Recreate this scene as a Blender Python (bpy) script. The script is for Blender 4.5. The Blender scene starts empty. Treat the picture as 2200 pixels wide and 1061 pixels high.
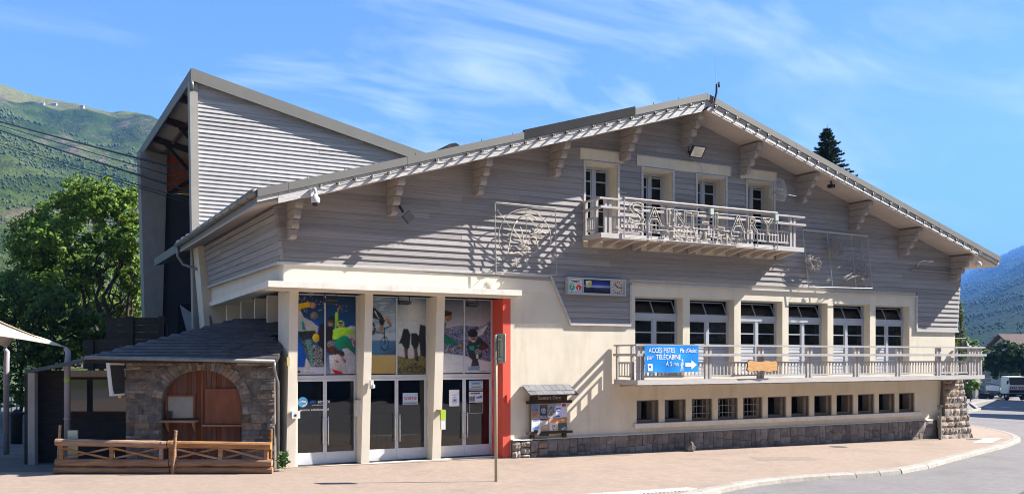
import bpy, math, random
import numpy as np
from mathutils import Vector, Matrix, noise as mnoise
random.seed(7); np.random.seed(7)
S = bpy.context.scene
COL = S.collection

DENOISE = True
# ------------------------------------------------------------------ camera
ANG = math.radians(28.4)
CAM = Vector((-6.67, -25.15, 3.04))
FWD = Vector((math.sin(ANG), math.cos(ANG), 0)); RGT = Vector((math.cos(ANG), -math.sin(ANG), 0))
cd = bpy.data.cameras.new('camera'); co = bpy.data.objects.new('camera', cd); COL.objects.link(co)
co.location = CAM; co.rotation_euler = (math.pi/2, 0, -ANG)
cd.sensor_width = 36; cd.lens = 2000/2200*36; cd.shift_y = 234.5/2200
cd.clip_start = 0.3; cd.clip_end = 20000
S.camera = co
S.cycles.use_denoising = DENOISE
S.cycles.filter_width = 1.0
S.cycles.denoising_input_passes = 'RGB_ALBEDO_NORMAL'; S.cycles.denoising_prefilter = 'ACCURATE'

# ------------------------------------------------------------------ light
SUN = Vector((.73, -.262, .632)).normalized()
S.view_settings.view_transform = 'Standard'; S.view_settings.look = 'None'
S.view_settings.gamma = 1; S.view_settings.use_curve_mapping = False
S.view_settings.exposure = 1.75
W = bpy.data.worlds.new('World'); S.world = W; W.use_nodes = True
nt = W.node_tree; nt.nodes.clear()
def N(t, typ, **kw):
    n = t.nodes.new(typ)
    for k, v in kw.items():
        if k.startswith('i_'): n.inputs[k[2:].replace('_', ' ')].default_value = v
        else: setattr(n, k, v)
    return n
sky = N(nt, 'ShaderNodeTexSky', sky_type='NISHITA', sun_disc=False)
sky.sun_elevation = math.asin(SUN.z); sky.sun_rotation = math.atan2(SUN.x, SUN.y)
sky.altitude = 800; sky.air_density = 1.0; sky.dust_density = 0.2; sky.ozone_density = 3.0
# wispy cirrus, a function of direction only
tc = N(nt, 'ShaderNodeTexCoord')
sep = N(nt, 'ShaderNodeSeparateXYZ'); nt.links.new(tc.outputs['Generated'], sep.inputs[0])
zz = N(nt, 'ShaderNodeMath', operation='ADD'); zz.inputs[1].default_value = .22; nt.links.new(sep.outputs['Z'], zz.inputs[0])
dv = N(nt, 'ShaderNodeVectorMath', operation='DIVIDE'); nt.links.new(tc.outputs['Generated'], dv.inputs[0])
cmb = N(nt, 'ShaderNodeCombineXYZ')
for k in 'XY': nt.links.new(zz.outputs[0], cmb.inputs[k])
cmb.inputs['Z'].default_value = 1.0
nt.links.new(cmb.outputs[0], dv.inputs[1])
mp = N(nt, 'ShaderNodeMapping'); mp.inputs['Rotation'].default_value = (0, 0, math.radians(-12)); mp.inputs['Scale'].default_value = (1.5, 3.0, .4)
mp.inputs['Location'].default_value = (.1, .9, 0)
nt.links.new(dv.outputs[0], mp.inputs[0])
n1 = N(nt, 'ShaderNodeTexNoise'); n1.inputs['Scale'].default_value = 1.1; n1.inputs['Detail'].default_value = 9; n1.inputs['Roughness'].default_value = .56; n1.inputs['Distortion'].default_value = .9
nt.links.new(mp.outputs[0], n1.inputs['Vector'])
n2 = N(nt, 'ShaderNodeTexNoise'); n2.inputs['Scale'].default_value = .55; n2.inputs['Detail'].default_value = 3
nt.links.new(mp.outputs[0], n2.inputs['Vector'])
r1 = N(nt, 'ShaderNodeMapRange'); r1.inputs['From Min'].default_value = .47; r1.inputs['From Max'].default_value = .74
nt.links.new(n1.outputs['Fac'], r1.inputs['Value'])
r2 = N(nt, 'ShaderNodeMapRange'); r2.inputs['From Min'].default_value = .40; r2.inputs['From Max'].default_value = .62
nt.links.new(n2.outputs['Fac'], r2.inputs['Value'])
mu = N(nt, 'ShaderNodeMath', operation='MULTIPLY'); nt.links.new(r1.outputs[0], mu.inputs[0]); nt.links.new(r2.outputs[0], mu.inputs[1])
mu2 = N(nt, 'ShaderNodeMath', operation='MULTIPLY'); nt.links.new(mu.outputs[0], mu2.inputs[0]); mu2.inputs[1].default_value = .82
mix = N(nt, 'ShaderNodeMixRGB'); mix.inputs['Color2'].default_value = (6.6, 7.2, 8.0, 1)
SKYTINT = N(nt, 'ShaderNodeMixRGB', blend_type='MULTIPLY'); SKYTINT.inputs['Fac'].default_value = 1; SKYTINT.inputs['Color2'].default_value = (.90, 1.02, 1.10, 1)
nt.links.new(sky.outputs[0], SKYTINT.inputs['Color1'])
nt.links.new(mu2.outputs[0], mix.inputs['Fac']); nt.links.new(SKYTINT.outputs[0], mix.inputs['Color1'])
bg = N(nt, 'ShaderNodeBackground'); bg.inputs['Strength'].default_value = .059
nt.links.new(mix.outputs[0], bg.inputs[0])
wo = N(nt, 'ShaderNodeOutputWorld'); nt.links.new(bg.outputs[0], wo.inputs[0])
sd = bpy.data.lights.new('sun', 'SUN'); sd.energy = 5.0; sd.angle = math.radians(.5); sd.color = (1, .955, .89)
so = bpy.data.objects.new('sun', sd); COL.objects.link(so)
so.rotation_euler = SUN.to_track_quat('Z', 'Y').to_euler(); so.location = (60, -20, 60)

# ------------------------------------------------------------------ helpers
ORG = {}
def Wc(X, Y, z=0):                       # X to the right of, Y ahead of the photographer's spot, in metres
    p = CAM + RGT*X + FWD*Y
    return Vector((p.x, p.y, z))
def G(x):                                # pavement height: the street falls gently to the right
    if x < 0: return 0.0
    if x < 28: return -.011*x
    if x < 100: return -.308-.024*(x-28)
    return -2.036
class MB:
    def __init__(s): s.v = []; s.f = []; s.m = []
    def add(s, vs, fs, m=0):
        o = len(s.v); s.v += [tuple(p) for p in vs]
        for f in fs: s.f.append(tuple(i+o for i in f)); s.m.append(m)
        return s
    def box(s, x0, y0, z0, x1, y1, z1, m=0):
        if x1 < x0: x0, x1 = x1, x0
        if y1 < y0: y0, y1 = y1, y0
        if z1 < z0: z0, z1 = z1, z0
        return s.add([(x0,y0,z0),(x1,y0,z0),(x1,y1,z0),(x0,y1,z0),(x0,y0,z1),(x1,y0,z1),(x1,y1,z1),(x0,y1,z1)],
              [(0,3,2,1),(4,5,6,7),(0,1,5,4),(1,2,6,5),(2,3,7,6),(3,0,4,7)], m)
    def hexa(s, b, t, m=0):              # bottom quad, top quad (counter-clockwise seen from above)
        return s.add(list(b)+list(t), [(0,3,2,1),(4,5,6,7),(0,1,5,4),(1,2,6,5),(2,3,7,6),(3,0,4,7)], m)
    def extr(s, poly, d, m=0):           # polygon of 3D points pushed along d
        n = len(poly); d = Vector(d); p = [Vector(q) for q in poly]
        fs = [tuple(range(n))[::-1], tuple(range(n, 2*n))] + [(i, (i+1) % n, (i+1) % n+n, i+n) for i in range(n)]
        return s.add(p+[q+d for q in p], fs, m)
    def bar(s, a, b, w, h, up=(0,0,1), m=0):
        a = Vector(a); b = Vector(b); d = (b-a).normalized(); up = Vector(up)
        r = d.cross(up)
        if r.length < 1e-4: r = d.cross(Vector((0,1,0)))
        r.normalize(); u = r.cross(d)
        r *= w/2; u *= h/2
        return s.hexa([a-r-u, b-r-u, b+r-u, a+r-u], [a-r+u, b-r+u, b+r+u, a+r+u], m)
    def tube(s, pts, r, n=6, m=0, caps=True):
        pts = [Vector(p) for p in pts]; k = len(pts); rs = r if isinstance(r, (list, tuple)) else [r]*k
        o = len(s.v); prev = None
        for i, p in enumerate(pts):
            d = (pts[min(i+1, k-1)]-pts[max(i-1, 0)])
            if d.length < 1e-9: d = Vector((0,0,1))
            d.normalize()
            a = prev-d*prev.dot(d) if prev is not None else d.orthogonal()
            if a.length < 1e-5: a = d.orthogonal()
            a.normalize(); prev = a; b = d.cross(a)
            for j in range(n):
                t = 2*math.pi*j/n; s.v.append(tuple(p+(a*math.cos(t)+b*math.sin(t))*rs[i]))
        for i in range(k-1):
            for j in range(n):
                s.f.append((o+i*n+j, o+i*n+(j+1) % n, o+(i+1)*n+(j+1) % n, o+(i+1)*n+j)); s.m.append(m)
        if caps:
            s.f.append(tuple(o+j for j in range(n))[::-1]); s.m.append(m)
            s.f.append(tuple(o+(k-1)*n+j for j in range(n))); s.m.append(m)
        return s
    def lathe(s, c, prof, n=12, m=0, ax=(0,0,1)):
        ax = Vector(ax).normalized(); c = Vector(c)
        return s.tube([c+ax*z for r, z in prof], [max(r, 1e-4) for r, z in prof], n, m)
    def mesh(s, name, mats, org=Vector((0,0,0)), smooth=False):
        me = bpy.data.meshes.new(name)
        me.from_pydata([(x-org[0], y-org[1], z-org[2]) for x, y, z in s.v], [], s.f)
        for q in (mats if isinstance(mats, (list, tuple)) else [mats]): me.materials.append(q)
        if any(s.m): me.polygons.foreach_set('material_index', s.m)
        if smooth: me.polygons.foreach_set('use_smooth', [True]*len(s.f))
        me.update(); return me
    def build(s, name, mats, parent=None, smooth=False, fix=True):
        org = ORG.get(parent.name, Vector((0,0,0))) if parent else Vector((0,0,0))
        me = s.mesh(name, mats, org, smooth)
        if fix: fixn(me)
        o = bpy.data.objects.new(name, me); COL.objects.link(o)
        if parent: o.parent = parent
        ORG[o.name] = org
        return o
import bmesh
def fixn(me):
    b = bmesh.new(); b.from_mesh(me); bmesh.ops.recalc_face_normals(b, faces=b.faces); b.to_mesh(me); b.free()
def tag(o, label, cat, group=None):
    o['label'] = label; o['category'] = cat
    if group: o['group'] = group
    return o
def thing(name, label, cat, loc=(0,0,0), group=None):
    o = bpy.data.objects.new(name, None); COL.objects.link(o); o.location = loc; o.empty_display_size = .2
    ORG[o.name] = Vector(loc); return tag(o, label, cat, group)
def inst(me, name, parent, loc, rot=(0,0,0), sc=(1,1,1)):
    o = bpy.data.objects.new(name, me); COL.objects.link(o); o.parent = parent
    org = ORG.get(parent.name, Vector((0,0,0))) if parent else Vector((0,0,0))
    o.location = Vector(loc)-org; o.rotation_euler = rot; o.scale = sc
    ORG[o.name] = org; return o
def struct(o): o['kind'] = 'structure'; return o
def stuff(o): o['kind'] = 'stuff'; return o
def dup(root, loc, label=None):
    r = root.copy(); COL.objects.link(r); r.location = loc
    if label: r['label'] = label
    for ch in list(root.children):
        c = ch.copy(); COL.objects.link(c); c.parent = r
        for g in ch.children:
            d = g.copy(); COL.objects.link(d); d.parent = c
    return r

# ------------------------------------------------------------------ materials
MATS = {}
def mat(name, col, rough=.8, var=.12, scale=2.5, bump=.15, bscale=30, metal=0, rnd=.0, stretch=(1,1,1), col2=None, dirt=None, spec=.4, coat=0):
    m = bpy.data.materials.new(name); m.use_nodes = True; t = m.node_tree; L = t.links
    b = t.nodes['Principled BSDF']; b.inputs['Roughness'].default_value = rough; b.inputs['Metallic'].default_value = metal
    b.inputs['Specular IOR Level'].default_value = spec; b.inputs['Coat Weight'].default_value = coat
    tc = N(t, 'ShaderNodeTexCoord'); mp = N(t, 'ShaderNodeMapping'); mp.inputs['Scale'].default_value = stretch
    L.new(tc.outputs['Object'], mp.inputs[0])
    n = N(t, 'ShaderNodeTexNoise'); n.inputs['Scale'].default_value = scale; n.inputs['Detail'].default_value = 6; n.inputs['Roughness'].default_value = .65
    L.new(mp.outputs[0], n.inputs['Vector'])
    cr = N(t, 'ShaderNodeValToRGB'); e = cr.color_ramp.elements
    c2 = col2 or tuple(min(1, c*(1+var)) for c in col); c1 = tuple(c*(1-var) for c in col)
    e[0].position = .32; e[1].position = .68; e[0].color = (*(col if col2 else c1), 1); e[1].color = (*c2, 1)
    L.new(n.outputs['Fac'], cr.inputs[0]); out = cr.outputs[0]
    if rnd:
        oi = N(t, 'ShaderNodeObjectInfo'); mr = N(t, 'ShaderNodeMapRange'); mr.inputs['To Min'].default_value = 1-rnd; mr.inputs['To Max'].default_value = 1+rnd
        L.new(oi.outputs['Random'], mr.inputs['Value'])
        hs = N(t, 'ShaderNodeHueSaturation'); L.new(mr.outputs[0], hs.inputs['Value']); L.new(out, hs.inputs['Color'])
        m2 = N(t, 'ShaderNodeMath', operation='MULTIPLY_ADD'); L.new(oi.outputs['Random'], m2.inputs[0]); m2.inputs[1].default_value = .8*rnd*4; m2.inputs[2].default_value = 1-.8*rnd*2
        fr = N(t, 'ShaderNodeMath', operation='FRACT'); m3 = N(t, 'ShaderNodeMath', operation='MULTIPLY'); m3.inputs[1].default_value = 7.31
        L.new(oi.outputs['Random'], m3.inputs[0]); L.new(m3.outputs[0], fr.inputs[0]); L.new(fr.outputs[0], m2.inputs[0])
        L.new(m2.outputs[0], hs.inputs['Saturation']); out = hs.outputs[0]
    if dirt:
        dn = N(t, 'ShaderNodeTexNoise'); dn.inputs['Scale'].default_value = dirt[1]; dn.inputs['Detail'].default_value = 8; dn.inputs['Roughness'].default_value = .7
        mp2 = N(t, 'ShaderNodeMapping'); mp2.inputs['Scale'].default_value = dirt[3] if len(dirt) > 3 else (1,1,1); L.new(tc.outputs['Object'], mp2.inputs[0]); L.new(mp2.outputs[0], dn.inputs['Vector'])
        dr = N(t, 'ShaderNodeMapRange'); dr.inputs['From Min'].default_value = .5; dr.inputs['From Max'].default_value = .72; dr.inputs['To Max'].default_value = dirt[2]
        L.new(dn.outputs['Fac'], dr.inputs['Value'])
        mx = N(t, 'ShaderNodeMixRGB'); mx.inputs['Color2'].default_value = (*dirt[0], 1); L.new(dr.outputs[0], mx.inputs['Fac']); L.new(out, mx.inputs['Color1']); out = mx.outputs[0]
    L.new(out, b.inputs['Base Color'])
    if bump:
        n3 = N(t, 'ShaderNodeTexNoise'); n3.inputs['Scale'].default_value = bscale; n3.inputs['Detail'].default_value = 5; L.new(mp.outputs[0], n3.inputs['Vector'])
        bp = N(t, 'ShaderNodeBump'); bp.inputs['Strength'].default_value = bump; bp.inputs['Distance'].default_value = .02
        L.new(n3.outputs['Fac'], bp.inputs['Height']); L.new(bp.outputs[0], b.inputs['Normal'])
    MATS[name] = m; return m
def glass(name, tint=(.55,.58,.58), refl=1.0, rough=.01):
    m = bpy.data.materials.new(name); m.use_nodes = True; t = m.node_tree; t.nodes.clear(); L = t.links
    o = N(t, 'ShaderNodeOutputMaterial'); mx = N(t, 'ShaderNodeMixShader'); tr = N(t, 'ShaderNodeBsdfTransparent'); gl = N(t, 'ShaderNodeBsdfGlossy')
    tr.inputs[0].default_value = (*tint, 1); gl.inputs['Roughness'].default_value = rough
    fr = N(t, 'ShaderNodeFresnel'); fr.inputs['IOR'].default_value = 1.5
    mm = N(t, 'ShaderNodeMath', operation='MULTIPLY'); mm.inputs[1].default_value = refl; L.new(fr.outputs[0], mm.inputs[0])
    nz = N(t, 'ShaderNodeTexNoise'); nz.inputs['Scale'].default_value = 1.3; tcn = N(t, 'ShaderNodeTexCoord'); L.new(tcn.outputs['Object'], nz.inputs['Vector'])
    bp = N(t, 'ShaderNodeBump'); bp.inputs['Strength'].default_value = .05; bp.inputs['Distance'].default_value = .05; L.new(nz.outputs['Fac'], bp.inputs['Height']); L.new(bp.outputs[0], gl.inputs['Normal'])
    L.new(mm.outputs[0], mx.inputs[0]); L.new(tr.outputs[0], mx.inputs[1]); L.new(gl.outputs[0], mx.inputs[2]); L.new(mx.outputs[0], o.inputs[0])
    MATS[name] = m; return m
def printmat(name, rough=.35):
    m = bpy.data.materials.new(name); m.use_nodes = True; t = m.node_tree
    a = N(t, 'ShaderNodeVertexColor', layer_name='print'); b = t.nodes['Principled BSDF']; b.inputs['Roughness'].default_value = rough
    t.links.new(a.outputs[0], b.inputs['Base Color']); MATS[name] = m; return m

wood_grey = mat('weathered_grey_boards', (.305,.284,.274), .85, .26, 1.6, .5, 9, rnd=.15, stretch=(.3,.3,30), dirt=((.43,.405,.40), 1.3, .75, (.22,.22,30)))
wood_tower = mat('weathered_silver_boards', (.45,.435,.43), .8, .22, 1.6, .5, 9, rnd=.13, stretch=(.3,.3,30), dirt=((.2,.19,.2), 1.3, .55, (.22,.22,30)))
wood_pale = mat('pale_grey_painted_wood', (.46,.42,.39), .75, .12, 2, .3, 14, rnd=.05, stretch=(2,2,6))
wood_brk = mat('bracket_beige_grey_wood', (.30,.262,.232), .8, .12, 2, .3, 14, rnd=.06, stretch=(2,2,6))
wood_rail = mat('grey_balcony_wood', (.41,.385,.375), .75, .12, 2, .3, 14, rnd=.06, stretch=(2,2,2))
trimw = mat('pale_trim_wood', (.47,.445,.425), .7, .1, 2, .2, 14, stretch=(1,1,6))
peel = mat('peeling_white_paint', (.56,.545,.52), .7, .08, 3, .5, 10, stretch=(1,1,6), dirt=((.26,.25,.25), 2.2, .8, (.7,1,6)))
soffit_m = mat('soffit_boards', (.42,.36,.31), .8, .06, 1, .1, 10, stretch=(.6,.6,3))
cream = mat('cream_plaster', (.65,.585,.465), .9, .07, .9, .3, 60, dirt=((.46,.37,.24), 1.1, .5, (1.6,1.6,.25)))
cream2 = mat('cream_plaster_clean', (.66,.60,.495), .9, .05, 1.2, .2, 60, dirt=((.58,.5,.36), 1.6, .25, (2,2,.4)))
canopy_m = mat('pale_concrete_edge', (.70,.66,.58), .85, .08, 2, .2, 40, dirt=((.3,.28,.24), 3, .3, (2,2,.6)))
red_m = mat('red_painted_plaster', (.62,.085,.05), .7, .06, 2, .15, 50, dirt=((.45,.06,.04), 3, .3, (1,1,.4)))
metal_roof = mat('grey_roof_metal', (.175,.17,.155), .6, .06, 1, .04, 10, metal=.15)
metal_dark = mat('dark_roof_metal', (.05,.05,.05), .95, .1, 1, .04, 10, spec=.05)
zinc = mat('zinc_gutter', (.22,.215,.205), .45, .2, 4, .05, 20, metal=.4)
galv = mat('galvanised_steel', (.38,.38,.36), .45, .1, 4, .05, 20, metal=.3)
alu = mat('aluminium_frame', (.50,.51,.53), .5, .06, 3, .03, 30, metal=.15)
alu_kick = mat('aluminium_panel', (.56,.57,.60), .55, .07, 3, .05, 20, dirt=((.4,.4,.42), 2, .3))
whitep = mat('white_window_paint', (.39,.41,.44), .5, .05, 3, .05, 30, dirt=((.45,.47,.5), 3, .25))
white = mat('white_plastic', (.62,.62,.60), .45, .04, 3, .02, 30)
cable_b = mat('dark_cable', (.02,.02,.022), .6, .2, 5, 0)
black = mat('black_plastic', (.018,.018,.02), .5, .2, 5, .03, 30)
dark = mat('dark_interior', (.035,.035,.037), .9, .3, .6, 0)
stone_d = mat('shaded_plinth_stone', (.175,.155,.142), .9, .35, 5, .8, 26, rnd=.28)  # balcony shade put into the tone; the sunlit plinth end uses the paler stone
stone_l = mat('rough_granite', (.25,.205,.168), .92, .38, 4, 1.0, 16, rnd=.22)
stone_k = mat('kiosk_schist', (.175,.145,.120), .92, .45, 5, 1.0, 18, rnd=.42, col2=None)
mortar = mat('mortar', (.11,.10,.09), .95, .25, 6, .5, 30)
mortar_k = mat('kiosk_mortar', (.13,.115,.10), .95, .3, 6, .6, 20)
slate = mat('roof_slate', (.060,.052,.052), .6, .3, 3, .4, 18, rnd=.25)
slate_l = mat('grey_slate', (.15,.15,.155), .6, .2, 3, .4, 18, rnd=.12)
log_m = mat('brown_log_wood', (.33,.175,.085), .8, .35, 1.5, .6, 8, rnd=.15, stretch=(1,1,9), dirt=((.14,.08,.05), 2, .5, (1,1,9)))
brown_ply = mat('brown_plywood', (.20,.072,.032), .7, .2, 2.5, .15, 20, stretch=(2,2,.7))
brown_plank = mat('varnished_planks', (.13,.043,.018), .6, .35, 3, .3, 12, rnd=.15, stretch=(6,6,.7))
dkwood = mat('dark_brown_timber', (.035,.02,.013), .7, .4, 3, .4, 12, stretch=(1,1,5), rnd=.15)
dkplank = mat('blackened_timber', (.025,.022,.02), .8, .4, 3, .4, 12, stretch=(1,1,5), rnd=.2)
yel = mat('yellow_plastic', (.75,.55,.08), .5, .05)
banner_m = mat('blue_banner_vinyl', (.0,.235,.72), .5, .03, 2, .05, 10)
ink_w = mat('white_print', (.85,.86,.88), .5, .02)
ink_k = mat('black_print', (.012,.012,.014), .5, .02)
ink_b = mat('blue_print', (.02,.10,.5), .5, .02)
ink_r = mat('red_print', (.5,.03,.02), .5, .02)
ink_s = mat('pale_letter_paint', (.42,.42,.38), .6, .1)
slab_wood = mat('polished_slab_wood', (.60,.33,.13), .45, .2, 3, .2, 10, stretch=(1,4,7))
barkm = mat('tree_bark', (.075,.055,.042), .95, .35, 6, .8, 14, stretch=(1,1,.3))
edge_bark = mat('slab_bark', (.10,.055,.03), .9, .3, 8, .5, 20)
tan_m = mat('tan_tent_membrane', (.74,.62,.47), .7, .04, 1, .03, 10)
neon = mat('pale_light_tube', (.48,.43,.355), .6, .12, 6, .05, 30)
neon_d = mat('darker_light_tube', (.28,.25,.22), .7, .2, 6, .05, 30)  # darker tone of the tube colour
steelpost = mat('sign_post_paint', (.36,.335,.235), .5, .08, 3, .05, 30)
pole_m = mat('grey_tent_pole', (.33,.30,.32), .5, .1, 3, .05, 30)
concrete_g = mat('grey_concrete_render', (.36,.335,.305), .9, .1, 1.2, .3, 30, dirt=((.15,.14,.13), 1.5, .4, (1,1,.4)))
conc_d = mat('dark_blue_grey_wall', (.055,.058,.066), .85, .1, 1, .1, 20)
orange_w = mat('orange_stained_boards', (.45,.12,.035), .7, .2, 3, .2, 10, stretch=(6,6,1))
asphalt = mat('asphalt', (.185,.17,.164), .95, .14, 4, .6, 90, dirt=((.135,.124,.12), .5, .8))
pave = mat('pinkish_resin_pavement', (.315,.238,.184), .95, .11, 5, .7, 110, dirt=((.225,.178,.145), .45, .8))
kerb_m = mat('kerb_granite', (.30,.275,.235), .9, .14, 6, .4, 50, rnd=.08)
earth = mat('valley_floor', (.075,.10,.035), .95, .3, .05, .3, 5, col2=(.12,.13,.05))
paint_w = mat('road_paint', (.50,.48,.44), .8, .1, 5, .1, 40)
green_p = mat('lime_green_plastic', (.35,.5,.04), .5, .05)
chrome = mat('brushed_steel', (.62,.62,.60), .3, .05, 3, .02, 40, metal=.7)
winglass = glass('window_glass', (.42,.44,.45), 1.0)
doorglass = glass('door_glass', (.42,.43,.43), 1.8)
lens = glass('lamp_glass', (.8,.8,.75), 1.0, .1)
prnt = printmat('poster_print', .3); prnt2 = printmat('paper_print', .6)
curtain = mat('pale_curtain', (.30,.31,.29), .9, .08, 3, .1, 10)

def wallstrips(mb, cuts, lo, hi, holes, y0, y1, m=0):
    cuts = sorted(set(round(c, 4) for c in list(cuts)+[h[0] for h in holes]+[h[1] for h in holes]))
    for a, b in zip(cuts[:-1], cuts[1:]):
        if b-a < 1e-4: continue
        mid = (a+b)/2
        segs = [(lo(mid), None)]
        hs = sorted([h for h in holes if h[0] <= mid <= h[1]], key=lambda h: h[2])
        z = None; out = []
        cur = lo(mid)
        for h in hs:
            if h[2] > cur+1e-4: out.append((cur, cur, h[2], h[2]))
            cur = max(cur, h[3])
        out.append((cur, cur, hi(a+1e-5), hi(b-1e-5)))
        for za, zb, zc, zd in out:
            if zc-za < 1e-4 and zd-zb < 1e-4: continue
            mb.hexa([(a,y0,za),(b,y0,zb),(b,y1,zb),(a,y1,za)], [(a,y0,zc),(b,y0,zd),(b,y1,zd),(a,y1,zc)], m)

def textmesh(body, size, extr=.004, align='CENTER', outline=0, shear=0, mats=None, sx=1.0):
    c = bpy.data.curves.new('lettering', 'FONT'); c.body = body; c.size = size; c.extrude = extr; c.align_x = align; c.align_y = 'CENTER'; c.shear = shear
    c.resolution_u = 3
    if outline: c.fill_mode = 'NONE'; c.extrude = 0; c.bevel_depth = outline; c.bevel_resolution = 1
    o = bpy.data.objects.new('t', c); COL.objects.link(o)
    bpy.context.view_layer.update()
    dg = bpy.context.evaluated_depsgraph_get()
    me = bpy.data.meshes.new_from_object(o.evaluated_get(dg)); bpy.data.objects.remove(o); bpy.data.curves.remove(c)
    if sx != 1.0: me.transform(Matrix.Diagonal((sx, 1, 1, 1)))
    me.materials.clear(); me.materials.append(mats); me.name = 'lettering'
    return me
TXROT = (math.pi/2, 0, 0)               # text that faces -y
def text(body, size, loc, material, parent, name='lettering', rot=TXROT, **kw):
    return inst(textmesh(body, size, mats=material, **kw), name, parent, loc, rot)

# printed pictures: a fine grid of vertices with a colour each
class Pic:
    def __init__(s, x0, y0, x1, y1, nx, ny):
        s.x0, s.y0, s.x1, s.y1, s.nx, s.ny = x0, y0, x1, y1, nx, ny
        s.X, s.Y = np.meshgrid(np.linspace(x0, x1, nx), np.linspace(y0, y1, ny)); s.c = np.zeros((ny, nx, 3))
    def grad(s, stops):
        ys = [q[0] for q in stops]
        for k in range(3): s.c[..., k] = np.interp(s.Y, ys, [q[1][k] for q in stops])
        return s
    def mask(s, p):
        ins = np.zeros(s.X.shape, bool); n = len(p)
        for i in range(n):
            xa, ya = p[i]; xb, yb = p[(i+1) % n]
            if ya == yb: continue
            c = ((ya > s.Y) != (yb > s.Y)) & (s.X < (xb-xa)*(s.Y-ya)/(yb-ya)+xa); ins ^= c
        return ins
    def poly(s, p, c, mott=0.12, c2=None):
        k = s.mask(p); s._fill(k, c, mott, c2); return s
    def _fill(s, k, c, mott, c2):
        r = np.random.rand(*s.X.shape); r = (r+np.roll(r, 1, 0)+np.roll(r, 1, 1))/3
        col = np.array(c)[None, None]*(1+mott*(r[..., None]-.5)*4)
        if k.any():
            xs, ys = s.X[k], s.Y[k]; w = max(1, xs.max()-xs.min()); h = max(1, ys.max()-ys.min())
            sh = 1.08-.42*((s.X-xs.min())/w-.35)-.30*((s.Y-ys.min())/h-.5)+.16*np.sin((s.X*.8+s.Y*.55)/max(9, .12*(w+h)))
            if mott > .06: col = col*np.clip(sh, .45, 1.4)[..., None]
        if c2 is not None: col = np.where((r > .52)[..., None], np.array(c2)[None, None], col)
        s.c[k] = np.clip(col, 0, 1)[k]
    def ell(s, cx, cy, rx, ry, c, mott=.12, c2=None, ring=0):
        d = ((s.X-cx)/rx)**2+((s.Y-cy)/ry)**2; k = d < 1
        if ring: k &= d > (1-ring)
        s._fill(k, c, mott, c2); return s
    def line(s, a, b, w, c):
        ax, ay = a; bx, by = b; l2 = (bx-ax)**2+(by-ay)**2+1e-9
        t = np.clip(((s.X-ax)*(bx-ax)+(s.Y-ay)*(by-ay))/l2, 0, 1)
        k = (s.X-ax-t*(bx-ax))**2+(s.Y-ay-t*(by-ay))**2 < (w/2)**2; s._fill(k, c, .1, None); return s
    def rect(s, a, b, c_, d, c, mott=.05, c2=None): return s.poly([(a,b),(c_,b),(c_,d),(a,d)], c, mott, c2)
    def dots(s, x0, y0, x1, y1, n, r, c):
        for i in range(n): s.ell(random.uniform(x0,x1), random.uniform(y0,y1), r*random.uniform(.4,1.2), r*random.uniform(.4,1.2), c, 0)
        return s
    def build(s, name, parent, o, ex, ez, material, xa=None, xb=None, bulge=None):
        sm = lambda k: sum(np.roll(np.roll(np.random.rand(*s.X.shape), i, 0), j, 1) for i in range(k) for j in range(k))/k/k
        lum = 1+(sm(3)-.5)*.9+(np.kron(np.random.rand(s.ny//8+1, s.nx//8+1), np.ones((8,8)))[:s.ny,:s.nx]-.5)*.06
        cc_ = np.clip(s.c*lum[..., None], 0, 1); pad = np.pad(cc_, ((1,1),(1,1),(0,0)), mode='edge')
        s.c = sum(pad[1+i:1+i+s.ny, 1+j:1+j+s.nx]*w for i, j, w in ((0,0,.5),(1,0,.125),(-1,0,.125),(0,1,.125),(0,-1,.125)))
        # o: top-left corner, ex: vector along the width, ez: vector down the height
        o = Vector(o); ex = Vector(ex); ez = Vector(ez); i0, i1 = 0, s.nx
        if xa is not None:
            xs = np.linspace(s.x0, s.x1, s.nx); i0 = int(np.searchsorted(xs, xa)); i1 = int(np.searchsorted(xs, xb))
        nx = i1-i0; mb = MB(); nn = ex.cross(ez).normalized()
        for j in range(s.ny):
            for i in range(nx):
                p = o+ex*(i/(nx-1))+ez*(j/(s.ny-1))
                if bulge: p = p+nn*bulge(i/(nx-1), j/(s.ny-1))
                mb.v.append(tuple(p))
        for j in range(s.ny-1):
            for i in range(nx-1): q = j*nx+i; mb.f.append((q, q+nx, q+nx+1, q+1)); mb.m.append(0)
        ob = mb.build(name, material, parent, fix=False); me = ob.data
        a = me.color_attributes.new('print', 'FLOAT_COLOR', 'POINT')
        cc = np.ones((s.ny, nx, 4), np.float32); cc[..., :3] = s.c[:, i0:i1]
        a.data.foreach_set('color', cc.ravel()); return ob
# ================================================================== the chalet
B = thing('chalet_building', 'long chalet with grey weathered board gable over cream walls and two balconies', 'building', (13.9, 0, 0))
XA = 13.6
def zt(x): return 11.70-.300*abs(x-XA)
def zu(x): return 11.20-.293*abs(x-XA)
UW = [(9.60, 10.80), (11.87, 13.05), (14.17, 15.38), (16.43, 17.63)]      # upper french windows
BW = [(11.56+2.29*i, 13.55+2.29*i) for i in range(6)]                     # big first-floor windows
BW[5] = (23.02, 24.97)
SWN = [(11.62+1.159*i, 12.53+1.159*i) for i in range(12)]                 # low windows
UZ0, UZ1 = 6.95, 9.24
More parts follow.
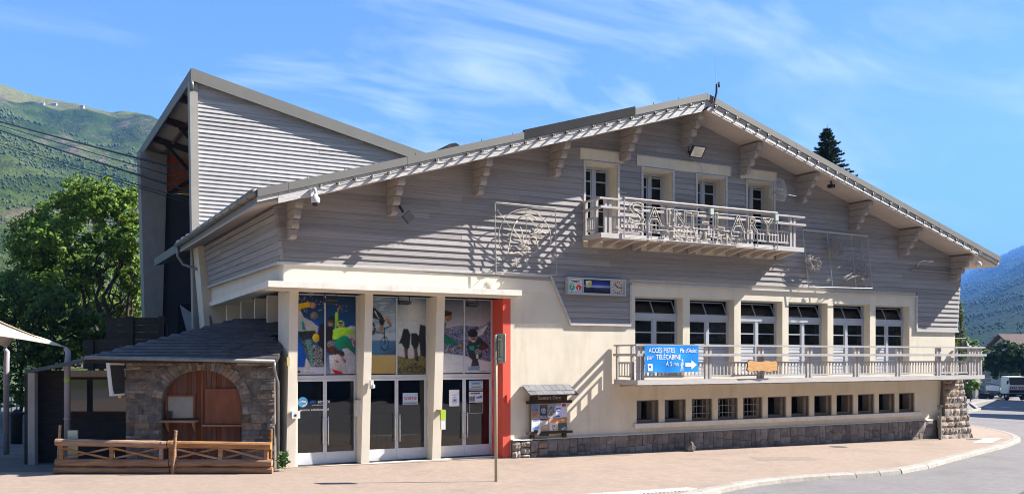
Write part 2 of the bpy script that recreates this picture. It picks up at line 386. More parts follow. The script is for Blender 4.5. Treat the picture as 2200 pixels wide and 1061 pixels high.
# --- outer walls
mb = MB()
holes = [(a, b, UZ0, UZ1) for a, b in UW]+[(a, b, 2.32, 5.03) for a, b in BW]+[(a, b, .82, 1.58) for a, b in SWN]
wallstrips(mb, [.06, 6.88, XA, 27.75], lambda x: 4.86 if x < 6.88 else -.8, lambda x: zu(x)+.05, holes, 0, .46)
mb.build('front_wall', cream, B)
mb = MB()
mb.box(.06, .46, -.3, .40, 1.25, 4.86)                                     # return block beside the first door
mb.box(1.1, 1.25, -.3, 1.3, 11.2, 5.0)
mb.box(27.45, .46, -.8, 27.75, 18, 7.1); mb.box(1.3, 17.7, -.8, 27.45, 18, 7.1)
mb.build('side_wall', cream2, B)
for y in (2.75, 4.35, 6.3, 8.6):
    MB().box(.12, y, 2.9, 1.1, y+.12, 4.86).build('concrete_fin', cream2, B)
mb = MB(); mb.hexa([(.0,10.2,-.3),(1.1,10.2,-.3),(1.1,11.2,-.3),(.0,11.2,-.3)], [(-.62,10.2,7.35),(1.1,10.2,7.35),(1.1,11.2,7.35),(-.62,11.2,7.35)])
mb.build('corner_pilaster', cream2, B)
# cream band and the canopy over the doors
mb = MB(); mb.box(-.12, -.03, 4.95, .06, 10.2, 5.6); mb.box(.06, -.03, 5.03, 8.2, 0, 5.56); mb.box(.06, .46, 4.95, 1.1, 10.2, 5.6)
mb.build('cream_band', cream2, B)
mb = MB()
mb.hexa([(-.67,-.6,4.865),(6.95,-.6,4.865),(6.95,-.03,4.865),(-.12,-.03,4.865)], [(-.67,-.6,5.03),(6.95,-.6,5.03),(6.95,-.03,5.03),(-.12,-.03,5.03)])
mb.hexa([(-.67,-.6,4.865),(-.12,-.03,4.865),(-.12,10.2,4.865),(-.19,10.2,4.865)], [(-.67,-.6,5.03),(-.12,-.03,5.03),(-.12,10.2,5.03),(-.19,10.2,5.03)])
mb.build('canopy', canopy_m, B)
mb = MB(); mb.box(-.60, -.5, 4.80, 6.85, 0, 4.863); mb.build('canopy_soffit', cream2, B)
# interior
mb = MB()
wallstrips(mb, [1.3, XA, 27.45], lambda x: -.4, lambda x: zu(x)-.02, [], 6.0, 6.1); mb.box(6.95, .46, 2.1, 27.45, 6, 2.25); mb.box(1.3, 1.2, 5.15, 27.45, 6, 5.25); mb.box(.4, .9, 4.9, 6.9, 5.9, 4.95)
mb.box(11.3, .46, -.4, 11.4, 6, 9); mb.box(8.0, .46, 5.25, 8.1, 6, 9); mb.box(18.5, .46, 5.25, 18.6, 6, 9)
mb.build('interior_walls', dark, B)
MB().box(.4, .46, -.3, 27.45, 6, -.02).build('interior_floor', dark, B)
# --- roof
mb = MB()
E0, E1 = -1.09, 28.95
for xa, xb in ((E0, XA), (XA, E1)):
    mb.extr([(xa,-1.08,zu(xa)+.06),(xb,-1.08,zu(xb)+.06),(xb,-1.08,zt(xb)-.01),(xa,-1.08,zt(xa)-.01)], (0, 19, 0))
roof = mb.build('roof', metal_roof, B)
mb = MB()
for xa, xb in ((E0, XA), (XA, E1)):
    mb.extr([(xa,-1.08,zu(xa)),(xb,-1.08,zu(xb)),(xb,-1.08,zu(xb)+.057),(xa,-1.08,zu(xa)+.057)], (0, 12.2 if xa < 0 else 19, 0))
mb.build('soffit', soffit_m, roof)
def rake(name, m, xa, xb, f0, f1, ya, yb, par, n=None, segs=1, wav=0):
    mb = MB(); rr = random.Random(5)
    xs = [xa+(xb-xa)*i/segs for i in range(segs+1)]
    for a, b in zip(xs[:-1], xs[1:]):
        w0 = 0 if not wav else wav*mnoise.noise((a*1.7, 0, 0)); w1 = 0 if not wav else wav*mnoise.noise((b*1.7, 0, 0))
        mb.extr([(a,ya,f0(a)+w0),(b,ya,f0(b)+w1),(b,ya,f1(b)),(a,ya,f1(a))], (0, yb-ya, 0))
    return mb.build(name, m, par)
rk = [(E0, -.3), (-.3, 3.0), (3.0, 6.70), (6.70, 10.70), (10.70, XA), (XA, 17.6), (17.6, 21.4), (21.4, 25.2), (25.2, E1)]
for i, (a, b) in enumerate(rk):
    dk = i == 3
    o = rake('rake_flashing', metal_dark if dk else metal_roof, a+.004, b-.004, lambda x: zt(x)-(.20 if x < 25 else .20), lambda x: zt(x)+(.075 if dk else .012), -1.20-(.004 if dk else 0), -1.08, B)
    if dk: o['label'] = 'darker raised section of the rake flashing'
for a, b in ((-.55, 4.2), (4.2, 9), (9, XA)): rake('bargeboard', peel, a+.003, b-.003, lambda x: zu(x)-.06, lambda x: zt(x)-.205, -1.15, -1.085, B, segs=24, wav=.018)
for a, b in ((XA, 18.5), (18.5, 23.5), (23.5, 27.6)): rake('bargeboard', trimw, a+.003, b-.003, lambda x: zu(x)-.02, lambda x: zt(x)-.205, -1.15, -1.085, B)
for a, b in ((E0, -.553), (27.603, E1)): rake('bargeboard', peel, a+.003, b-.003, lambda x: zt(x)-.32, lambda x: zt(x)-.205, -1.15, -1.085, B)
# left eave gutter with its downpipe
mb = MB()
mb.tube([(E0-.06, -1.1, 7.22), (E0-.06, 11.25, 7.17)], .105, 10)
mb.build('gutter', zinc, B, smooth=True)
for y in np.linspace(-.6, 10.8, 12): MB().tube([(E0-.06, y, 7.20), (E0-.06, y+.05, 7.20)], .118, 10).build('gutter_bracket', zinc, B)
MB().tube([(E0-.06, 11.1, 7.16), (E0-.06, 11.12, 6.75), (E0+.1, 11.0, 6.45), (-.42, 10.6, 6.2), (-.36, 10.4, 5.8), (.02, 10.1, 3.3)], .055, 8).build('downpipe', zinc, B, smooth=True)
for x in np.linspace(-.8, 12.5, 14): MB().lathe((x, -1.1, zt(x)+.0), [(.012, 0), (.012, .05), (.004, .09)], 5).build('roof_bolt', black, B)
# --- brackets under the rake: four stacked beams each
for x in (.05, 2.93, 5.66, 8.33, 11.0, 13.55, 16.13, 18.85, 21.6, 24.37, 27.42):
    top = min(zu(x-.1), zu(x+.1))-.012
    b = MB().box(x-.11, -.06, top-.99, x+.11, -.004, top).build('bracket', wood_brk, B)
    for i, L in enumerate((1.0, .82, .62, .44)):
        z1 = top-.25*i; z0 = z1-.237
        pr = [(-.062, z1), (-L, z1), (-L, z0+.09), (-L+.03, z0+.03), (-L+.09, z0), (-.062, z0)]
        mb = MB(); mb.extr([(x-.1+.012*(i % 2), y, z) for y, z in pr], (.2-.02*(i % 2), 0, 0)); mb.build('bracket_beam', wood_brk, b)
# --- weatherboards
P = .186; Z0 = 4.09
LINT = [(9.38, 11.02, 9.48, 9.68), (11.60, 15.58, 9.48, 9.68), (16.08, 17.75, 9.48, 9.68)]
whol = [(a-.1, b+.1, UZ0-.4, UZ1+.08) for a, b in UW]+[(q_[0], q_[1], q_[2]-.12, q_[3]) for q_ in LINT]
def lb(z):
    if z > 5.57:
        a = -.2-.25*(z-5.6)/1.9
        if z > zu(a): a = XA-(11.2-z)/.293
        return a
    return 8.24+(5.57-z)*.77/1.49
def rb(z):
    a = 27.88+(z-4.06)*.086
    if z > zu(a): a = XA+(11.2-z)/.293
    return a
def board(x0a, x1a, x0b, x1b, z0, z1, rr):
    d = rr.uniform(-.004, .006); sag = rr.uniform(-.004, .004)
    yb, ytp = -.060-d, -.012
    mb = MB()
    mb.hexa([(x0a,yb,z0+sag),(x1a,yb,z0-sag),(x1a,-.002,z0-sag),(x0a,-.002,z0+sag)], [(x0b,ytp,z1+.02),(x1b,ytp,z1+.02),(x1b,-.002,z1+.02),(x0b,-.002,z1+.02)])
    return mb
rr = random.Random(11); k = 0
while True:
    z0 = Z0+P*k; z1 = z0+P; zm = (z0+z1)/2
    if z0 > 11.05: break
    if z1+.02 > 11.1: pass
    ivs = []
    if zm < 5.57:
        ivs = [(lb(zm), 11.32, lb(z0), 11.32, lb(z1), 11.32)] + [(25.37, rb(zm), 25.37, rb(z0), 25.37, rb(z1))]
    else:
        ivs = [(lb(zm), rb(zm), lb(z0), rb(z0), lb(min(z1+.02, 11.19)), rb(min(z1+.02, 11.19)))]
    if k == 7: ivs = [(lb(zm), 11.32, lb(z0), 11.32, lb(z1), 11.32), (25.37, rb(zm), 25.37, rb(z0), 25.37, rb(z1))]
    for xa, xb, a0, b0, a1, b1 in ivs:
        hs = sorted([(h[0], h[1]) for h in whol if h[2] < z0+.13 and h[3] > z0+.05])
        segs = []; cur = None; st = (a0, a1)
        for h0, h1 in hs:
            segs.append((st[0], h0, st[1], h0)); st = (h1, h1)
        segs.append((st[0], b0, st[1], b1))
        for p0, p1, q0, q1 in segs:
            if p1-p0 < .06: continue
            # butt joints at random lengths
            cuts = []; c = p0+rr.uniform(3.0, 6.5)
            while c < p1-1.2: cuts.append(c); c += rr.uniform(4.2, 6.8)
            e = [p0]+cuts+[p1]
            for i in range(len(e)-1):
                x0a, x1a = e[i]+(.002 if i else 0), e[i+1]-(.002 if i < len(e)-2 else 0)
                x0b = q0 if i == 0 else x0a; x1b = q1 if i == len(e)-2 else x1a
                if x1b-x0b < .02: x1b = x0b+.02
                board(x0a, x1a, x0b, x1b, z0, z1, rr).build('weatherboard', wood_grey, B, fix=False)
    k += 1
# boards of the leaning left return wall
mb = MB(); mb.hexa([(-.17,.0,5.58),(.06,.0,5.58),(.06,10.2,5.58),(-.17,10.2,5.58)], [(-.44,.0,7.42),(.06,.0,7.42),(.06,10.2,7.42),(-.44,10.2,7.42)])
mb.build('return_wall', dark, B)
k = 8
while Z0+P*k < 7.35:
    z0 = Z0+P*k; z1 = z0+P; xa, xb = lb(z0)-.025, lb(min(z1, 7.44))+.012
    cuts = [-.05]+sorted(rr.sample([2.2, 3.1, 4.4, 5.2, 6.3, 7.4], 1))+[10.15]
    for y0, y1 in zip(cuts[:-1], cuts[1:]):
        mb = MB(); mb.hexa([(xa,y0,z0),(xa+.1,y0,z0),(xa+.1,y1-.004,z0),(xa,y1-.004,z0)], [(xb,y0,z1+.015),(xb+.08,y0,z1+.015),(xb+.08,y1-.004,z1+.015),(xb,y1-.004,z1+.015)])
        mb.build('weatherboard', wood_grey, B, fix=False)
    k += 1
# trim boards that edge the cladding
def trim(a, b, w=.07, d=.075): MB().bar((a[0], -d/2-.002, a[1]), (b[0], -d/2-.002, b[1]), w, d, up=(0,-1,0)).build('trim_board', trimw, B)
trim((-.24, 5.565), (4.0, 5.565)); trim((4.005, 5.565), (8.26, 5.565)); trim((8.25, 5.60), (9.02, 4.06)); trim((9.0, 4.06), (11.35, 4.06)); trim((11.34, 4.10), (11.34, 5.44))
trim((11.31, 5.43), (18.2, 5.43)); trim((18.205, 5.43), (25.37, 5.43)); trim((25.34, 5.39), (25.34, 4.09)); trim((25.30, 4.06), (27.9, 4.06))
MB().bar((-.245, -.06, 5.565), (-.245, 10.15, 5.565), .07, .07).build('trim_board', trimw, B)
for a, b in UW:
    trim((a-.06, UZ0), (a-.06, UZ1+.02), .08, .07); trim((b+.06, UZ0), (b+.06, UZ1+.02), .08, .07); trim((a-.1, UZ1+.05), (b+.1, UZ1+.05), .06, .075)
for a, b, z0, z1 in LINT:
    MB().box(a, -.06, z0-.14, b, -.004, z1-.02).build('lintel_panel', cream, B)
    MB().box(a-.03, -.1, z1-.018, b+.03, -.004, z1+.012).build('trim_board', trimw, B)
    MB().box(b+.002, -.08, z0-.16, b+.05, -.004, z1-.02).build('trim_board', trimw, B)

# --- windows
def pane(x0, z0, x1, z1, y, par, m=winglass, name='pane'): return MB().box(x0, y, z0, x1, y+.008, z1).build(name, m, par, fix=False)
def upper_window(a, b, cur):
    y = .44; mb = MB(); w = b-a; t = .06
    mb.box(a, y, UZ0, a+t, y+.07, UZ1); mb.box(b-t, y, UZ0, b, y+.07, UZ1); mb.box(a+t, y, UZ1-.09, b-t, y+.07, UZ1)
    m = (a+b)/2; mb.box(m-.065, y-.02, UZ0, m+.065, y+.05, UZ1-.092)
    zs = [UZ0+.35, UZ0+.85, UZ0+1.33, UZ0+1.81, UZ1-.14]
    for xa, xb in ((a+t, m-.065), (m+.065, b-t)):
        mb.box(xa, y+.01, UZ0, xa+.045, y+.05, UZ1-.092); mb.box(xb-.045, y+.01, UZ0, xb, y+.05, UZ1-.092)
        for z in zs: mb.box(xa+.045, y+.012, z-.022, xb-.045, y+.046, z+.022)
    f = mb.build('upper_window', whitep, B)
    for xa, xb in ((a+t+.045, m-.11), (m+.11, b-t-.045)):
        zz = [UZ0]+zs
        for z0, z1 in zip(zz[:-1], zz[1:]): pane(xa, z0+.022, xb, z1-.022, y+.026, f)
    if cur: MB().box(a+.1, y+.18, UZ0+1.33, b-.08, y+.2, UZ1-.1).build('blind', curtain, f)
for i, (a, b) in enumerate(UW): upper_window(a, b, i == 0)
def big_window(a, b, i):
    y = .30; mb = MB(); t = .05; H = 5.03; zb = 2.30
    mb.box(a, y, zb, a+t, y+.08, H); mb.box(b-t, y, zb, b, y+.08, H); mb.box(a+t, y, H-.05, b-t, y+.08, H)
    mb.box(a+t, y-.03, 4.30, b-t, y+.08, 4.45); mb.box(a+t, y-.045, 4.452, b-t, y+.08, 4.49)
    m = (a+b)/2; mb.box(m-.05, y-.02, zb, m+.05, y+.06, 4.298)
    for xa, xb in ((a+t, m-.05), (m+.05, b-t)):
        mb.box(xa, y, zb, xa+.055, y+.05, 4.298); mb.box(xb-.055, y, zb, xb, y+.05, 4.298)
        mb.box(xa+.055, y, 4.235, xb-.055, y+.05, 4.298); mb.box(xa+.055, y, 3.83, xb-.055, y+.045, 3.87); mb.box(xa+.055, y, 3.38, xb-.055, y+.05, 3.47)
        mb.box(xa+.055, y, zb, xb-.055, y+.05, zb+.12)
    f = mb.build('balcony_window', whitep, B)
    for xa, xb in ((a+t+.055, m-.105), (m+.105, b-t-.055)):
        pane(xa, 3.87, xb, 4.235, y+.022, f); pane(xa, 3.47, xb, 3.83, y+.022, f)
        mb = MB()
        for z in np.arange(zb+.12, 3.36, .125): mb.hexa([(xa,y+.004,z+.006),(xb,y+.004,z+.006),(xb,y+.03,z+.006),(xa,y+.03,z+.006)], [(xa,y+.018,z+.124),(xb,y+.018,z+.124),(xb,y+.03,z+.124),(xa,y+.03,z+.124)])
        mb.build('lower_panel', whitep, f)
    # hopper light, tilted inwards at the top
    tz0, tz1 = 4.50, 4.93; yo = y+.03; yt = y+.24
    mb = MB(); ww = .03
    mb.bar((a+t+.02, yo, tz0), (a+t+.02, yt, tz1), ww, ww); mb.bar((b-t-.02, yo, tz0), (b-t-.02, yt, tz1), ww, ww); mb.bar((m, yo, tz0), (m, yt, tz1), ww, ww)
    mb.bar((a+t+.04, yt, tz1), (b-t-.04, yt, tz1), ww, ww)
    mb.build('hopper_frame', whitep, f)
    mb = MB(); mb.hexa([(a+t+.04,yo+.02,tz0),(b-t-.04,yo+.02,tz0),(b-t-.04,yo+.026,tz0),(a+t+.04,yo+.026,tz0)], [(a+t+.04,yt+.01,tz1),(b-t-.04,yt+.01,tz1),(b-t-.04,yt+.016,tz1),(a+t+.04,yt+.016,tz1)])
    mb.build('hopper_pane', winglass, f, fix=False)
for i, (a, b) in enumerate(BW): big_window(a, b, i)
lowf = mat('dark_low_window_frame', (.11,.095,.08), .7, .2, 4, .1, 20)
lowg = mat('grimy_low_window_backing', (.17,.145,.115), .8, .3, 1.5, .05, 20)
for i, (a, b) in enumerate(SWN):
    y = .05; mb = MB(); z0, z1 = .82, 1.58; t = .035
    mb.box(a, y, z0, a+t, y+.05, z1); mb.box(b-t-.02, y, z0, b, y+.05, z1); mb.box(a+t, y, z1-t, b-t-.02, y+.05, z1); mb.box(a+t, y, z0, b-t-.02, y+.05, z0+.055)
    f = mb.build('low_window', lowf, B)
    if i in (2, 3, 4):
        mb = MB()
        for q in (1, 2): mb.box(a+(b-a)*q/3.4-.012, y+.012, z0+.05, a+(b-a)*q/3.4+.012, y+.03, z1-.03); mb.box(a+.03, y+.01, z0+(z1-z0)*q/3-.012, b-.05, y+.028, z0+(z1-z0)*q/3+.012)
        mb.build('glazing_bars', mat('grey_glazing_bar', (.17,.16,.14), .7) if i == 2 else MATS['grey_glazing_bar'], f)
    pane(a+.01, z0+.09, b-.215, z1-.005, .405, f, MATS['window_glass'])
    mb = MB(); mb.box(a+.02, .42, z0, a+.10, .44, z1); mb.box(b-.30, .42, z0, b-.22, .44, z1); mb.box(a+.10, .42, z1-.08, b-.30, .44, z1); mb.box(b-.20, .1, z0, b-.02, .44, z1); mb.box(a, .1, z0-.02, b-.2, .44, z0+.1)
    mb.build('recess', lowg, f)
MB().box(11.48, -.1, .665, 25.6, -.003, .815).build('window_sill', canopy_m, B)
# --- entrance: pillars that lean out towards the top
def pillar(x0, x1, lab, m, lean=True):
    yb, yt = (.33 if lean else 0), 0.0
    mb = MB(); zb = -.25
    mb.hexa([(x0-(.02 if lean else 0),yb,zb),(x1,yb,zb),(x1,.8,zb),(x0-(.02 if lean else 0),.8,zb)], [(x0,yt,4.80),(x1,yt,4.80),(x1,.8,4.80),(x0,.8,4.80)])
    o = mb.build('pillar', m, B)
    if lab: o['label'] = lab
pillar(.06, .30, None, cream2); pillar(2.215, 2.44, None, cream2); pillar(4.42, 4.68, None, cream2); pillar(6.61, 6.88, 'red painted pillar beside the last door', red_m, False)
BAY = [(.30, 2.215), (2.44, 4.42), (4.68, 6.61)]
MB().box(.0, .30, -.30, 6.9, 1.2, -.03).build('door_step', canopy_m, B)
DY = .70
for bi, (a, b) in enumerate(BAY):
    z0, zd, zm, zz = -.02, 2.40, 2.50, 4.80; m = (a+b)/2
    mb = MB(); t = .045
    mb.box(a, DY, z0, a+t, DY+.09, zz); mb.box(b-t, DY, z0, b, DY+.09, zz); mb.box(a+t, DY-.01, zd, b-t, DY+.09, zm); mb.box(m-.022, DY, zm, m+.022, DY+.08, zz); mb.box(a+t, DY, zz-.03, b-t, DY+.08, zz)
    for h in (.35, 1.25, 2.05): mb.box(b-t-.012, DY-.03, h, b-t+.02, DY, h+.22)
    d = mb.build('entrance_door', alu, B)
    for xa, xb in ((a+t+.006, m-.003), (m+.003, b-t-.006)):
        mb = MB(); q = .05
        mb.box(xa, DY+.01, z0+.01, xa+q, DY+.06, zd-.006); mb.box(xb-q, DY+.01, z0+.01, xb, DY+.06, zd-.006)
        mb.box(xa+q, DY+.01, zd-.07, xb-q, DY+.06, zd-.006); mb.box(xa+q, DY+.008, z0+.01, xb-q, DY+.055, z0+.34)
        mb.build('door_leaf', alu_kick, d)
        pane(xa+q, z0+.34, xb-q, zd-.07, DY+.03, d, doorglass, 'door_pane')
    for xh in (m-.075, m+.075):
        mb = MB(); mb.tube([(xh, DY-.075, .52), (xh, DY-.075, 1.33)], .018, 8)
        for z in (.6, 1.25): mb.tube([(xh, DY-.07, z), (xh, DY+.012, z)], .012, 6)
        mb.build('door_handle', chrome, d, smooth=True)
# things glimpsed inside through the doors
mb = MB(); mb.box(1.35, 1.9, -.02, 2.3, 2.5, .42); tag(mb.build('cardboard_box', mat('cardboard', (.42,.29,.15), .9), None), 'low cardboard box inside the first door glass', 'box')
ct = thing('wooden_counter', 'pale planked counter seen through the middle door', 'counter', (3.3, 2.4, 0))
for i in range(9): MB().box(2.55+.16*i, 2.2, -.02, 2.70+.16*i, 2.24, 1.15).build('plank', mat('counter_plank', (.50,.33,.16), .6, .2, 3, .2, 10, rnd=.1) if i == 0 else MATS['counter_plank'], ct)
MB().box(2.5, 2.15, 1.16, 4.05, 2.7, 1.22).build('counter_top', MATS['counter_plank'], ct)
# --- plinth of squared stones
def stonewall(x0, x1, z0f, z1f, rr, cell=(.22,.55), hh=(.13,.30)):
    out = []; zmin = min(z0f(x0), z0f(x1)); courses = []
    z = z1f(x0)
    x = x0
    while x < x1-.05:
        w = rr.uniform(*cell); w = min(w, x1-x)
        if x1-x-w < .16: w = x1-x
        top = z1f(x); bot = z0f(x); h = top-bot
        pat = rr.choice([2, 2, 3, 3, 1.5]); zs = [top]
        n = int(round(pat)) if pat != 1.5 else 2
        fr = [rr.uniform(.7, 1.3) for _ in range(n)]; s_ = sum(fr)
        for f in fr: zs.append(zs[-1]-h*f/s_)
        for q in range(n):
            if rr.random() < .35 and w > .38:
                c = w*rr.uniform(.38, .62); out += [(x, x+c, zs[q+1], zs[q]), (x+c, x+w, zs[q+1], zs[q])]
            else: out.append((x, x+w, zs[q+1], zs[q]))
        x += w
    return out
def rough_stone(x0, x1, z0, z1, y, d, rr, g=.012, rough=.03):
    """pillow-faced block: its front is a 5x4 patch pushed in and out"""
    mb = MB(); nx, nz = 4, 3; x0 += g; x1 -= g; z0 += g; z1 -= g
    for j in range(nz+1):
        for i in range(nx+1):
            e = (i in (0, nx))+(j in (0, nz)); u, v = i/nx, j/nz
            yy = y-(d*(.35 if e == 1 else (.15 if e == 2 else 1)))-(rr.uniform(-rough, rough) if e == 0 else rr.uniform(-rough, rough)*.4)
            mb.v.append((x0+(x1-x0)*u+(rr.uniform(-.008,.008)), yy, z0+(z1-z0)*v+rr.uniform(-.008,.008)))
    for j in range(nz):
        for i in range(nx): q = j*(nx+1)+i; mb.f.append((q, q+1, q+nx+2, q+nx+1)); mb.m.append(0)
    n = len(mb.v); ring = [i for i in range(nx+1)]+[(nx+1)*j+nx for j in range(1, nz+1)]+[(nx+1)*nz+i for i in range(nx-1, -1, -1)]+[(nx+1)*j for j in range(nz-1, 0, -1)]
    for q in ring: mb.v.append((mb.v[q][0], y+.06, mb.v[q][2]))
    for i in range(len(ring)): j = (i+1) % len(ring); mb.f.append((ring[i], n+i, n+j, ring[j])); mb.m.append(0)
    return mb
rr = random.Random(4)
MB().hexa([(6.89,-.10,-.8),(26.6,-.10,-.8),(26.6,-.002,-.8),(6.89,-.002,-.8)], [(6.89,-.06,.46),(26.6,-.06,.46),(26.6,-.002,.46),(6.89,-.002,.46)]).build('plinth', mortar, B)
for x0, x1, z0, z1 in stonewall(6.89, 8.15, lambda x: -.12, lambda x: .44, rr, (.25,.42)):
    rough_stone(x0, x1, z0, z1, -.08, .10, rr, .010, .035).build('plinth_stone', stone_l, B)
for x0, x1, z0, z1 in stonewall(8.15, 26.5, lambda x: -.16-.011*x, lambda x: .455, rr, (.26,.52)):
    rough_stone(x0, x1, z0, z1, -.085, .03, rr, .008, .008).build('plinth_stone', stone_d, B)
MB().hexa([(6.89,-.16,.46),(26.6,-.11,.46),(26.6,-.003,.46),(6.89,-.003,.46)], [(6.89,-.14,.485),(26.6,-.09,.485),(26.6,-.003,.505),(6.89,-.003,.505)]).build('plinth_ledge', cream2, B)
# --- battered stone buttress at the right-hand corner
bt = MB().hexa([(26.6,-.4,-.9),(28.42,-.4,-.9),(28.42,.6,-.9),(26.6,.6,-.9)], [(26.9,-.10,2.1),(28.0,-.10,2.1),(28.0,.6,2.1),(26.9,.6,2.1)]).build('buttress', mortar, B)
z = -.42; zs = []
while z < 2.05: h = rr.uniform(.19, .32); zs.append((z, min(z+h, 2.08))); z += h
for z0, z1 in zs:
    f = max(0, min(1, (z0+.9)/3.0)); xl = 26.62+.26*f; xr = 28.42-.42*f; yf = -.40+.29*f
    if z0 < .42: xl = 26.3
    x = xl
    while x < xr-.05:
        w = min(rr.uniform(.26, .55), xr-x)
        if xr-x-w < .14: w = xr-x
        rough_stone(x, x+w, z0, z1, yf-.02, .055, rr, .006, .03).build('buttress_stone', stone_l, bt); x += w
    # stones that turn the corner
    for y0 in (yf+.02, yf+.38):
        mb = rough_stone(0, .36, z0, z1, 0, .06, rr, .008, .02); mb.v = [(xr+.0-p[1]-.02, y0+p[0], p[2]) for p in mb.v]
        mb.build('buttress_stone', stone_l, bt)
# --- balconies
def balcony(x0, x1, yo, zs0, zs1, rail_z, post_xs, rails, panel, joist, gap_hide=None, jz=.1):
    b = MB().box(x0, yo, zs0, x1, -.056, zs1)
    b = b.build('balcony', soffit_m, B)
    MB().box(x0-.01, yo-.03, zs0-.012, x1+.01, yo-.002, zs1+.012).build('fascia_board', trimw, b)
    MB().box(x0-.03, yo-.002, zs0-.012, x0-.002, -.06, zs1+.012).build('fascia_board', trimw, b)
    MB().box(x1+.002, yo-.002, zs0-.012, x1+.03, -.06, zs1+.012).build('fascia_board', trimw, b)
    for px in post_xs:
        for dx in (-.085, .085):
            MB().box(px+dx-.045, yo+.03, zs1+.002, px+dx+.045, yo+.12, rail_z-.03).build('post', wood_rail, b)
    for px in (x0+.08, x1-.08):
        for y in (-.16, yo+.33): MB().box(px-.045, y, zs1+.002, px+.045, y+.09, rail_z-.03).build('post', wood_rail, b)
    for z, w, h, pr in rails:
        MB().box(x0-.06, yo-.03-pr, z-h, x1+.06, yo-.03-pr+w, z).build('rail', wood_rail, b)
        for px in (x0-.0, x1-.0): MB().box(px-w/2+.02, yo-.03-pr+w+.002, z-h, px+w/2+.02, -.06, z-.002).build('rail', wood_rail, b)
    # panels: two slats with balusters between, spaces between the posts
    pz1, pz0, bw, sp = panel
    xs = list(post_xs)
    me = MB().box(-bw/2, -.014, 0, bw/2, .014, pz1-pz0-.1).mesh('baluster', wood_rail)
    for a, c in zip(xs[:-1], xs[1:]):
        a_, c_ = a+.15, c-.15
        MB().box(a_, yo+.05, pz1-.055, c_, yo+.10, pz1).build('panel_rail', wood_rail, b); MB().box(a_, yo+.05, pz0, c_, yo+.10, pz0+.055).build('panel_rail', wood_rail, b)
        n = int((c_-a_)/sp)
        for i in range(n):
            inst(me, 'baluster', b, (a_+(i+.5)*(c_-a_)/n, yo+.075, pz0+.052))
    for px in (x0+.08, x1-.08):
        MB().box(px-.03, yo+.45, pz1-.055, px+.03, -.2, pz1).build('panel_rail', wood_rail, b); MB().box(px-.03, yo+.45, pz0, px+.03, -.2, pz0+.055).build('panel_rail', wood_rail, b)
        n = max(3, int((abs(yo)-.6)/.12))
        for i in range(n): inst(me, 'baluster', b, (px, yo+.5+i*(abs(yo)-.72)/(n-1), pz0+.052), (0,0,math.pi/2))
    n = joist[0]
    for i in range(n):
        x = x0+.25+(x1-x0-.5)*i/(n-1)
        mb = MB(); mb.extr([(x-.05,yo+joist[1],zs0-.002),(x-.05,-.06,zs0-.002),(x-.05,-.06,zs0-joist[2]),(x-.05,yo+joist[1]+.12,zs0-.05)], (.1,0,0))
        mb.build('joist', soffit_m, b)
    return b
LOWB = balcony(10.70, 27.75, -1.30, 2.15, 2.28, 3.42, [10.87, 13.60, 15.90, 18.18, 20.55, 22.80, 25.07, 27.0, 27.55], [(3.42, .13, .055, 0), (3.13, .16, .085, .05)], (2.86, 2.37, .045, .15), (30, .30, .10))
UPB = balcony(9.47, 18.05, -1.09, 6.73, 6.86, 7.97, [9.76, 12.0, 13.7, 15.6, 17.58], [(7.97, .12, .05, 0), (7.70, .14, .07, .05)], (7.42, 6.98, .04, .135), (15, .12, .20))
# ================================================================== poster films above the doors
def posters(bay, pic, xm, z0=2.53, z1=4.76):
    a, b = bay; m = (a+b)/2
    g_ = pic.c.mean(axis=2, keepdims=True); pic.c = np.clip((g_+(pic.c-g_)*1.35)*.74, 0, 1)
    for xa, xb, pa, pb in ((a+.047, m-.024, pic.x0, xm), (m+.024, b-.047, xm, pic.x1)):
        pic.build('poster_panel', B, (xa, DY+.02, z1), (xb-xa, 0, 0), (0, 0, z0-z1), prnt, pa, pb+1e-6)
SK = (.42, .25, .17); K = (.012, .012, .014); WH = (.70, .70, .70)
p = Pic(105, 35, 820, 1030, 130, 180).grad([(35, (.012,.03,.075)), (400, (.03,.085,.22)), (700, (.05,.12,.28)), (1030, (.3,.33,.42))])
p.dots(110, 40, 435, 260, 60, 5, WH).dots(450, 60, 800, 240, 14, 5, WH)
p.poly([(280,330),(350,350),(395,430),(395,540),(350,540),(370,440),(300,360)], (.02,.10,.40)).ell(325,290,42,48,(.22,.18,.17),.4)
p.poly([(385,400),(440,385),(440,900),(400,900),(360,600)], K)
p.poly([(115,190),(185,235),(215,310),(300,360),(372,430),(362,505),(270,525),(190,500),(105,490)], (.62,.62,.60), .1)
p.poly([(190,360),(215,360),(235,470),(200,470)], (.03,.35,.33), .3)
p.poly([(105,160),(260,118),(292,130),(287,180),(200,200),(150,255),(105,255)], (.72,.50,.03)).poly([(272,125),(325,122),(345,165),(320,202),(280,186)], (.5,.27,.2))
p.poly([(160,490),(340,475),(352,570),(185,592)], K, 1, (.06,.06,.06)).ell(345,570,36,56,(.75,.55,.04))
p.poly([(190,590),(235,600),(310,930),(262,850)], K, 1, (.2,.22,.22)).poly([(232,598),(296,590),(330,900),(296,935)], (.42,.60,.57), .8, (.02,.2,.18))
p.poly([(300,640),(410,700),(418,945),(322,935)], (.03,.03,.03), 1, (.45,.46,.46))
p.poly([(118,600),(150,600),(242,800),(217,940),(105,940),(105,650)], (.015,.17,.62), .2)
p.rect(105,940,438,1030,(.62,.62,.70)).poly([(240,820),(292,930),(262,1022),(222,1020)], WH).rect(115,982,182,1010,K).rect(190,1003,330,1009,(.05,.05,.25))
p.poly([(560,240),(598,235),(592,400),(553,455)], (.36,.62,.11)).poly([(580,205),(598,180),(652,155),(612,190),(592,237)], SK)
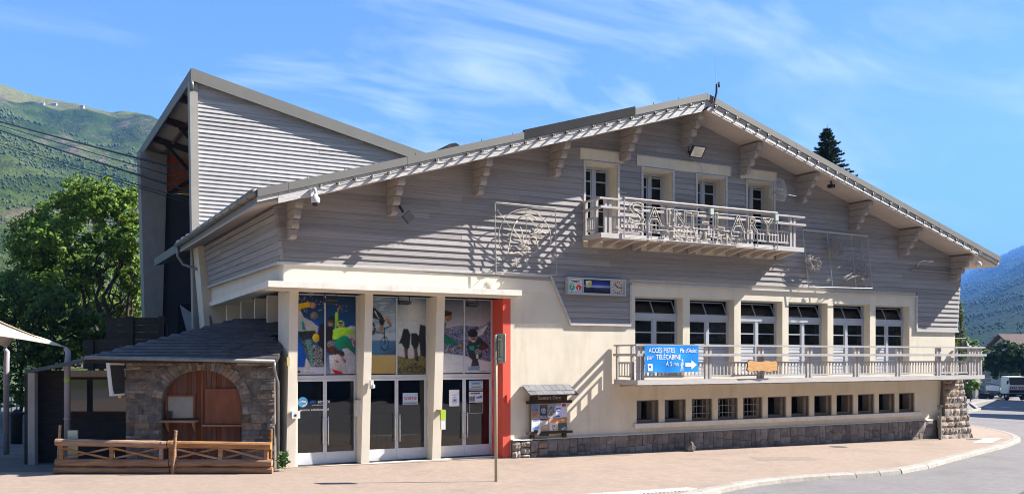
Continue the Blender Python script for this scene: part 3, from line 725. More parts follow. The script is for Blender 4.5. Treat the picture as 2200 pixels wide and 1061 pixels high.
p.poly([(680,445),(760,410),(820,418),(820,600),(700,560)], (.62,.62,.66)).ell(630,392,46,48,(.40,.66,.22)).ell(626,392,29,34,SK).rect(600,360,656,380,K).ell(622,408,10,6,(.5,.05,.05))
p.poly([(440,425),(530,418),(548,450),(522,600),(480,690),(440,710)], K).ell(510,345,48,56,(.015,.015,.018),.3).ell(497,388,31,34,SK).poly([(470,345),(540,345),(535,378),(470,372)], (.13,.06,.04))
p.poly([(556,445),(680,428),(815,470),(812,512),(655,540),(620,588),(523,586),(530,470)], (.42,.70,.13), .15)
p.poly([(550,600),(640,545),(722,545),(805,705),(792,772),(720,700),(650,727),(575,690)], (.01,.23,.12), .2)
p.poly([(650,705),(720,700),(820,790),(820,1030),(690,1030)], (.55,.55,.62), .15).poly([(755,530),(792,560),(806,680),(780,662)], (.55,.05,.04), .5, WH)
p.ell(505,650,56,46,(.5,.5,.5),.6,(.12,.12,.12)).ell(510,725,62,52,(.12,.05,.035),.5).poly([(520,700),(672,742),(682,800),(560,805)], K, .8, (.1,.05,.03))
p.poly([(478,792),(600,775),(692,862),(722,1030),(500,1030)], (.66,.62,.62), .2).poly([(540,850),(602,862),(592,892)], (.58,.05,.03)).poly([(510,960),(642,1000),(652,1030),(560,1030)], (.58,.05,.03)).poly([(640,830),(700,840),(690,900)], (.4,.1,.09))
posters(BAY[0], p, 437)
p = Pic(895, 190, 1405, 950, 130, 180).grad([(190, (.16,.25,.37)), (480, (.48,.57,.62)), (610, (.50,.56,.58)), (625, (.10,.19,.31)), (755, (.14,.21,.26)), (768, (.52,.40,.20)), (950, (.45,.33,.15))])
for i in range(30): p.ell(random.uniform(895,1400), random.uniform(200,560), random.uniform(25,80), random.uniform(8,30), (.36,.45,.53), .1)
p.poly([(895,640),(960,615),(1050,660),(1118,630),(1118,760),(895,760)], (.09,.17,.27), .3)
p.poly([(1118,190),(1405,190),(1405,950),(1118,950)], (.2,.3,.4), .05)
p2 = Pic(895, 190, 1405, 950, 130, 180).grad([(190, (.14,.22,.29)), (420, (.5,.55,.55)), (560, (.62,.66,.66)), (950, (.5,.5,.45))]); k = p.mask([(1118,190),(1405,190),(1405,950),(1118,950)]); p.c[k] = p2.c[k]
gl = np.exp(-(((p.X-1270)/110)**2+((p.Y-350)/150)**2))[..., None]*np.where(p.X > 1118, 1, 0)[..., None]; p.c = p.c*(1-.75*gl)+.80*.75*gl
p.poly([(1118,770),(1260,800),(1405,740),(1405,950),(1118,950)], (.30,.27,.12), .6, (.12,.11,.04)).poly([(1120,900),(1300,840),(1405,900),(1405,950),(1120,950)], (.03,.03,.015), .9, (.2,.18,.08))
p.poly([(1180,500),(1225,498),(1252,560),(1240,690),(1218,705),(1228,805),(1198,800),(1188,690),(1163,645),(1135,645),(1158,590)], K)
p.poly([(1258,540),(1310,538),(1347,590),(1332,660),(1318,700),(1332,830),(1300,822),(1280,690),(1255,645)], K).poly([(1345,450),(1405,465),(1405,790),(1350,765),(1333,560)], (.015,.017,.025)).poly([(1196,700),(1228,700),(1220,780),(1200,780)], (.12,.05,.04)).poly([(1285,700),(1320,690),(1310,790),(1290,790)], (.13,.06,.05))
p.ell(1033,650,31,72,K,.1,None,.3).ell(926,500,42,72,K,.3,(.1,.1,.1),.6).line((930,520),(1030,550),10,K).line((1030,490),(1035,650),8,K).line((1080,470),(1030,500),10,K).line((960,480),(1020,560),8,(.4,.4,.4))
p.poly([(1030,360),(1062,392),(1088,462),(1076,482),(1040,420)], SK).poly([(1000,440),(1022,450),(1022,540),(992,520)], SK).poly([(985,400),(1038,412),(1022,470),(998,462)], K).poly([(912,300),(960,293),(1012,360),(1034,422),(960,402),(912,382)], K, .5, (.04,.04,.04)).line((960,330),(990,400),9,(.6,.6,.6))
posters(BAY[1], p, 1120)
p = Pic(75, 105, 665, 1035, 130, 180).grad([(105, (.10,.125,.165)), (300, (.28,.29,.32)), (440, (.46,.46,.48)), (1035, (.5,.5,.5))])
p.poly([(110,520),(160,470),(300,425),(450,437),(560,430),(600,418),(640,360),(665,345),(665,900),(100,790)], (.10,.115,.23), .9, (.30,.31,.40)).poly([(480,500),(600,430),(640,400),(560,540),(500,560)], (.5,.5,.55), .5).poly([(150,480),(300,430),(330,450),(230,520)], (.45,.45,.52), .7, (.15,.15,.25))
p.poly([(75,770),(325,812),(345,820),(665,895),(665,1035),(75,1035)], (.66,.66,.68), .06)
p.poly([(85,290),(130,325),(168,420),(135,520),(285,660),(262,692),(120,642),(85,560)], (.012,.15,.09), .3).ell(182,325,38,52,(.36,.2,.13)).poly([(112,262),(160,240),(222,262),(217,300),(155,318),(132,362)], (.03,.018,.012)).poly([(150,450),(205,480),(200,500),(160,480)], (.3,.15,.1)).poly([(280,660),(335,690),(340,740),(300,720)], (.3,.15,.1)).poly([(75,740),(106,780),(112,1035),(75,1035)], (.02,.03,.13))
p.ell(185,745,30,32,(.6,.6,.6),.8,K).ell(245,740,32,34,(.6,.6,.6),.8,K)
p.poly([(358,690),(400,610),(520,570),(632,680),(622,722),(545,742),(552,822),(500,870),(522,950),(412,950),(430,870),(390,832),(378,760)], K, .6, (.05,.05,.05)).poly([(385,700),(452,682),(452,745),(400,742)], (.03,.3,.22)).poly([(470,690),(530,670),(520,700)], (.03,.3,.22)).ell(436,527,62,56,(.008,.008,.01)).poly([(380,580),(497,578),(462,642),(430,642)], (.6,.5,.46)).poly([(402,588),(486,588),(470,612),(416,614)], (.16,.03,.025)).ell(590,700,40,30,(.1,.03,.03)).ell(500,765,38,42,(.65,.65,.65),.8,K).rect(480,800,505,850,(.7,.7,.7))
p.poly([(370,960),(420,950),(530,955),(525,1000),(370,1000)], (.25,.32,.42), .5).rect(520,984,620,987,K).rect(530,1012,610,1015,K)
posters(BAY[2], p, 335)

# ================================================================== small things on and in front of the facade
def flood(x, lab):
    t = thing('floodlight', lab, 'floodlight', (x, .25, 4.8), 'black floodlights under the door canopy')
    mb = MB(); mb.tube([(x-.17,.3,4.79),(x-.17,.12,4.79),(x-.17,.08,4.60)], .014, 5); mb.tube([(x+.17,.3,4.79),(x+.17,.12,4.79),(x+.17,.08,4.60)], .014, 5); mb.tube([(x-.17,.3,4.79),(x+.17,.3,4.79)], .014, 5); mb.tube([(x-.17,.12,4.79),(x+.17,.12,4.79)], .014, 5)
    mb.build('bracket', black, t)
    mb = MB(); mb.hexa([(x-.17,-.02,4.56),(x+.17,-.02,4.56),(x+.15,.2,4.53),(x-.15,.2,4.53)], [(x-.19,-.04,4.61),(x+.19,-.04,4.61),(x+.16,.22,4.66),(x-.16,.22,4.66)]); mb.build('housing', black, t)
    MB().box(x-.14, 0, 4.548, x+.14, .16, 4.556).build('lens', lens, t)
flood(1.22, 'black floodlight under the canopy above the skier poster doors'); flood(3.42, 'black floodlight under the canopy above the mountain biker doors'); flood(5.62, 'black floodlight under the canopy beside the red pillar doors')
# gable floodlight
t = thing('gable_floodlight', 'large tilted floodlight high on the gable below the ridge bracket', 'floodlight', (13.75, -.05, 9.95))
mb = MB(); mb.bar((13.75,-.05,10.0), (13.75,-.32,9.98), .06, .06); mb.build('arm', black, t)
R_ = Matrix.Rotation(math.radians(-52), 4, 'X'); c0 = Vector((13.75, -.5, 9.95))
def rb_(mbv): return [tuple(c0+(R_ @ Vector(p))) for p in mbv]
mb = MB().hexa([(-.28,-.22,-.06),(.28,-.22,-.06),(.28,.22,-.06),(-.28,.22,-.06)], [(-.2,-.15,.1),(.2,-.15,.1),(.2,.15,.1),(-.2,.15,.1)]); mb.v = rb_(mb.v); mb.build('housing', black, t)
mb = MB().box(-.23, -.18, -.066, .23, .18, -.062); mb.v = rb_(mb.v); mb.build('lens', mat('lamp_reflector', (.62,.60,.50), .3, .3, 5), t)
mb = MB().tube([(13.75,-.05,10.03),(13.78,-.05,10.5)], .012, 5); mb.build('cable', cable_b, t)
MB().tube([(13.8,-.06,9.85),(14.3,-.075,9.55),(14.32,-.115,9.4),(14.3,-.075,8.6)], .008, 5).build('cable', trimw, t)
# dome camera on the first bracket
t = thing('dome_camera', 'white dome security camera hanging at the left end of the bargeboard', 'camera', (.35, -1.2, 7.2))
MB().box(.28, -1.24, 7.22, .42, -1.152, 7.42).build('mount', white, t)
MB().tube([(.35,-1.2,7.40),(.35,-1.36,7.40),(.35,-1.42,7.34),(.35,-1.42,7.24)], .04, 8).build('arm', white, t, smooth=True)
MB().lathe((.35,-1.42,7.02), [(.10,0),(.115,.03),(.115,.12),(.07,.18),(.04,.24)], 16).build('housing', white, t, smooth=True)
MB().lathe((.35,-1.42,7.02), [(.02,-.09),(.065,-.07),(.085,-.03),(.09,-.003)], 16).build('dome', black, t, smooth=True)
t = thing('small_spotlight', 'small black square spotlight tilted on the second bracket from the left', 'spotlight', (3.1, -.3, 7.1))
MB().bar((3.03,-.5,7.30), (3.14,-.54,7.10), .06, .07).build('arm', black, t)
mb = MB(); c = Vector((3.28,-.58,6.98)); mb.bar(c+Vector((-.10,0,-.09)), c+Vector((.10,0,.09)), .10, .25, up=(.6,0,-.8)); mb.build('housing', black, t)
t = thing('eave_camera', 'small black camera under the right soffit beside a bracket', 'camera', (19.6, -.9, 9.1))
MB().box(19.6, -.95, 9.17, 19.78, -.75, 9.29).build('body', black, t); MB().tube([(19.68,-.85,9.29),(19.68,-.85,9.42)], .03, 6).build('mount', black, t)
# grid antenna
t = thing('grid_antenna', 'curved wire grid antenna below the right rake', 'antenna', (17.5, -.3, 8.75))
mb = MB(); cx, cz, wy = 17.45, 8.93, .62
def ga(u, v): return (cx+u*.52, -.75+.26*(u*u+v*v*.5)+.15*u, cz+v*.38)
for i in range(17):
    u = -1+2*i/16; h = math.sqrt(max(.05, 1-.45*u*u)); mb.tube([ga(u, v*h) for v in np.linspace(-1, 1, 7)], .008, 4)
for v in (-1, -.05, .05, 1): mb.tube([ga(u, v*math.sqrt(max(.05, 1-.45*u*u))) for u in np.linspace(-1, 1, 11)], .013, 4)
mb.build('reflector_grid', trimw, t)
MB().tube([(cx-.25,-.85,cz-.2),(cx-.2,-1.2,cz-.28),(cx+.1,-1.25,cz-.3),(cx+.2,-.9,cz-.2)], .012, 5).build('feed_arm', galv, t)
MB().tube([(cx+.1,-.75,cz),(cx+.2,-.02,cz)], .025, 6).build('mast', galv, t)
# gooseneck lamp and the shelf under it
t = thing('gooseneck_lamp', 'white gooseneck wall lamp above a thin shelf near the right corner', 'lamp', (25.4, -.1, 6.9))
MB().tube([(25.35,-.06,6.60),(25.35,-.15,6.80),(25.45,-.3,6.85),(25.55,-.4,6.82)], .02, 6).build('neck', white, t, smooth=True)
MB().lathe((25.62,-.45,6.79), [(.14,0),(.12,.04),(.03,.07)], 12).build('lamp_head', white, t, smooth=True)
tag(MB().box(24.9, -.16, 6.46, 27.35, -.056, 6.49).build('wall_shelf', wood_brk), 'thin weathered shelf on the boards under the gooseneck lamp', 'shelf')
t = thing('globe_lamp', 'pale globe lamp hanging under the right end of the rake', 'lamp', (27.55, -1.2, 6.7))
MB().lathe((27.55,-1.2,6.72), [(.01,-.13),(.09,-.09),(.13,0),(.09,.09),(.03,.13)], 12).build('globe', mat('opal_glass', (.6,.57,.5), .2), t, smooth=True); MB().tube([(27.55,-1.2,6.85),(27.55,-1.2,7.2)], .02, 6).build('stem', galv, t)
# looped pipe and thin mast on the ridge
tag(MB().tube([(13.4,-1.22,11.10),(13.62,-1.25,11.25),(13.85,-1.25,11.4),(13.95,-1.25,11.75),(13.96,-1.25,12.02),(14.05,-1.25,12.12),(14.06,-1.25,11.95)], .035, 6).build('ridge_conduit', black, smooth=True), 'black looped conduit sticking up at the ridge of the gable', 'conduit')
tag(MB().tube([(14.06,-1.1,11.55),(14.06,-1.1,13.3)], [.012,.003], 5).build('whip_antenna', galv), 'hair thin whip antenna on the ridge', 'antenna')
# strings of bulbs along the rakes
bulb_me = MB().lathe((0,0,0), [(.018,-.10),(.026,-.06),(.03,0),(.02,.05),(.006,.06)], 7, ax=(0,-1,.35)).mesh('bulb', neon, smooth=True)
sock_me = MB().lathe((0,.02,0), [(.03,-.03),(.034,.0),(.034,.04)], 7, ax=(0,-1,.35)).mesh('socket', black)
for xa, xb, lab in ((.55, 13.4, 'string of pale bulbs along the left rake of the gable'), (13.95, 27.6, 'string of pale bulbs along the right rake of the gable')):
    t = thing('light_string', lab, 'string lights', ((xa+xb)/2, -1.2, zt((xa+xb)/2)-.3), 'bulb strings on the gable')
    n = int(abs(xb-xa)/.47); pts = []
    for i in range(n+1):
        x = xa+(xb-xa)*i/n; z = zt(x)-.285+random.uniform(-.03,.03); pts.append((x, -1.19, z))
        inst(bulb_me, 'bulb', t, (x, -1.25, z-.02), (random.uniform(-.3,.3), random.uniform(-.4,.4), 0)); inst(sock_me, 'socket', t, (x, -1.20, z))
        if i < n: xm = x+(xb-xa)/n/2; pts.append((xm, -1.185, zt(xm)-.30-random.uniform(.0,.05)))
    MB().tube(pts, .010, 4).build('cable', cable_b, t)
    if xa > 13: 
        for k in range(9):
            x0 = xa+(xb-xa)*k/9; x1 = xa+(xb-xa)*(k+1)/9-.04
            MB().tube([(x0,-1.19,zu(x0)+.03),(x1,-1.19,zu(x1)+.03)], .022, 5).build('light_tube', white, t)
# ------------------------------------------------ light figures in frames
def bil(c, u, v):
    tl, tr, bl, br = [Vector((q[0], 0, q[1])) for q in c]; p = (tl*(1-u)+tr*u)*(1-v)+(bl*(1-u)+br*u)*v; return p
def framefig(name, lab, corners, y, curves, verts, scr, m, stars):
    cen = bil(corners, .5, .5); t = thing(name, lab, 'light decoration', (cen.x, y, cen.z), 'light figures on the gable')
    q = lambda u, v, dy=0: (bil(corners, u, v).x, y+dy, bil(corners, u, v).z)
    mb = MB(); mb.tube([q(0,0),q(1,0)], .032, 6); mb.tube([q(0,1),q(1,1)], .018, 6); mb.tube([q(0,0),q(0,1)], .018, 6); mb.tube([q(1,0),q(1,1)], .018, 6)
    for u in verts: mb.tube([q(u,0),q(u,1)], .013, 5)
    for u in (.05,.95):
        for v in (.1,.9): mb.tube([q(u,v), q(u,v,-y-.05)], .012, 5)
    mb.build('frame', galv, t)
    for c in curves: MB().tube([q(u,v,-.03+random.uniform(-.015,.015)) for u, v in c[0]], c[1], 6).build('light_tube', c[2], t, smooth=True)
    for (u, v, ru, rv, n) in scr:
        for k in range(n):
            a0 = random.uniform(0, 6.28); pts = []
            for i in range(9): a0 += random.uniform(.4,.9); r = random.uniform(.2, 1); pts.append(q(u+ru*r*math.cos(a0), v+rv*r*math.sin(a0), -.03+random.uniform(-.03,.03)))
            MB().tube(pts, .010, 4).build('light_strand', m, t)
    for u, v in stars:
        mb = MB(); o = Vector(q(u,v,-.03))
        for k in range(4): a_ = k*math.pi/4+.2; d = Vector((math.cos(a_), 0, math.sin(a_)))*.13; mb.tube([o-d, o+d], .011, 5)
        mb.build('star', m, t)
def mp1(l): return [((x-100-20*(y-65)/870)/765, (y-65-75*(x-100)/765)/870) for x, y in l]
C1 = [(l, r, m) for l, r, m in [
 ([(180,660),(158,600),(150,550),(148,450),(160,380),(185,320),(215,265),(260,220),(310,185),(360,165),(420,152),(480,150),(540,160),(590,185)], .016, neon_d),
 ([(610,195),(645,225),(680,260),(720,305),(750,350),(775,395),(790,440),(800,480),(800,520),(800,580),(790,640)], .016, neon),
 ([(385,275),(430,240),(490,230),(545,235),(585,255),(612,283)], .024, neon),
 ([(372,298),(345,330),(330,360),(312,410),(300,450),(290,510),(280,570),(268,620),(260,665),(265,712),(330,712),(400,698),(500,700),(595,705),(632,685),(632,600),(610,530),(575,505),(548,510),(520,535),(540,572)], .02, neon),
 ([(310,400),(360,460),(410,530),(438,556),(450,520),(432,450),(412,375)], .018, neon),
 ([(520,430),(540,470),(600,462),(660,440),(690,425),(682,395),(692,350),(662,340),(652,372),(690,385)], .018, neon),
 ([(560,500),(600,488),(640,470),(690,450),(735,465),(745,490)], .016, neon), ([(500,300),(530,280),(575,320)], .016, neon), ([(120,160),(210,270),(310,420)], .010, galv),
 ([(490,550),(430,600),(470,640),(520,600),(450,570),(500,660),(420,680)], .012, neon), ([(600,340),(640,410),(600,440)], .012, neon)]]
framefig('ibex_light_figure', 'wire frame light figure with circle and horned animal left of upper balcony', [(6.18,7.65),(8.30,7.63),(6.22,5.57),(8.34,5.56)], -.30, [(mp1(l), r, m) for l, r, m in C1], [.505], [(.45,.62,.10,.10,4),(.7,.42,.08,.06,3)], neon, [(.32,.85),(.93,.75)])
def mp2(l): return [((x-130-80*(y-100)/870)/970, (y-100-90*(x-130)/970)/870) for x, y in l]
C2 = [([(600,740),(640,700),(690,660),(740,600),(750,570),(800,530),(850,510),(900,490),(950,465),(1000,460),(1012,500),(960,520),(920,535)], .02, neon_d), ([(770,620),(850,580),(905,560),(920,620),(905,700),(860,790),(800,830),(740,880),(700,945)], .018, neon_d),
 ([(690,920),(720,860),(790,830),(850,850),(905,860),(980,840),(1060,800),(1110,790)], .02, neon_d), ([(720,945),(800,890),(880,860),(940,830),(1000,760),(1050,700),(1060,640)], .018, neon_d), ([(930,870),(960,760),(1000,650),(1040,620),(1090,680),(1110,780),(1150,860),(1100,850)], .018, neon_d), ([(920,910),(1000,860),(1100,810),(1050,770),(1090,720)], .014, neon_d), ([(960,480),(980,350),(1000,200)], .01, neon_d), ([(990,760),(920,680)], .008, galv), ([(1010,500),(1125,520)], .014, neon_d)]
framefig('figure_light_frame', 'wide wire frame light figure with tangled tubes on the right of the gable', [(18.83,7.66),(22.22,7.63),(19.14,5.58),(22.50,5.64)], -.30, [(mp2(l), r, m) for l, r, m in C2], [.365,.735,.9], [(.47,.27,.14,.17,24),(.10,.57,.13,.18,24),(.19,.18,.05,.10,6),(.87,.75,.09,.14,10)], neon_d, [(.30,.87)])
# ------------------------------------------------ outlined town name on the upper balcony
LY = -1.16
t = thing('town_name_light_sign', 'pale outlined letter light sign fixed along the front of the upper balcony', 'sign', (13.5, LY, 7.3))
ZT, ZB = 7.97, 6.72; X0, X1 = 10.30, 16.75
mb = MB(); mb.tube([(X0,LY,ZT+.02),(X1,LY,ZT+.02)], .035, 8); mb.tube([(X0,LY,6.76),(X1,LY,6.76)], .018, 6); mb.tube([(X0,LY,7.22),(X1,LY,7.22)], .02, 6)
for x in (X0, X1, 13.88): mb.tube([(x,LY,ZT),(x,LY,6.74)], .022, 6)
for x in (11.35, 15.85): mb.tube([(x,LY,7.22),(x,LY,6.76)], .016, 6)
mb.tube([(X0,LY,7.78),(X1,LY,7.78)], .012, 5); mb.tube([(11.4,LY,7.08),(15.0,LY,7.08)], .012, 5); mb.tube([(12.1,LY,6.83),(15.0,LY,6.83)], .012, 5)
mb.build('frame', trimw, t)
def outl(ch, size, x, z, w): 
    me = textmesh(ch, size, outline=.0145, mats=neon); xs = [v.co.x for v in me.vertices]; ww = max(xs)-min(xs); me.transform(Matrix.Translation((-(max(xs)+min(xs))/2, 0, 0))); me.transform(Matrix.Diagonal((w/ww, 1, 1, 1))); inst(me, 'letter', t, (x, LY-.03, z), TXROT)
outl('S', .98, 10.76, 7.50, .62)
for ch, x, w in (('A',11.45,.60),('I',12.0,.16),('N',12.48,.50),('T',13.0,.52),('-',13.52,.28),('L',14.15,.40),('A',14.95,.62),('R',15.62,.48),('Y',16.28,.56)):
    outl(ch, .74 if ch != 'L' else .80, x, 7.49, w)
for ch, x in zip('SOULAN', (12.42,12.82,13.22,13.62,14.12,14.55)): outl(ch, .36, x, 6.98, .26)
for x0 in (11.82, 14.88): MB().tube([(x0+.05*i, LY-.03, 6.88+(.16 if i % 2 else 0)) for i in range(6)], .012, 5).build('zigzag_tube', neon, t)
for x in (13.80, 16.68): MB().box(x-.07, LY-.06, 7.72, x+.07, LY+.05, 7.92).build('junction_box', mat('pale_green_box', (.45,.52,.45), .5) if x < 14 else MATS['pale_green_box'], t)
# ------------------------------------------------ clock panel
t = thing('clock_panel', 'wide white framed information panel with a clock on the grey boards', 'sign', (9.9, -.1, 5.28))
x0, x1, z0, z1, y = 8.80, 11.02, 5.00, 5.54, -.24
mb = MB(); mb.box(x0, y, z0, x1, -.06, z0+.055); mb.box(x0, y, z1-.055, x1, -.06, z1); mb.box(x0, y, z0+.055, x0+.05, -.06, z1-.055); mb.box(x1-.05, y, z0+.055, x1, -.06, z1-.055); mb.box(x0+.05, -.19, z0+.055, x1-.05, -.07, z1-.055)
for x in (9.38, 10.44): mb.box(x-.015, y+.01, z0+.055, x+.015, -.19, z1-.055)
mb.build('frame', whitep, t)
p = Pic(0, 0, 100, 100, 60, 60).grad([(0, (.64,.64,.63)), (100, (.64,.64,.63))])
p.poly([(12,6),(30,14),(50,12),(70,14),(88,6),(78,18),(60,24),(40,24),(22,18)], (.05,.035,.03), .4)
for cx, c in ((25,(.03,.36,.14)), (73,(.55,.03,.025))):
    p.ell(cx, 62, 21, 25, c)
    for k in range(12): a_ = k*math.pi/6; p.ell(cx+18*math.cos(a_), 62+21*math.sin(a_), 2.3, 2.3, (.64,.64,.6), 0)
p.line((25,62),(28,45),5,(.8,.8,.7)).line((25,62),(20,70),5,(.8,.8,.7)).line((73,62),(74,80),6,(.8,.8,.7)).rect(8,30,44,33,(.2,.2,.2)).rect(55,30,92,33,(.2,.2,.2)).ell(22,95,4,3,K)
p.build('hours_panel', t, (8.85,-.194,5.485), (.515,0,0), (0,0,-.43), prnt)
p = Pic(0, 0, 100, 100, 80, 50).grad([(0, (.008,.010,.10)), (35, (.015,.045,.32)), (50, (.30,.38,.65)), (54, (.62,.42,.45)), (57, (.05,.04,.14)), (100, (.01,.012,.05))])
for i in range(80): p.c[:, i] *= .55+.45*math.exp(-((i-45)/26)**2)
p.poly([(0,52),(20,60),(36,58),(45,72),(60,68),(70,78),(100,84),(100,100),(0,100)], (.008,.01,.03), .4).poly([(9,12),(30,6),(32,55),(13,62)], (.60,.58,.30), .15).poly([(15,20),(24,18),(25,40),(16,44)], (.55,.5,.1), .4)
p.build('picture_panel', t, (9.40,-.194,5.485), (1.02,0,0), (0,0,-.43), prnt)
MB().box(10.456, -.196, 5.055, 10.97, -.192, 5.485).build('clock_face', mat('clock_face_pinkish', (.52,.42,.36), .5), t)
cx, cz = 10.71, 5.27; mb = MB()
for k in range(12): a_ = k*math.pi/6; mb.bar((cx+.155*math.cos(a_),-.202,cz+.155*math.sin(a_)), (cx+(.195)*math.cos(a_),-.202,cz+.195*math.sin(a_)), .02, .008, up=(0,1,0))
mb.build('hour_marks', ink_k, t)
MB().bar((cx,-.208,cz), (cx+.185,-.208,cz-.012), .022, .006, up=(0,1,0)).build('minute_hand', ink_k, t); MB().bar((cx+.02,-.215,cz-.01), (cx-.115,-.215,cz+.10), .026, .006, up=(0,1,0)).build('hour_hand', ink_k, t)
# ------------------------------------------------ banner, wooden slab
t = thing('banner', 'blue banner with white lettering and an arrow tied to the lower balcony rail', 'banner', (11.99, -1.42, 2.95))
nx, nz = 26, 12; mb = MB(); bx0, bx1, bz0, bz1 = 10.92, 13.05, 2.53, 3.39
def bn(u, v): return -1.415+.009*math.sin(u*17+v*2.5)*(.3+v)-.007*math.sin(u*8-v*4)+.004*math.sin(9*v)
for j in range(nz+1):
    for i in range(nx+1): u, v = i/nx, j/nz; mb.v.append((bx0+(bx1-bx0)*u, bn(u,v), bz1-(bz1-bz0)*v+.02*math.sin(math.pi*u*3)*(v if v > .5 else 0)*.4))
for j in range(nz):
    for i in range(nx): q = j*(nx+1)+i; mb.f.append((q,q+nx+1,q+nx+2,q+1)); mb.m.append(0)
mb.build('cloth', banner_m, t, smooth=True, fix=False)
YB = -1.454
text('ACCÈS PISTES', .215, (11.58, YB, 3.22), ink_w, t, sx=.80); text("Pla d'Adet", .205, (12.62, YB, 3.22), ink_w, t, shear=.25, sx=.80)
text('par', .205, (11.10, YB, 3.01), ink_w, t, shear=.25, sx=.85); text('TÉLÉCABINE', .215, (11.83, YB, 3.01), ink_w, t, sx=.82); text('À 5 mn', .20, (11.98, YB, 2.79), ink_w, t, sx=.85)
mb = MB(); mb.extr([(12.52,YB,2.83),(12.76,YB,2.83),(12.76,YB,2.91),(12.98,YB,2.77),(12.76,YB,2.62),(12.76,YB,2.70),(12.52,YB,2.70)], (0,.006,0)); mb.build('arrow', ink_w, t)
mb = MB(); mb.lathe((12.40,YB,2.915), [(.001,-.035),(.03,-.02),(.036,0),(.03,.02),(.001,.035)], 8)
mb.bar((12.40,YB,2.87),(12.375,YB,2.73),.075,.008,up=(0,1,0)); mb.bar((12.37,YB,2.74),(12.33,YB,2.56),.04,.008,up=(0,1,0)); mb.bar((12.385,YB,2.74),(12.42,YB,2.65),.04,.008,up=(0,1,0)); mb.bar((12.42,YB,2.66),(12.42,YB,2.56),.035,.008,up=(0,1,0)); mb.bar((12.40,YB,2.85),(12.46,YB,2.76),.028,.008,up=(0,1,0)); mb.bar((12.38,YB,2.85),(12.32,YB,2.75),.028,.008,up=(0,1,0))
mb.build('walking_figure', ink_w, t)
MB().box(11.02, YB, 2.58, 11.20, YB+.005, 2.80).build('logo', ink_w, t); MB().extr([(11.05,YB-.004,2.70),(11.09,YB-.004,2.76),(11.16,YB-.004,2.72),(11.12,YB-.004,2.66)], (0,.003,0)).build('logo_mark', ink_b, t)
bpy.context.view_layer.update()
for ch in t.children:            # the print lies on the folds of the cloth
    if ch.name.startswith('cloth'): continue
    M_ = Matrix.LocRotScale(ch.location+Vector((11.99,-1.42,2.95)), ch.rotation_euler, None); Mi = M_.inverted(); lift = .004 if ch.name.startswith('logo_mark') else 0
    ym = min((M_ @ v.co).y for v in ch.data.vertices)+.0015
    for v in ch.data.vertices:
        w = M_ @ v.co; w.y = bn((w.x-bx0)/(bx1-bx0), (bz1-w.z)/(bz1-bz0))-(.008 if w.y < ym else .003)-lift; v.co = Mi @ w
t = thing('wood_slab_sign', 'live edge wooden slab hung on the lower balcony rail', 'sign', (15.8, -1.45, 2.72))
pts = [(15.12,2.84),(15.22,2.90),(15.45,2.87),(15.75,2.85),(15.98,2.89),(16.2,2.86),(16.40,2.88),(16.46,2.80),(16.44,2.62),(16.47,2.54),(16.28,2.55),(16.12,2.50),(15.95,2.53),(15.7,2.56),(15.4,2.55),(15.2,2.52),(15.1,2.60),(15.14,2.70)]
MB().extr([(x,-1.46,z) for x, z in pts], (0,.05,0)).build('slab', slab_wood, t)
cxm = sum(q[0] for q in pts)/len(pts); czm = sum(q[1] for q in pts)/len(pts)
MB().extr([(cxm+(x-cxm)*1.025,-1.45,czm+(z-czm)*1.07) for x, z in pts], (0,.03,0)).build('bark_edge', edge_bark, t)
# ------------------------------------------------ notice board with its papers
t = thing('notice_board', 'small roofed dark timber notice board with a carved heading on the cream wall', 'notice board', (8.15, -.1, .48))
mb = MB(); mb.box(7.52, -.16, .50, 7.64, -.06, 1.80); mb.box(8.68, -.16, .50, 8.80, -.06, 1.80); mb.build('leg', dkwood, t)
MB().box(7.32, -.2, 1.575, 8.98, -.165, 1.665).build('beam', dkwood, t); MB().box(7.34, -.2, .63, 9.0, -.165, .71).build('beam', dkwood, t)
MB().box(7.5, -.165, .69, 8.82, -.155, 1.58).build('backboard', mat('beige_backboard', (.42,.33,.24), .8), t); MB().box(7.52, -.19, 1.67, 8.80, -.17, 1.83).build('heading_board', dkwood, t)
text('Sentiers Dare', .15, (8.15, -.197, 1.75), ink_s, t)
mb = MB(); mb.hexa([(7.30,-.5,1.83),(9.0,-.5,1.83),(9.0,-.03,2.10),(7.30,-.03,2.10)], [(7.30,-.5,1.86),(9.0,-.5,1.86),(9.0,-.03,2.13),(7.30,-.03,2.13)]); mb.build('roof_board', dkwood, t)
for r in range(2):
    n = 7; ya, yb = (-.53, -.26) if r == 0 else (-.33, -.02); za, zb = (1.862+.012*r, 1.995+.012*r) if r == 0 else (1.975, 2.145)
    for i in range(n):
        xa = 7.27+(1.75/n)*(i-(.25 if r else 0)); xb = xa+1.75/n-.012; xa = max(7.27, xa); xb = min(9.02, xb); dy = random.uniform(-.02,.02)
        MB().hexa([(xa,ya+dy,za),(xb,ya+dy,za),(xb,yb,zb),(xa,yb,zb)], [(xa,ya+dy,za+.014),(xb,ya+dy,za+.014),(xb,yb,zb+.014),(xa,yb,zb+.014)]).build('slate', slate_l, t)
MB().box(7.78, -.215, .57, 8.12, -.202, .66).build('name_plate', mat('dark_green_plate', (.02,.03,.025), .5), t)
def paper(lab, x0, x1, z0, z1, pic, y=-.172, curl=.0):
    o = pic.build('paper', None, (x0,y,z1), (x1-x0,0,0), (0,0,z0-z1), prnt2, bulge=(lambda u, v: curl*math.sin(u*3.1+v*2)))
    return tag(o, lab, 'poster', 'papers on the notice board')
PW = (.66,.66,.70)
q = lambda *st: Pic(0,0,100,100,22,30).grad(list(st))
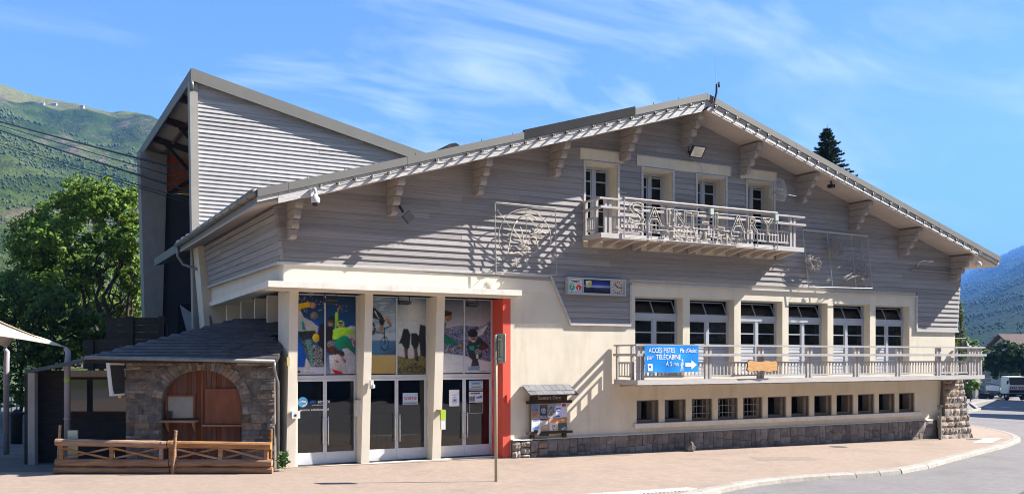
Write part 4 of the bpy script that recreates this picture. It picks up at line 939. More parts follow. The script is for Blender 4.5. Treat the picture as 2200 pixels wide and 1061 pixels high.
paper('postcard of a blue sky over orange ground at top left of the notice board', 7.52, 7.77, 1.15, 1.56, q((0,(.12,.2,.36)),(45,(.08,.16,.33)),(60,(.35,.18,.1)),(100,(.42,.2,.1))).line((20,85),(80,65),8,(.1,.1,.1)).ell(75,45,14,6,(.03,.08,.2)).rect(35,15,65,28,(.3,.1,.15)))
paper('dark poster with a blue picture beside the postcard on the notice board', 7.81, 8.09, 1.06, 1.54, q((0,(.02,.02,.03)),(100,(.015,.02,.05))).ell(50,38,34,20,(.05,.12,.3),.8,(.3,.4,.55)).rect(8,72,92,90,(.12,.16,.3),.9,(.4,.45,.55)).rect(10,6,90,12,(.25,.08,.05)))
paper('grey rocky photograph in the top middle of the notice board', 8.11, 8.40, 1.10, 1.57, q((0,(.2,.27,.34)),(100,(.16,.2,.2))).poly([(0,30),(30,15),(60,30),(100,20),(100,100),(0,100)], (.14,.16,.17), 1, (.34,.34,.32)).rect(0,82,45,96,(.55,.6,.65)))
paper('white sheet with blue boxes right of the rocky photograph', 8.38, 8.60, 1.12, 1.50, q((0,(.55,.57,.78)),(100,(.55,.57,.78))).rect(10,18,90,32,(.03,.10,.5)).rect(25,42,70,54,(.04,.04,.1)).rect(8,82,80,94,(.05,.1,.4)), -.18, .01)
paper('white sheet with a red block at top right of the notice board', 8.58, 8.80, 1.14, 1.58, q((0,(.60,.58,.72)),(100,(.60,.58,.72))).rect(18,6,85,26,(.30,.03,.03),.5).rect(20,30,80,34,(.5,.45,.1)), -.176, .01)
paper('curled white leaflet at bottom left of the notice board', 7.52, 7.82, .63, 1.12, q((0,(.72,.74,.80)),(100,(.72,.74,.80))).rect(4,2,96,10,(.06,.1,.3)).poly([(8,55),(92,45),(92,66),(8,70)], (.2,.35,.6), .4).rect(28,70,72,88,(.03,.03,.05)).rect(5,95,95,99,(.04,.05,.2)), -.19, .015)
paper('washed out brown map sheet low on the notice board', 7.84, 8.12, .68, 1.04, q((0,(.55,.52,.48)),(40,(.5,.42,.34)),(100,(.32,.18,.12))).poly([(0,60),(50,35),(100,40),(100,45),(50,42),(0,68)], (.3,.25,.22)))
paper('beige sheet with a red heading low on the notice board', 8.14, 8.46, .69, 1.10, q((0,(.62,.2,.13)),(26,(.62,.25,.16)),(30,(.55,.43,.34)),(100,(.48,.33,.24))).rect(15,32,75,92,(.62,.6,.58)).rect(40,48,52,76,(.35,.1,.1)).rect(55,50,70,66,(.05,.06,.06)).rect(45,78,65,88,(.03,.04,.07)))
paper('orange and green landscape poster at bottom right of the notice board', 8.49, 8.80, .63, 1.10, q((0,(.50,.15,.03)),(28,(.5,.2,.04)),(34,(.05,.07,.08)),(70,(.05,.08,.09)),(82,(.10,.2,.04)),(100,(.05,.13,.02))).ell(50,14,22,9,(.6,.5,.3)).poly([(20,75),(80,58),(100,80),(60,78)], (.4,.4,.4), .6))
# ------------------------------------------------ bits around the doors
def sticker(name, lab, cat, x0, x1, z0, z1, pic, y=DY-.002): return tag(pic.build(name, None, (x0,y,z1), (x1-x0,0,0), (0,0,z0-z1), prnt2), lab, cat)
o = sticker('notice', 'framed blue notice with a red word on the middle door', 'notice', 3.62, 4.10, 1.60, 1.95, Pic(0,0,100,100,40,30).grad([(0,(.05,.08,.2)),(8,(.35,.5,.7)),(70,(.45,.55,.65)),(92,(.12,.16,.2)),(100,(.5,.5,.5))]).rect(0,0,100,4,(.6,.6,.6)).rect(0,0,3,100,(.6,.6,.6)).rect(97,0,100,100,(.6,.6,.6)))
text('SORTIE', .125, (3.86, DY-.006, 1.785), ink_r, o)
o = sticker('notice', 'white notice with a round blue face mask symbol on the last door', 'notice', 5.13, 5.47, 1.52, 2.02, Pic(0,0,100,100,30,40).grad([(0,(.66,.67,.74)),(100,(.66,.67,.74))]).ell(54,62,26,19,(.05,.15,.45),.1,None,.3).ell(54,64,14,9,(.05,.13,.35)).rect(25,30,80,34,(.35,.38,.45)).rect(25,86,80,88,(.45,.45,.5)).rect(84,18,100,21,(.05,.05,.12)))
o = sticker('notice', 'blue landscape notice in the upper holder of the last door', 'notice', 5.80, 6.28, 1.98, 2.30, Pic(0,0,100,100,40,30).grad([(0,(.03,.05,.1)),(12,(.3,.45,.65)),(70,(.45,.55,.62)),(88,(.2,.18,.16)),(100,(.4,.4,.4))]))
text('OBJECT', .09, (6.04, DY-.006, 2.19), mat('green_print', (.04,.14,.08), .5), o) if False else None
text('DEPART', .085, (6.04, DY-.006, 2.20), MATS.get('green_print') or mat('green_print', (.03,.12,.10), .5), o); text('randonnées', .075, (6.04, DY-.006, 2.10), MATS['green_print'], o, shear=.2)
sticker('notice', 'white notice with blue pictures in the middle holder of the last door', 'notice', 5.80, 6.28, 1.62, 1.95, Pic(0,0,100,100,40,30).grad([(0,(.6,.6,.64)),(100,(.6,.6,.64))]).rect(12,8,80,24,(.03,.07,.2),.4).poly([(2,45),(42,40),(42,92),(2,92)], (.07,.11,.12), .8, (.2,.25,.24)).poly([(52,52),(92,36),(96,58),(54,66)], (.03,.12,.4), .5))
t = thing('paper_holder', 'empty clear paper holder low on the last door', 'paper holder', (6.04, DY, 1.3)); mb = MB(); mb.box(5.80, DY-.012, 1.28, 5.815, DY, 1.59); mb.box(6.265, DY-.012, 1.28, 6.28, DY, 1.59); mb.box(5.815, DY-.012, 1.28, 6.265, DY, 1.295); mb.build('rim', galv, t); MB().box(5.815, DY-.004, 1.295, 6.265, DY-.001, 1.59).build('sleeve', lens, t)
t = thing('window_lettering', 'blue and white company lettering with a round emblem on the first door', 'lettering', (.85, DY, 1.62))
mb = MB(); mb.extr([(.62+.145*math.cos(a), DY+.024, 1.75+.145*math.sin(a)) for a in np.linspace(0, 2*math.pi, 24, endpoint=False)], (0,.004,0)); mb.build('emblem', mat('sky_blue_print', (.10,.42,.78), .5), t)
MB().extr([(.50,DY+.02,1.72),(.58,DY+.02,1.76),(.70,DY+.02,1.74),(.72,DY+.02,1.70),(.62,DY+.02,1.66),(.60,DY+.02,1.62),(.68,DY+.02,1.64),(.74,DY+.02,1.70),(.71,DY+.02,1.78),(.60,DY+.02,1.80)], (0,.003,0)).build('emblem_swirl', ink_w, t)
text('alti', .155, (.90, DY+.022, 1.76), mat('lettering_blue', (.02,.16,.6), .5), t, shear=.2); text('service', .155, (1.10+.12, DY+.022, 1.76), ink_w, t, shear=.2, sx=.82); text('professions montagne', .05, (1.10, DY+.022, 1.665), ink_w, t, shear=.2); text('service administratif', .10, (.95, DY+.022, 1.53), ink_w, t, sx=1.05)
def boxthing(name, lab, cat, x0, y0, z0, x1, y1, z1, m, extra=None):
    t = thing(name, lab, cat, ((x0+x1)/2, y1, z0)); MB().box(x0, y0, z0, x1, y1, z1).build('case', m, t)
    for nm, bx, mm in (extra or []): MB().box(*bx).build(nm, mm, t)
boxthing('mailbox', 'white mailbox on the pillar side between the first and second doors', 'mailbox', 2.10, .40, 1.32, 2.21, .68, 1.78, white, [('flap', (2.092,.44,1.68,2.098,.64,1.74), alu), ('lid', (2.08,.38,1.782,2.212,.69,1.80), galv)])
boxthing('card_reader', 'small white access reader on the leftmost door pillar', 'card reader', .13, .06, 1.34, .36, .20, 1.54, white, [('button', (.20,.052,1.40,.26,.058,1.46), black), ('wall_plate', (.16,.202,1.36,.33,.25,1.52), galv)])
boxthing('wall_sensor', 'small white sensor box on the second pillar at door head height', 'sensor', 2.38, .03, 2.12, 2.47, .13, 2.36, white, [('cap', (2.44,.0,2.14,2.50,.028,2.24), white)])
boxthing('sanitizer_dispenser', 'lime green and white dispenser on the pillar left of the last door', 'dispenser', 4.56, .03, 1.16, 4.72, .12, 1.45, green_p, [('bottle', (4.57,.035,.88,4.71,.115,1.158), white), ('mount', (4.50,.121,1.43,4.74,.24,1.46), mat('rusty_bracket', (.25,.12,.05), .8))])
boxthing('door_bell', 'small red painted bracket on the red pillar', 'bracket', 6.72, -.08, 1.62, 6.76, -.002, 1.86, red_m, [('lip', (6.60,-.012,1.50,6.86,-.002,1.525), red_m)])
t = thing('number_plate', 'small yellow plate with dark letters beside the stone kiosk eave', 'plate', (.02, .4, 2.9)); MB().box(-.02, -.02, 2.78, .055, .34, 3.02).build('plate', mat('yellowed_plate', (.50,.40,.18), .6), t)
inst(textmesh('CE', .16, mats=ink_k), 'lettering', t, (-.024, .16, 2.93), (math.pi/2, 0, -math.pi/2))
# green stand pipe by the buttress
t = thing('water_standpipe', 'green grey standpipe with a tap before the stone buttress', 'standpipe', (26.0, -.6, G(26)))
MB().tube([(26.0,-.62,G(26)),(26.0,-.62,1.02)], .055, 8).build('pipe', mat('patinated_pipe', (.22,.23,.19), .6, .2), t); MB().box(25.92,-.70,1.02,26.08,-.54,1.10).build('cap', MATS['patinated_pipe'], t); MB().tube([(26,-.62,.93),(25.75,-.75,.93),(25.66,-.80,.87)], .03, 6).build('tap', MATS['patinated_pipe'], t)
# rough loose stone at the plinth
t = MB().lathe((11.9+1.6,-.45,-.17), [(.03,0),(.17,.05),(.2,.16),(.12,.3),(.02,.36)], 7); t.v = [(x+random.uniform(-.04,.04), y+random.uniform(-.04,.04), z) for x, y, z in t.v]
tag(t.build('loose_stone', stone_l), 'rough stone lying against the plinth under the low windows', 'stone')
# traffic sign seen from behind
sx, sy = 3.9, -4.77
t = thing('traffic_sign', 'back of a traffic sign on a beige post before the red pillar', 'traffic sign', (sx, sy, G(sx)))
u = RGT
MB().tube([(sx,sy,G(sx)-.05),(sx,sy,3.57)], .036, 10).build('post', steelpost, t, smooth=True)
pc = Vector((sx,sy,0))+u*.055+FWD*(-.02)
def plate(w0, w1, z0, z1, r, d0, d1):
    pts = []
    for cx_, cz_, a0 in ((w1-r, z1-r, 0), (w0+r, z1-r, 90), (w0+r, z0+r, 180), (w1-r, z0+r, 270)):
        for k in range(4): a_ = math.radians(a0+30*k); pts.append((cx_+r*math.cos(a_), cz_+r*math.sin(a_)))
    dd = (FWD*math.cos(.85)+RGT*math.sin(.85)); uu = (RGT*math.cos(.85)-FWD*math.sin(.85))
    b0 = Vector((sx,sy,0))
    m = MB(); m.extr([tuple(b0+uu*a+dd*d0+Vector((0,0,z))) for a, z in pts], dd*(d1-d0)); return m
plate(-.08, .30, 2.87, 3.60, .05, .045, .06).build('sign_plate', steelpost, t)
plate(-.08, .30, 2.87, 3.60, .05, .0601, .064).build('sign_face', white, t)
mb = MB()
for w in (.08, .24): m_ = plate(w-.012, w+.012, 2.92, 3.55, .01, .02, .045); mb.add(m_.v, m_.f)
mb.build('stiffener', steelpost, t)
for z in (2.98, 3.46): MB().tube([Vector((sx,sy,z-.02)), Vector((sx,sy,z+.02))], .05, 10).build('clamp', galv, t); m_ = plate(.1, .24, z-.02, z+.02, .01, -.005, .03); m_.build('clamp_bolt', galv, t)
# ================================================================== cable station behind
T = thing('cable_car_station', 'tall silver boarded cable car station with a mono pitch roof behind the chalet', 'building', (4, 18, 0))
TS = -.231
def tz(x, y=11.3): return 13.80+TS*(x+.54)
mb = MB(); mb.extr([(-.42,11.5,4),(9.6,11.5,4),(9.6,11.5,tz(9.6)-.2),(-.42,11.5,tz(-.42)-.2)], (0,.3,0)); mb.build('front_wall', dark, T)
rr = random.Random(3); z0 = 6.3
while z0 < 13.3:
    z1 = z0+.158; xr = min(9.5, -.54+(13.80-.42-z0)/.231)
    xl = max(-.40, (z0-7.3-.0)/.305-1.0 if z0 < 7.3 else -.40)
    cuts = [xl]; c = xl+rr.uniform(1.5, 5)
    while c < xr-1: cuts.append(c); c += rr.uniform(3.5, 5)
    cuts.append(xr)
    for a, b in zip(cuts[:-1], cuts[1:]):
        if b-a < .1: continue
        d = rr.uniform(-.003,.006); mb = MB()
        mb.hexa([(a+.002,11.446-d,z0),(b-.002,11.446-d,z0),(b-.002,11.498,z0),(a+.002,11.498,z0)], [(a+.002,11.489,z1+.015),(b-.002,11.489,z1+.015),(b-.002,11.498,z1+.015),(a+.002,11.498,z1+.015)])
        mb.build('weatherboard', wood_tower, T, fix=False)
    z0 += .158
mb = MB(); mb.hexa([(-.55,11.35,3.9),(-.30,11.35,3.9),(-.30,11.8,3.9),(-.55,11.8,3.9)], [(-.70,11.35,13.35),(-.402,11.35,13.3),(-.402,11.8,13.3),(-.70,11.8,13.35)]); mb.build('corner_post', mat('grey_beige_post', (.33,.31,.28), .85, .1, 2, .2, 30), T)
mb = MB(); X0_, X1_ = -.60, 10.2
mb.hexa([(X0_,11.3,tz(X0_)-.12),(X1_,11.3,tz(X1_)-.12),(X1_,27.8,tz(X1_,27.8)-.12),(X0_,27.8,tz(X0_,27.8)-.12)], [(X0_,11.3,tz(X0_)),(X1_,11.3,tz(X1_)),(X1_,27.8,tz(X1_,27.8)),(X0_,27.8,tz(X0_,27.8))])
tr = mb.build('roof', metal_roof, T)
MB().hexa([(X0_+.1,11.5,tz(X0_)-.16),(X1_,11.5,tz(X1_)-.16),(X1_,27.7,tz(X1_,27.7)-.16),(X0_+.1,27.7,tz(X0_,27.7)-.16)], [(X0_+.1,11.5,tz(X0_)-.125),(X1_,11.5,tz(X1_)-.125),(X1_,27.7,tz(X1_,27.7)-.125),(X0_+.1,27.7,tz(X0_,27.7)-.125)]).build('soffit', soffit_m, tr)
mb = MB(); mb.extr([(X0_,11.24,tz(X0_)-.46),(X1_,11.24,tz(X1_)-.42),(X1_,11.24,tz(X1_)+.01),(X0_,11.24,tz(X0_)+.01)], (0,.058,0)); mb.build('rake_flashing', metal_roof, T)
mb = MB(); mb.hexa([(X0_-.06,11.24,tz(X0_)-.46),(X0_-.002,11.24,tz(X0_)-.46),(X0_-.002,27.85,tz(X0_,27.85)-.46),(X0_-.06,27.85,tz(X0_,27.85)-.46)], [(X0_-.06,11.24,tz(X0_)+.01),(X0_-.002,11.24,tz(X0_)+.01),(X0_-.002,27.85,tz(X0_,27.85)+.01),(X0_-.06,27.85,tz(X0_,27.85)+.01)]); mb.build('eave_board', metal_roof, T)
MB().tube([(-.62,11.3,13.35),(-.62,11.28,13.2),(-.60,11.42,13.0)], .07, 8).build('rainwater_spout', zinc, T, smooth=True)
for y in (14.5, 18.5, 22.5):
    MB().bar((X0_,y,tz(X0_,y)-.3), (5.5,y,tz(5.5,y)-.3), .2, .26).build('roof_beam', dkwood, T)
    MB().bar((.05,y,tz(.05,y)-.42), (1.9,y,tz(1.9,y)-1.9), .14, .16).build('strut', dkwood, T)
for x in (.35, 1.75): MB().bar((x,11.8,tz(x,11.8)-.22), (x,28,tz(x,28)-.22), .14, .12).build('purlin', mat('brown_purlin', (.16,.08,.05), .8) if x < 1 else MATS['brown_purlin'], T)
# tapered rear pier, dark back wall, orange boarding
PY = 25.0
mb = MB(); mb.hexa([(-.48,PY,-.5),(.06,PY,-.5),(.06,PY+1.2,-.5),(-.48,PY+1.2,-.5)], [(-.86,PY,13.35),(.46,PY,13.3),(.46,PY+1.2,13.3),(-.86,PY+1.2,13.35)]); mb.build('rear_pier', concrete_g, T)
mb = MB(); mb.box(.06, PY+.3, -.5, 10, PY+.6, 11.4); mb.box(9.9, 11.8, -.5, 10.2, PY+.3, 11.2); mb.build('back_wall', conc_d, T)
for i in range(30): MB().box(-.0+.45+.27*i, PY+.2, 11.42, -.0+.45+.27*i+.26, PY+.28, tz(-.0+.45+.27*i, PY)-.17).build('orange_board', orange_w, T)
MB().bar((.5,PY+.1,11.3), (2.2,PY+.1,12.6), .16, .2).build('brace', dkwood, T)
o = MB().box(1.0, PY+.24, 3.8, 2.6, PY+.299, 5.75).build('doorway', black, T); o['label'] = 'black panel for the dark of a doorway in the back wall'  # closed black panel painting in the darkness of an opening
t = MB(); t.extr([(1.05,PY+.02,5.7),(2.3,PY-.08,4.8),(2.3,PY-.13,4.0),(1.5,PY-.03,3.9)], (0,.02,0)); tag(t.build('white_tarp', mat('grey_white_fabric', (.45,.46,.52), .8, .1, 2)), 'folded pale tarp hanging in the station doorway', 'tarp')
# cables that run up the valley side
for i, (u0, v0, u1, v1, r) in enumerate(((0,241,407,369,.055),(0,249,407,389,.03),(0,260,407,411,.055),(0,287,407,430,.026),(0,293,407,436,.026))):
    Ya, Yb = 41.5, 170.0
    def at(u, v, Y): q = Wc((u-1100)/2000*Y, Y); q.z = CAM.z-(v-765)/2000*Y; return q
    s_ = (v1-v0)/(u1-u0); a = at(407, v1, Ya); b = at(-330, v0-330*s_, Yb)
    pts = [a.lerp(b, k/14)-Vector((0,0,1.1*math.sin(math.pi*k/14))) for k in range(15)]
    tag(MB().tube(pts, r, 6).build('cableway_cable', cable_b, smooth=True), ('uppermost thick haul cable entering the station', 'thin cable just below the uppermost haul cable', 'lower thick haul cable in the middle of the bundle', 'thin cable second from the bottom of the bundle', 'thin cable lowest in the bundle')[i], 'cable', 'cables entering the station')
# roofs of things behind the ridge
t = thing('roof_dormer', 'small dark roof cap peeping over the left rake of the chalet', 'roof cap', (11.7, 15, 11))
mb = MB(); mb.extr([(11.15,15,12.66),(11.7,15,13.08),(12.0,15,13.16),(12.15,15,13.10),(12.3,15,12.95),(12.3,15,12.6),(11.15,15,12.55)], (0,1.6,0)); mb.build('cap', metal_dark, t)
MB().box(11.4, 15.2, 10.6, 12.15, 16.4, 12.57).build('shaft', wood_grey, t)
t = thing('roof_frame', 'thin metal railing frame on the roof beside the dark cap', 'railing', (12.5, 15, 11.2)); mb = MB()
for z in (13.06, 13.28): mb.tube([(12.28,15,z),(12.8,15,z)], .012, 4)
for x in (12.28,12.54,12.8): mb.tube([(x,15,10.8),(x,15,13.3)], .012, 4)
mb.build('bars', galv, t)

# ================================================================== stone kiosk (square to the line of sight)
KY = 26.3
KS = 25.3/26.3
def kx(mb): mb.v = [tuple(Wc(x*KS, 25.3+y*KS, CAM.z+(z-CAM.z)*KS if z > .06 else -.1)) for x, y, z in mb.v]; return mb
K_ = thing('stone_kiosk', 'low stone ticket kiosk with a wide arch and dark slate roof beside the doors', 'kiosk', Wc(-8.4, 26, 0))
XL, XR, CXA, RA, SPR, CR = -10.91, -6.71, -8.77, 1.13, 1.75, .90
def archz(x): d = abs(x-CXA); return SPR+CR*math.sqrt(max(0, 1-(d/RA)**2)) if d < RA else -1
mb = MB(); cuts = [XL]+[CXA-RA+2*RA*i/16 for i in range(17)]+[XR]
for a, b in zip(cuts[:-1], cuts[1:]):
    if b <= CXA-RA+.001 or a >= CXA+RA-.001: mb.box(a, 0, -.1, b, .35, 2.93)
    else: za = max(archz(a), SPR); zb = max(archz(b), SPR); mb.hexa([(a,0,za),(b,0,zb),(b,.35,zb),(a,.35,za)], [(a,0,2.93),(b,0,2.93),(b,.35,2.93),(a,.35,2.93)])
mb.box(XL, .35, -.1, XL+.35, 3.2, 2.9)
kx(mb).build('wall', mortar_k, K_)
rr = random.Random(21)
def kstone(x0, x1, z0, z1, d=.03): 
    mb = rough_stone(x0, x1, z0, z1, .0, d, rr, .007, .016); kx(mb).build('wall_stone', stone_k, K_)
z = .02
while z < 2.88:
    h = rr.choice([.075,.09,.12,.16,.2,.24]); h = min(h, 2.90-z)
    if 2.90-z-h < .06: h = 2.90-z
    x = XL
    while x < XR-.03:
        w = rr.uniform(.18, .62)*(1.0 if h < .15 else .8); w = min(w, XR-x)
        if XR-x-w < .12: w = XR-x
        # keep out of the ring of the arch
        def inside(px, pz):
            d = abs(px-CXA)
            if pz <= SPR: return d < RA+.02
            return (d/(RA+.36))**2+((pz-SPR)/(CR+.33))**2 < 1 or d < RA*.2 and pz < SPR
        if z+h <= SPR:
            if x < CXA-RA-.01 and x+w > CXA-RA-.01: w = CXA-RA-.01-x
            if CXA-RA-.02 <= x < CXA+RA+.01: x = CXA+RA+.01; continue
            if w > .04: kstone(x, x+w, z, z+h)
        elif z < SPR < z+h and abs(x+w/2-CXA) < RA+.35: pass
        elif not any(inside(px, pz) for px in (x+.03, x+w/2, x+w-.03) for pz in (z+.02, z+h-.02)): kstone(x, x+w, z, z+h)
        x += w
    z += h
n = 30
for i in range(n):
    t0, t1 = math.pi*i/n, math.pi*(i+1)/n; ex = rr.uniform(.26,.36); g = .004
    p = [(CXA+RA*math.cos(t0+g), SPR+CR*math.sin(t0+g)), (CXA+(RA+ex)*math.cos(t0+g), SPR+(CR+ex)*math.sin(t0+g)), (CXA+(RA+ex)*math.cos(t1-g), SPR+(CR+ex)*math.sin(t1-g)), (CXA+RA*math.cos(t1-g), SPR+CR*math.sin(t1-g))]
    yo = -rr.uniform(.02,.05); mb = MB(); mb.extr([(a, yo, b) for a, b in p], (0,.15,0)); kx(mb).build('arch_stone', stone_k, K_)
npl = 17
for i in range(npl):
    a = CXA-RA-.05+(2*RA+.1)*i/npl; b = a+(2*RA+.1)/npl-.008
    if abs((a+b)/2-CXA) < RA+.05: kx(MB().box(a, .22+rr.uniform(0,.006), -.05, b, .26, 2.72)).build('plank', brown_plank, K_)
kx(MB().box(CXA-.07, .19, .0, CXA-.03, .215, 2.66)).build('post', brown_ply, K_)
mb = MB(); a, b, z0, z1 = -9.85, -9.02, 1.26, 1.94; mb.box(a,.17,z0,a+.05,.215,z1); mb.box(b-.05,.17,z0,b,.215,z1); mb.box(a+.05,.17,z1-.05,b-.05,.215,z1); mb.box(a+.05,.17,z0,b-.05,.215,z0+.03); f = kx(mb).build('ticket_window', brown_ply, K_)
kx(MB().box(a+.05,.212,z0+.03,b-.05,.218,z1-.05)).build('pane', mat('hazy_kiosk_pane', (.20,.21,.20), .08, .2, 1.2, 0, spec=.6), f)
kx(MB().box(-9.80,.10,1.30,-9.68,.16,1.48)).build('card_machine', black, f)
kx(MB().box(-9.92,-.12,1.17,-8.92,.20,1.235)).build('shelf', log_m, K_)
for x in (-9.8,-9.05): mb = MB(); mb.extr([(x,.2,1.165),(x,-.02,1.165),(x,.2,.9)], (.05,0,0)); kx(mb).build('shelf_bracket', log_m, K_)
kx(MB().box(-8.72,.16,1.11,-7.69,.215,2.12)).build('board', brown_ply, K_); kx(MB().box(-8.78,.05,1.06,-7.62,.215,1.10)).build('sill', log_m, K_)
# slate roof
E_ = lambda x, s: (x, -.38+s*3.35, 2.95+s*1.24)      # s 0 at the eave .. 1 at the top
def xl_(s): return -11.9+s*3.36
def xr_(s):
    Yd = 25.3+(-.38+s*3.35)*KS; lim = (-.06 if s < .60 else .95)-CAM.x-FWD.x*Yd
    return min(-6.56, lim/RGT.x/KS) if s < .60 else lim/RGT.x/KS
def kpt(x, s, up=0): p = E_(x, s); return (p[0], p[1]-.0, p[2]+up)
mb = MB()
for sa, sb in ((0,.2),(.2,.4),(.4,.599),(.6,1)): mb.hexa([kpt(xl_(sa),sa,-.10),kpt(xr_(sa),sa,-.10),kpt(xr_(sb),sb,-.10),kpt(xl_(sb),sb,-.10)], [kpt(xl_(sa),sa,-.02),kpt(xr_(sa),sa,-.02),kpt(xr_(sb),sb,-.02),kpt(xl_(sb),sb,-.02)])
rf = kx(mb).build('roof', dkplank, K_)
nr = 14
for r in range(nr):
    s0, s1 = r/nr, (r+1.5)/nr; s1 = min(s1, 1.02); x = xl_(s0)+.02-(.15 if r % 2 else 0)
    while x < xr_(s0+.03):
        w = rr.uniform(.27,.40); a, b = max(x, xl_(s0)), min(x+w-.008, xr_(s0+.03))
        if b-a > .06:
            j = rr.uniform(-.006,.006); o_ = rr.uniform(0,.008)
            mb = MB(); mb.hexa([kpt(a,s0+j,.012+o_),kpt(b,s0+j,.012+o_),kpt(b,s1,.0),kpt(a,s1,.0)], [kpt(a,s0+j,.034+o_),kpt(b,s0+j,.034+o_),kpt(b,s1,.012),kpt(a,s1,.012)]); kx(mb).build('slate', slate, rf, fix=False)
        x += w
mb = MB(); mb.hexa([(-11.92,-.4,2.86),(-8.5,3.0,4.08),(-9.6,5.2,3.95),(-14.4,1.2,2.52)], [(-11.92,-.4,2.95),(-8.5,3.0,4.17),(-9.6,5.2,4.04),(-14.4,1.2,2.61)]); kx(mb).build('side_roof', slate, K_)
kx(MB().tube([(-11.85,-.46,3.0),(-9,-.46,2.95),(-6.58,-.46,2.90)], .055, 8)).build('gutter', zinc, K_, smooth=True)
kx(MB().tube([(-6.60,-.46,2.88),(-6.60,-.46,2.72),(-6.60,-.3,2.5),(-6.58,-.12,2.3),(-6.58,-.12,0)], .042, 8)).build('downpipe', zinc, K_, smooth=True)
kx(MB().box(-8.85,-.05,2.80,-8.72,-.035,2.88)).build('small_vent', black, K_)
# the dark shop bay at its left
mb = MB(); mb.box(-14.3,1.5,-.05,-10.9,1.6,2.62); mb.box(-14.3,1.0,.0,-14.2,4,2.5); kx(mb).build('bay_wall', dkplank, K_)
kx(MB().box(-14.15,.9,-.05,-13.95,1.1,2.55)).build('bay_post', concrete_g, K_)
kx(MB().box(-13.4,1.36,1.32,-10.95,1.495,1.40)).build('bay_sill', dkwood, K_)
f = kx(MB().box(-13.4,1.42,1.40,-13.33,1.49,2.42).box(-11.15,1.42,1.40,-11.08,1.49,2.42).box(-13.33,1.42,2.35,-11.15,1.49,2.42)).build('shop_window', dkwood, K_)
kx(MB().box(-13.33,1.45,1.40,-11.15,1.46,2.35)).build('pane', mat('dark_shop_pane', (.02,.022,.022), .03, .1, 1, 0, spec=1.0), f)
for i in range(9): kx(MB().box(-13.3+.25*i,1.44,2.425,-13.3+.25*i+.24,1.49,2.62)).build('plank', concrete_g, K_)
t = thing('wall_screen', 'dark screen in a white frame hung at the left corner of the stone kiosk', 'screen', Wc(-10.5, 25, 1.9))
mb = MB(); mb.hexa([(-11.22,-.35,1.93),(-11.13,-.37,1.93),(-10.93,-.04,1.95),(-11.02,-.02,1.95)], [(-11.30,-.40,2.86),(-11.21,-.42,2.86),(-10.93,-.04,2.84),(-11.02,-.02,2.84)]); kx(mb).build('white_case', white, t)
mb = MB(); mb.hexa([(-11.125,-.34,1.99),(-11.115,-.345,1.99),(-10.925,-.05,2.0),(-10.935,-.045,2.0)], [(-11.195,-.39,2.80),(-11.185,-.395,2.80),(-10.925,-.05,2.79),(-10.935,-.045,2.79)]); kx(mb).build('screen_glass', black, t)
kx(MB().tube([(-11.05,-.02,1.95), (-11.05,-.1,1.90)], .05, 6)).build('bracket', yel, t)
# dark timber screen behind the kiosk roof
t = thing('timber_screen', 'blackened timber screen wall rising behind the kiosk roof', 'wall', Wc(-13, 33, 0))
for i in range(7):
    z = 2.6+.26*i; xa, xb = (-15.2 if z < 3.5 else -14.4), (-12.2 if z < 4.0 else -12.6)
    m_ = MB().box(xa, 33, z, xb, 33.12, z+.25); m_.v = [tuple(Wc(*p)) for p in m_.v]; m_.build('plank', dkplank, t)
for x in (-15.0,-13.6,-12.5): m_ = MB().box(x, 32.9, 0, x+.2, 32.99, 4.46 if x > -14 else 3.6); m_.v = [tuple(Wc(*p)) for p in m_.v]; m_.build('post', dkplank, t)

# ================================================================== log fence
FY = 24.2
F_ = thing('log_fence', 'rustic brown log fence with crossed braces in front of the stone kiosk', 'fence', Wc(-9, FY, 0))
def fz(v): return CAM.z-(v-765)/82.6
def fu(u): return (u-1100)/82.6
def flog(u0, v0, u1, v1, r, y=0, name='log'):
    a = Wc(fu(u0), FY+y, fz(v0)); b = Wc(fu(u1), FY+y, fz(v1)); n = 8
    pts = [a.lerp(b, i/n)+Vector((0,0,random.uniform(-.008,.008))) for i in range(n+1)]; rs = [r*random.uniform(.94,1.05) for _ in pts]
    return MB().tube(pts, rs, 12).build(name, log_m, F_, smooth=False)
for (u0, v0, u1, v1, r) in ((121,949,360,954,.095),(362,953,583,957,.095),(121,992,364,994,.098),(366,993,585,993,.098),(118,1009,366,1010,.088),(368,1009,586,1009,.088)): flog(u0, v0, u1, v1, r)
for u in (133,241,347,368,474,572): m_ = MB().box(fu(u)-.05, FY-.04, fz(990), fu(u)+.05, FY+.05, fz(956)); m_.v = [tuple(Wc(*p)) for p in m_.v]; m_.build('upright', log_m, F_)
for u0, u1 in ((138,236),(246,342),(374,469),(479,567)):
    for k, (va, vb) in enumerate(((962,984),(984,962))): m_ = MB(); y = FY-.03+.07*k; m_.bar(Wc(fu(u0),y,fz(va)), Wc(fu(u1),y,fz(vb)), .035, .05); m_.build('brace', log_m, F_)
def fpole(u0, v0, u1, v1, r, y, nm='post'): MB().tube([Wc(fu(u0),FY+y,fz(v0)), Wc(fu((u0+u1)/2),FY+y,fz((v0+v1)/2)), Wc(fu(u1),FY+y,fz(v1))], r, 10).build(nm, log_m, F_)
fpole(383,923,376,1020,.042,-.16); fpole(124,913,119,1010,.035,.14); fpole(580,922,579,985,.035,.14); fpole(371,945,371,1018,.06,.12)
for u, v in ((350,948),(372,952)): MB().tube([Wc(fu(u),FY-.06,fz(v)), Wc(fu(u),FY-.11,fz(v))], .02, 6).build('bolt', galv, F_)
m_ = MB().box(-11.65, 24.40, 0, -11.4, 24.46, 1.1); m_.v = [tuple(Wc(*p)) for p in m_.v]; tag(m_.build('pale_board', mat('greenish_white_board', (.5,.55,.42), .7)), 'narrow pale board leaning behind the left end of the log fence', 'board')

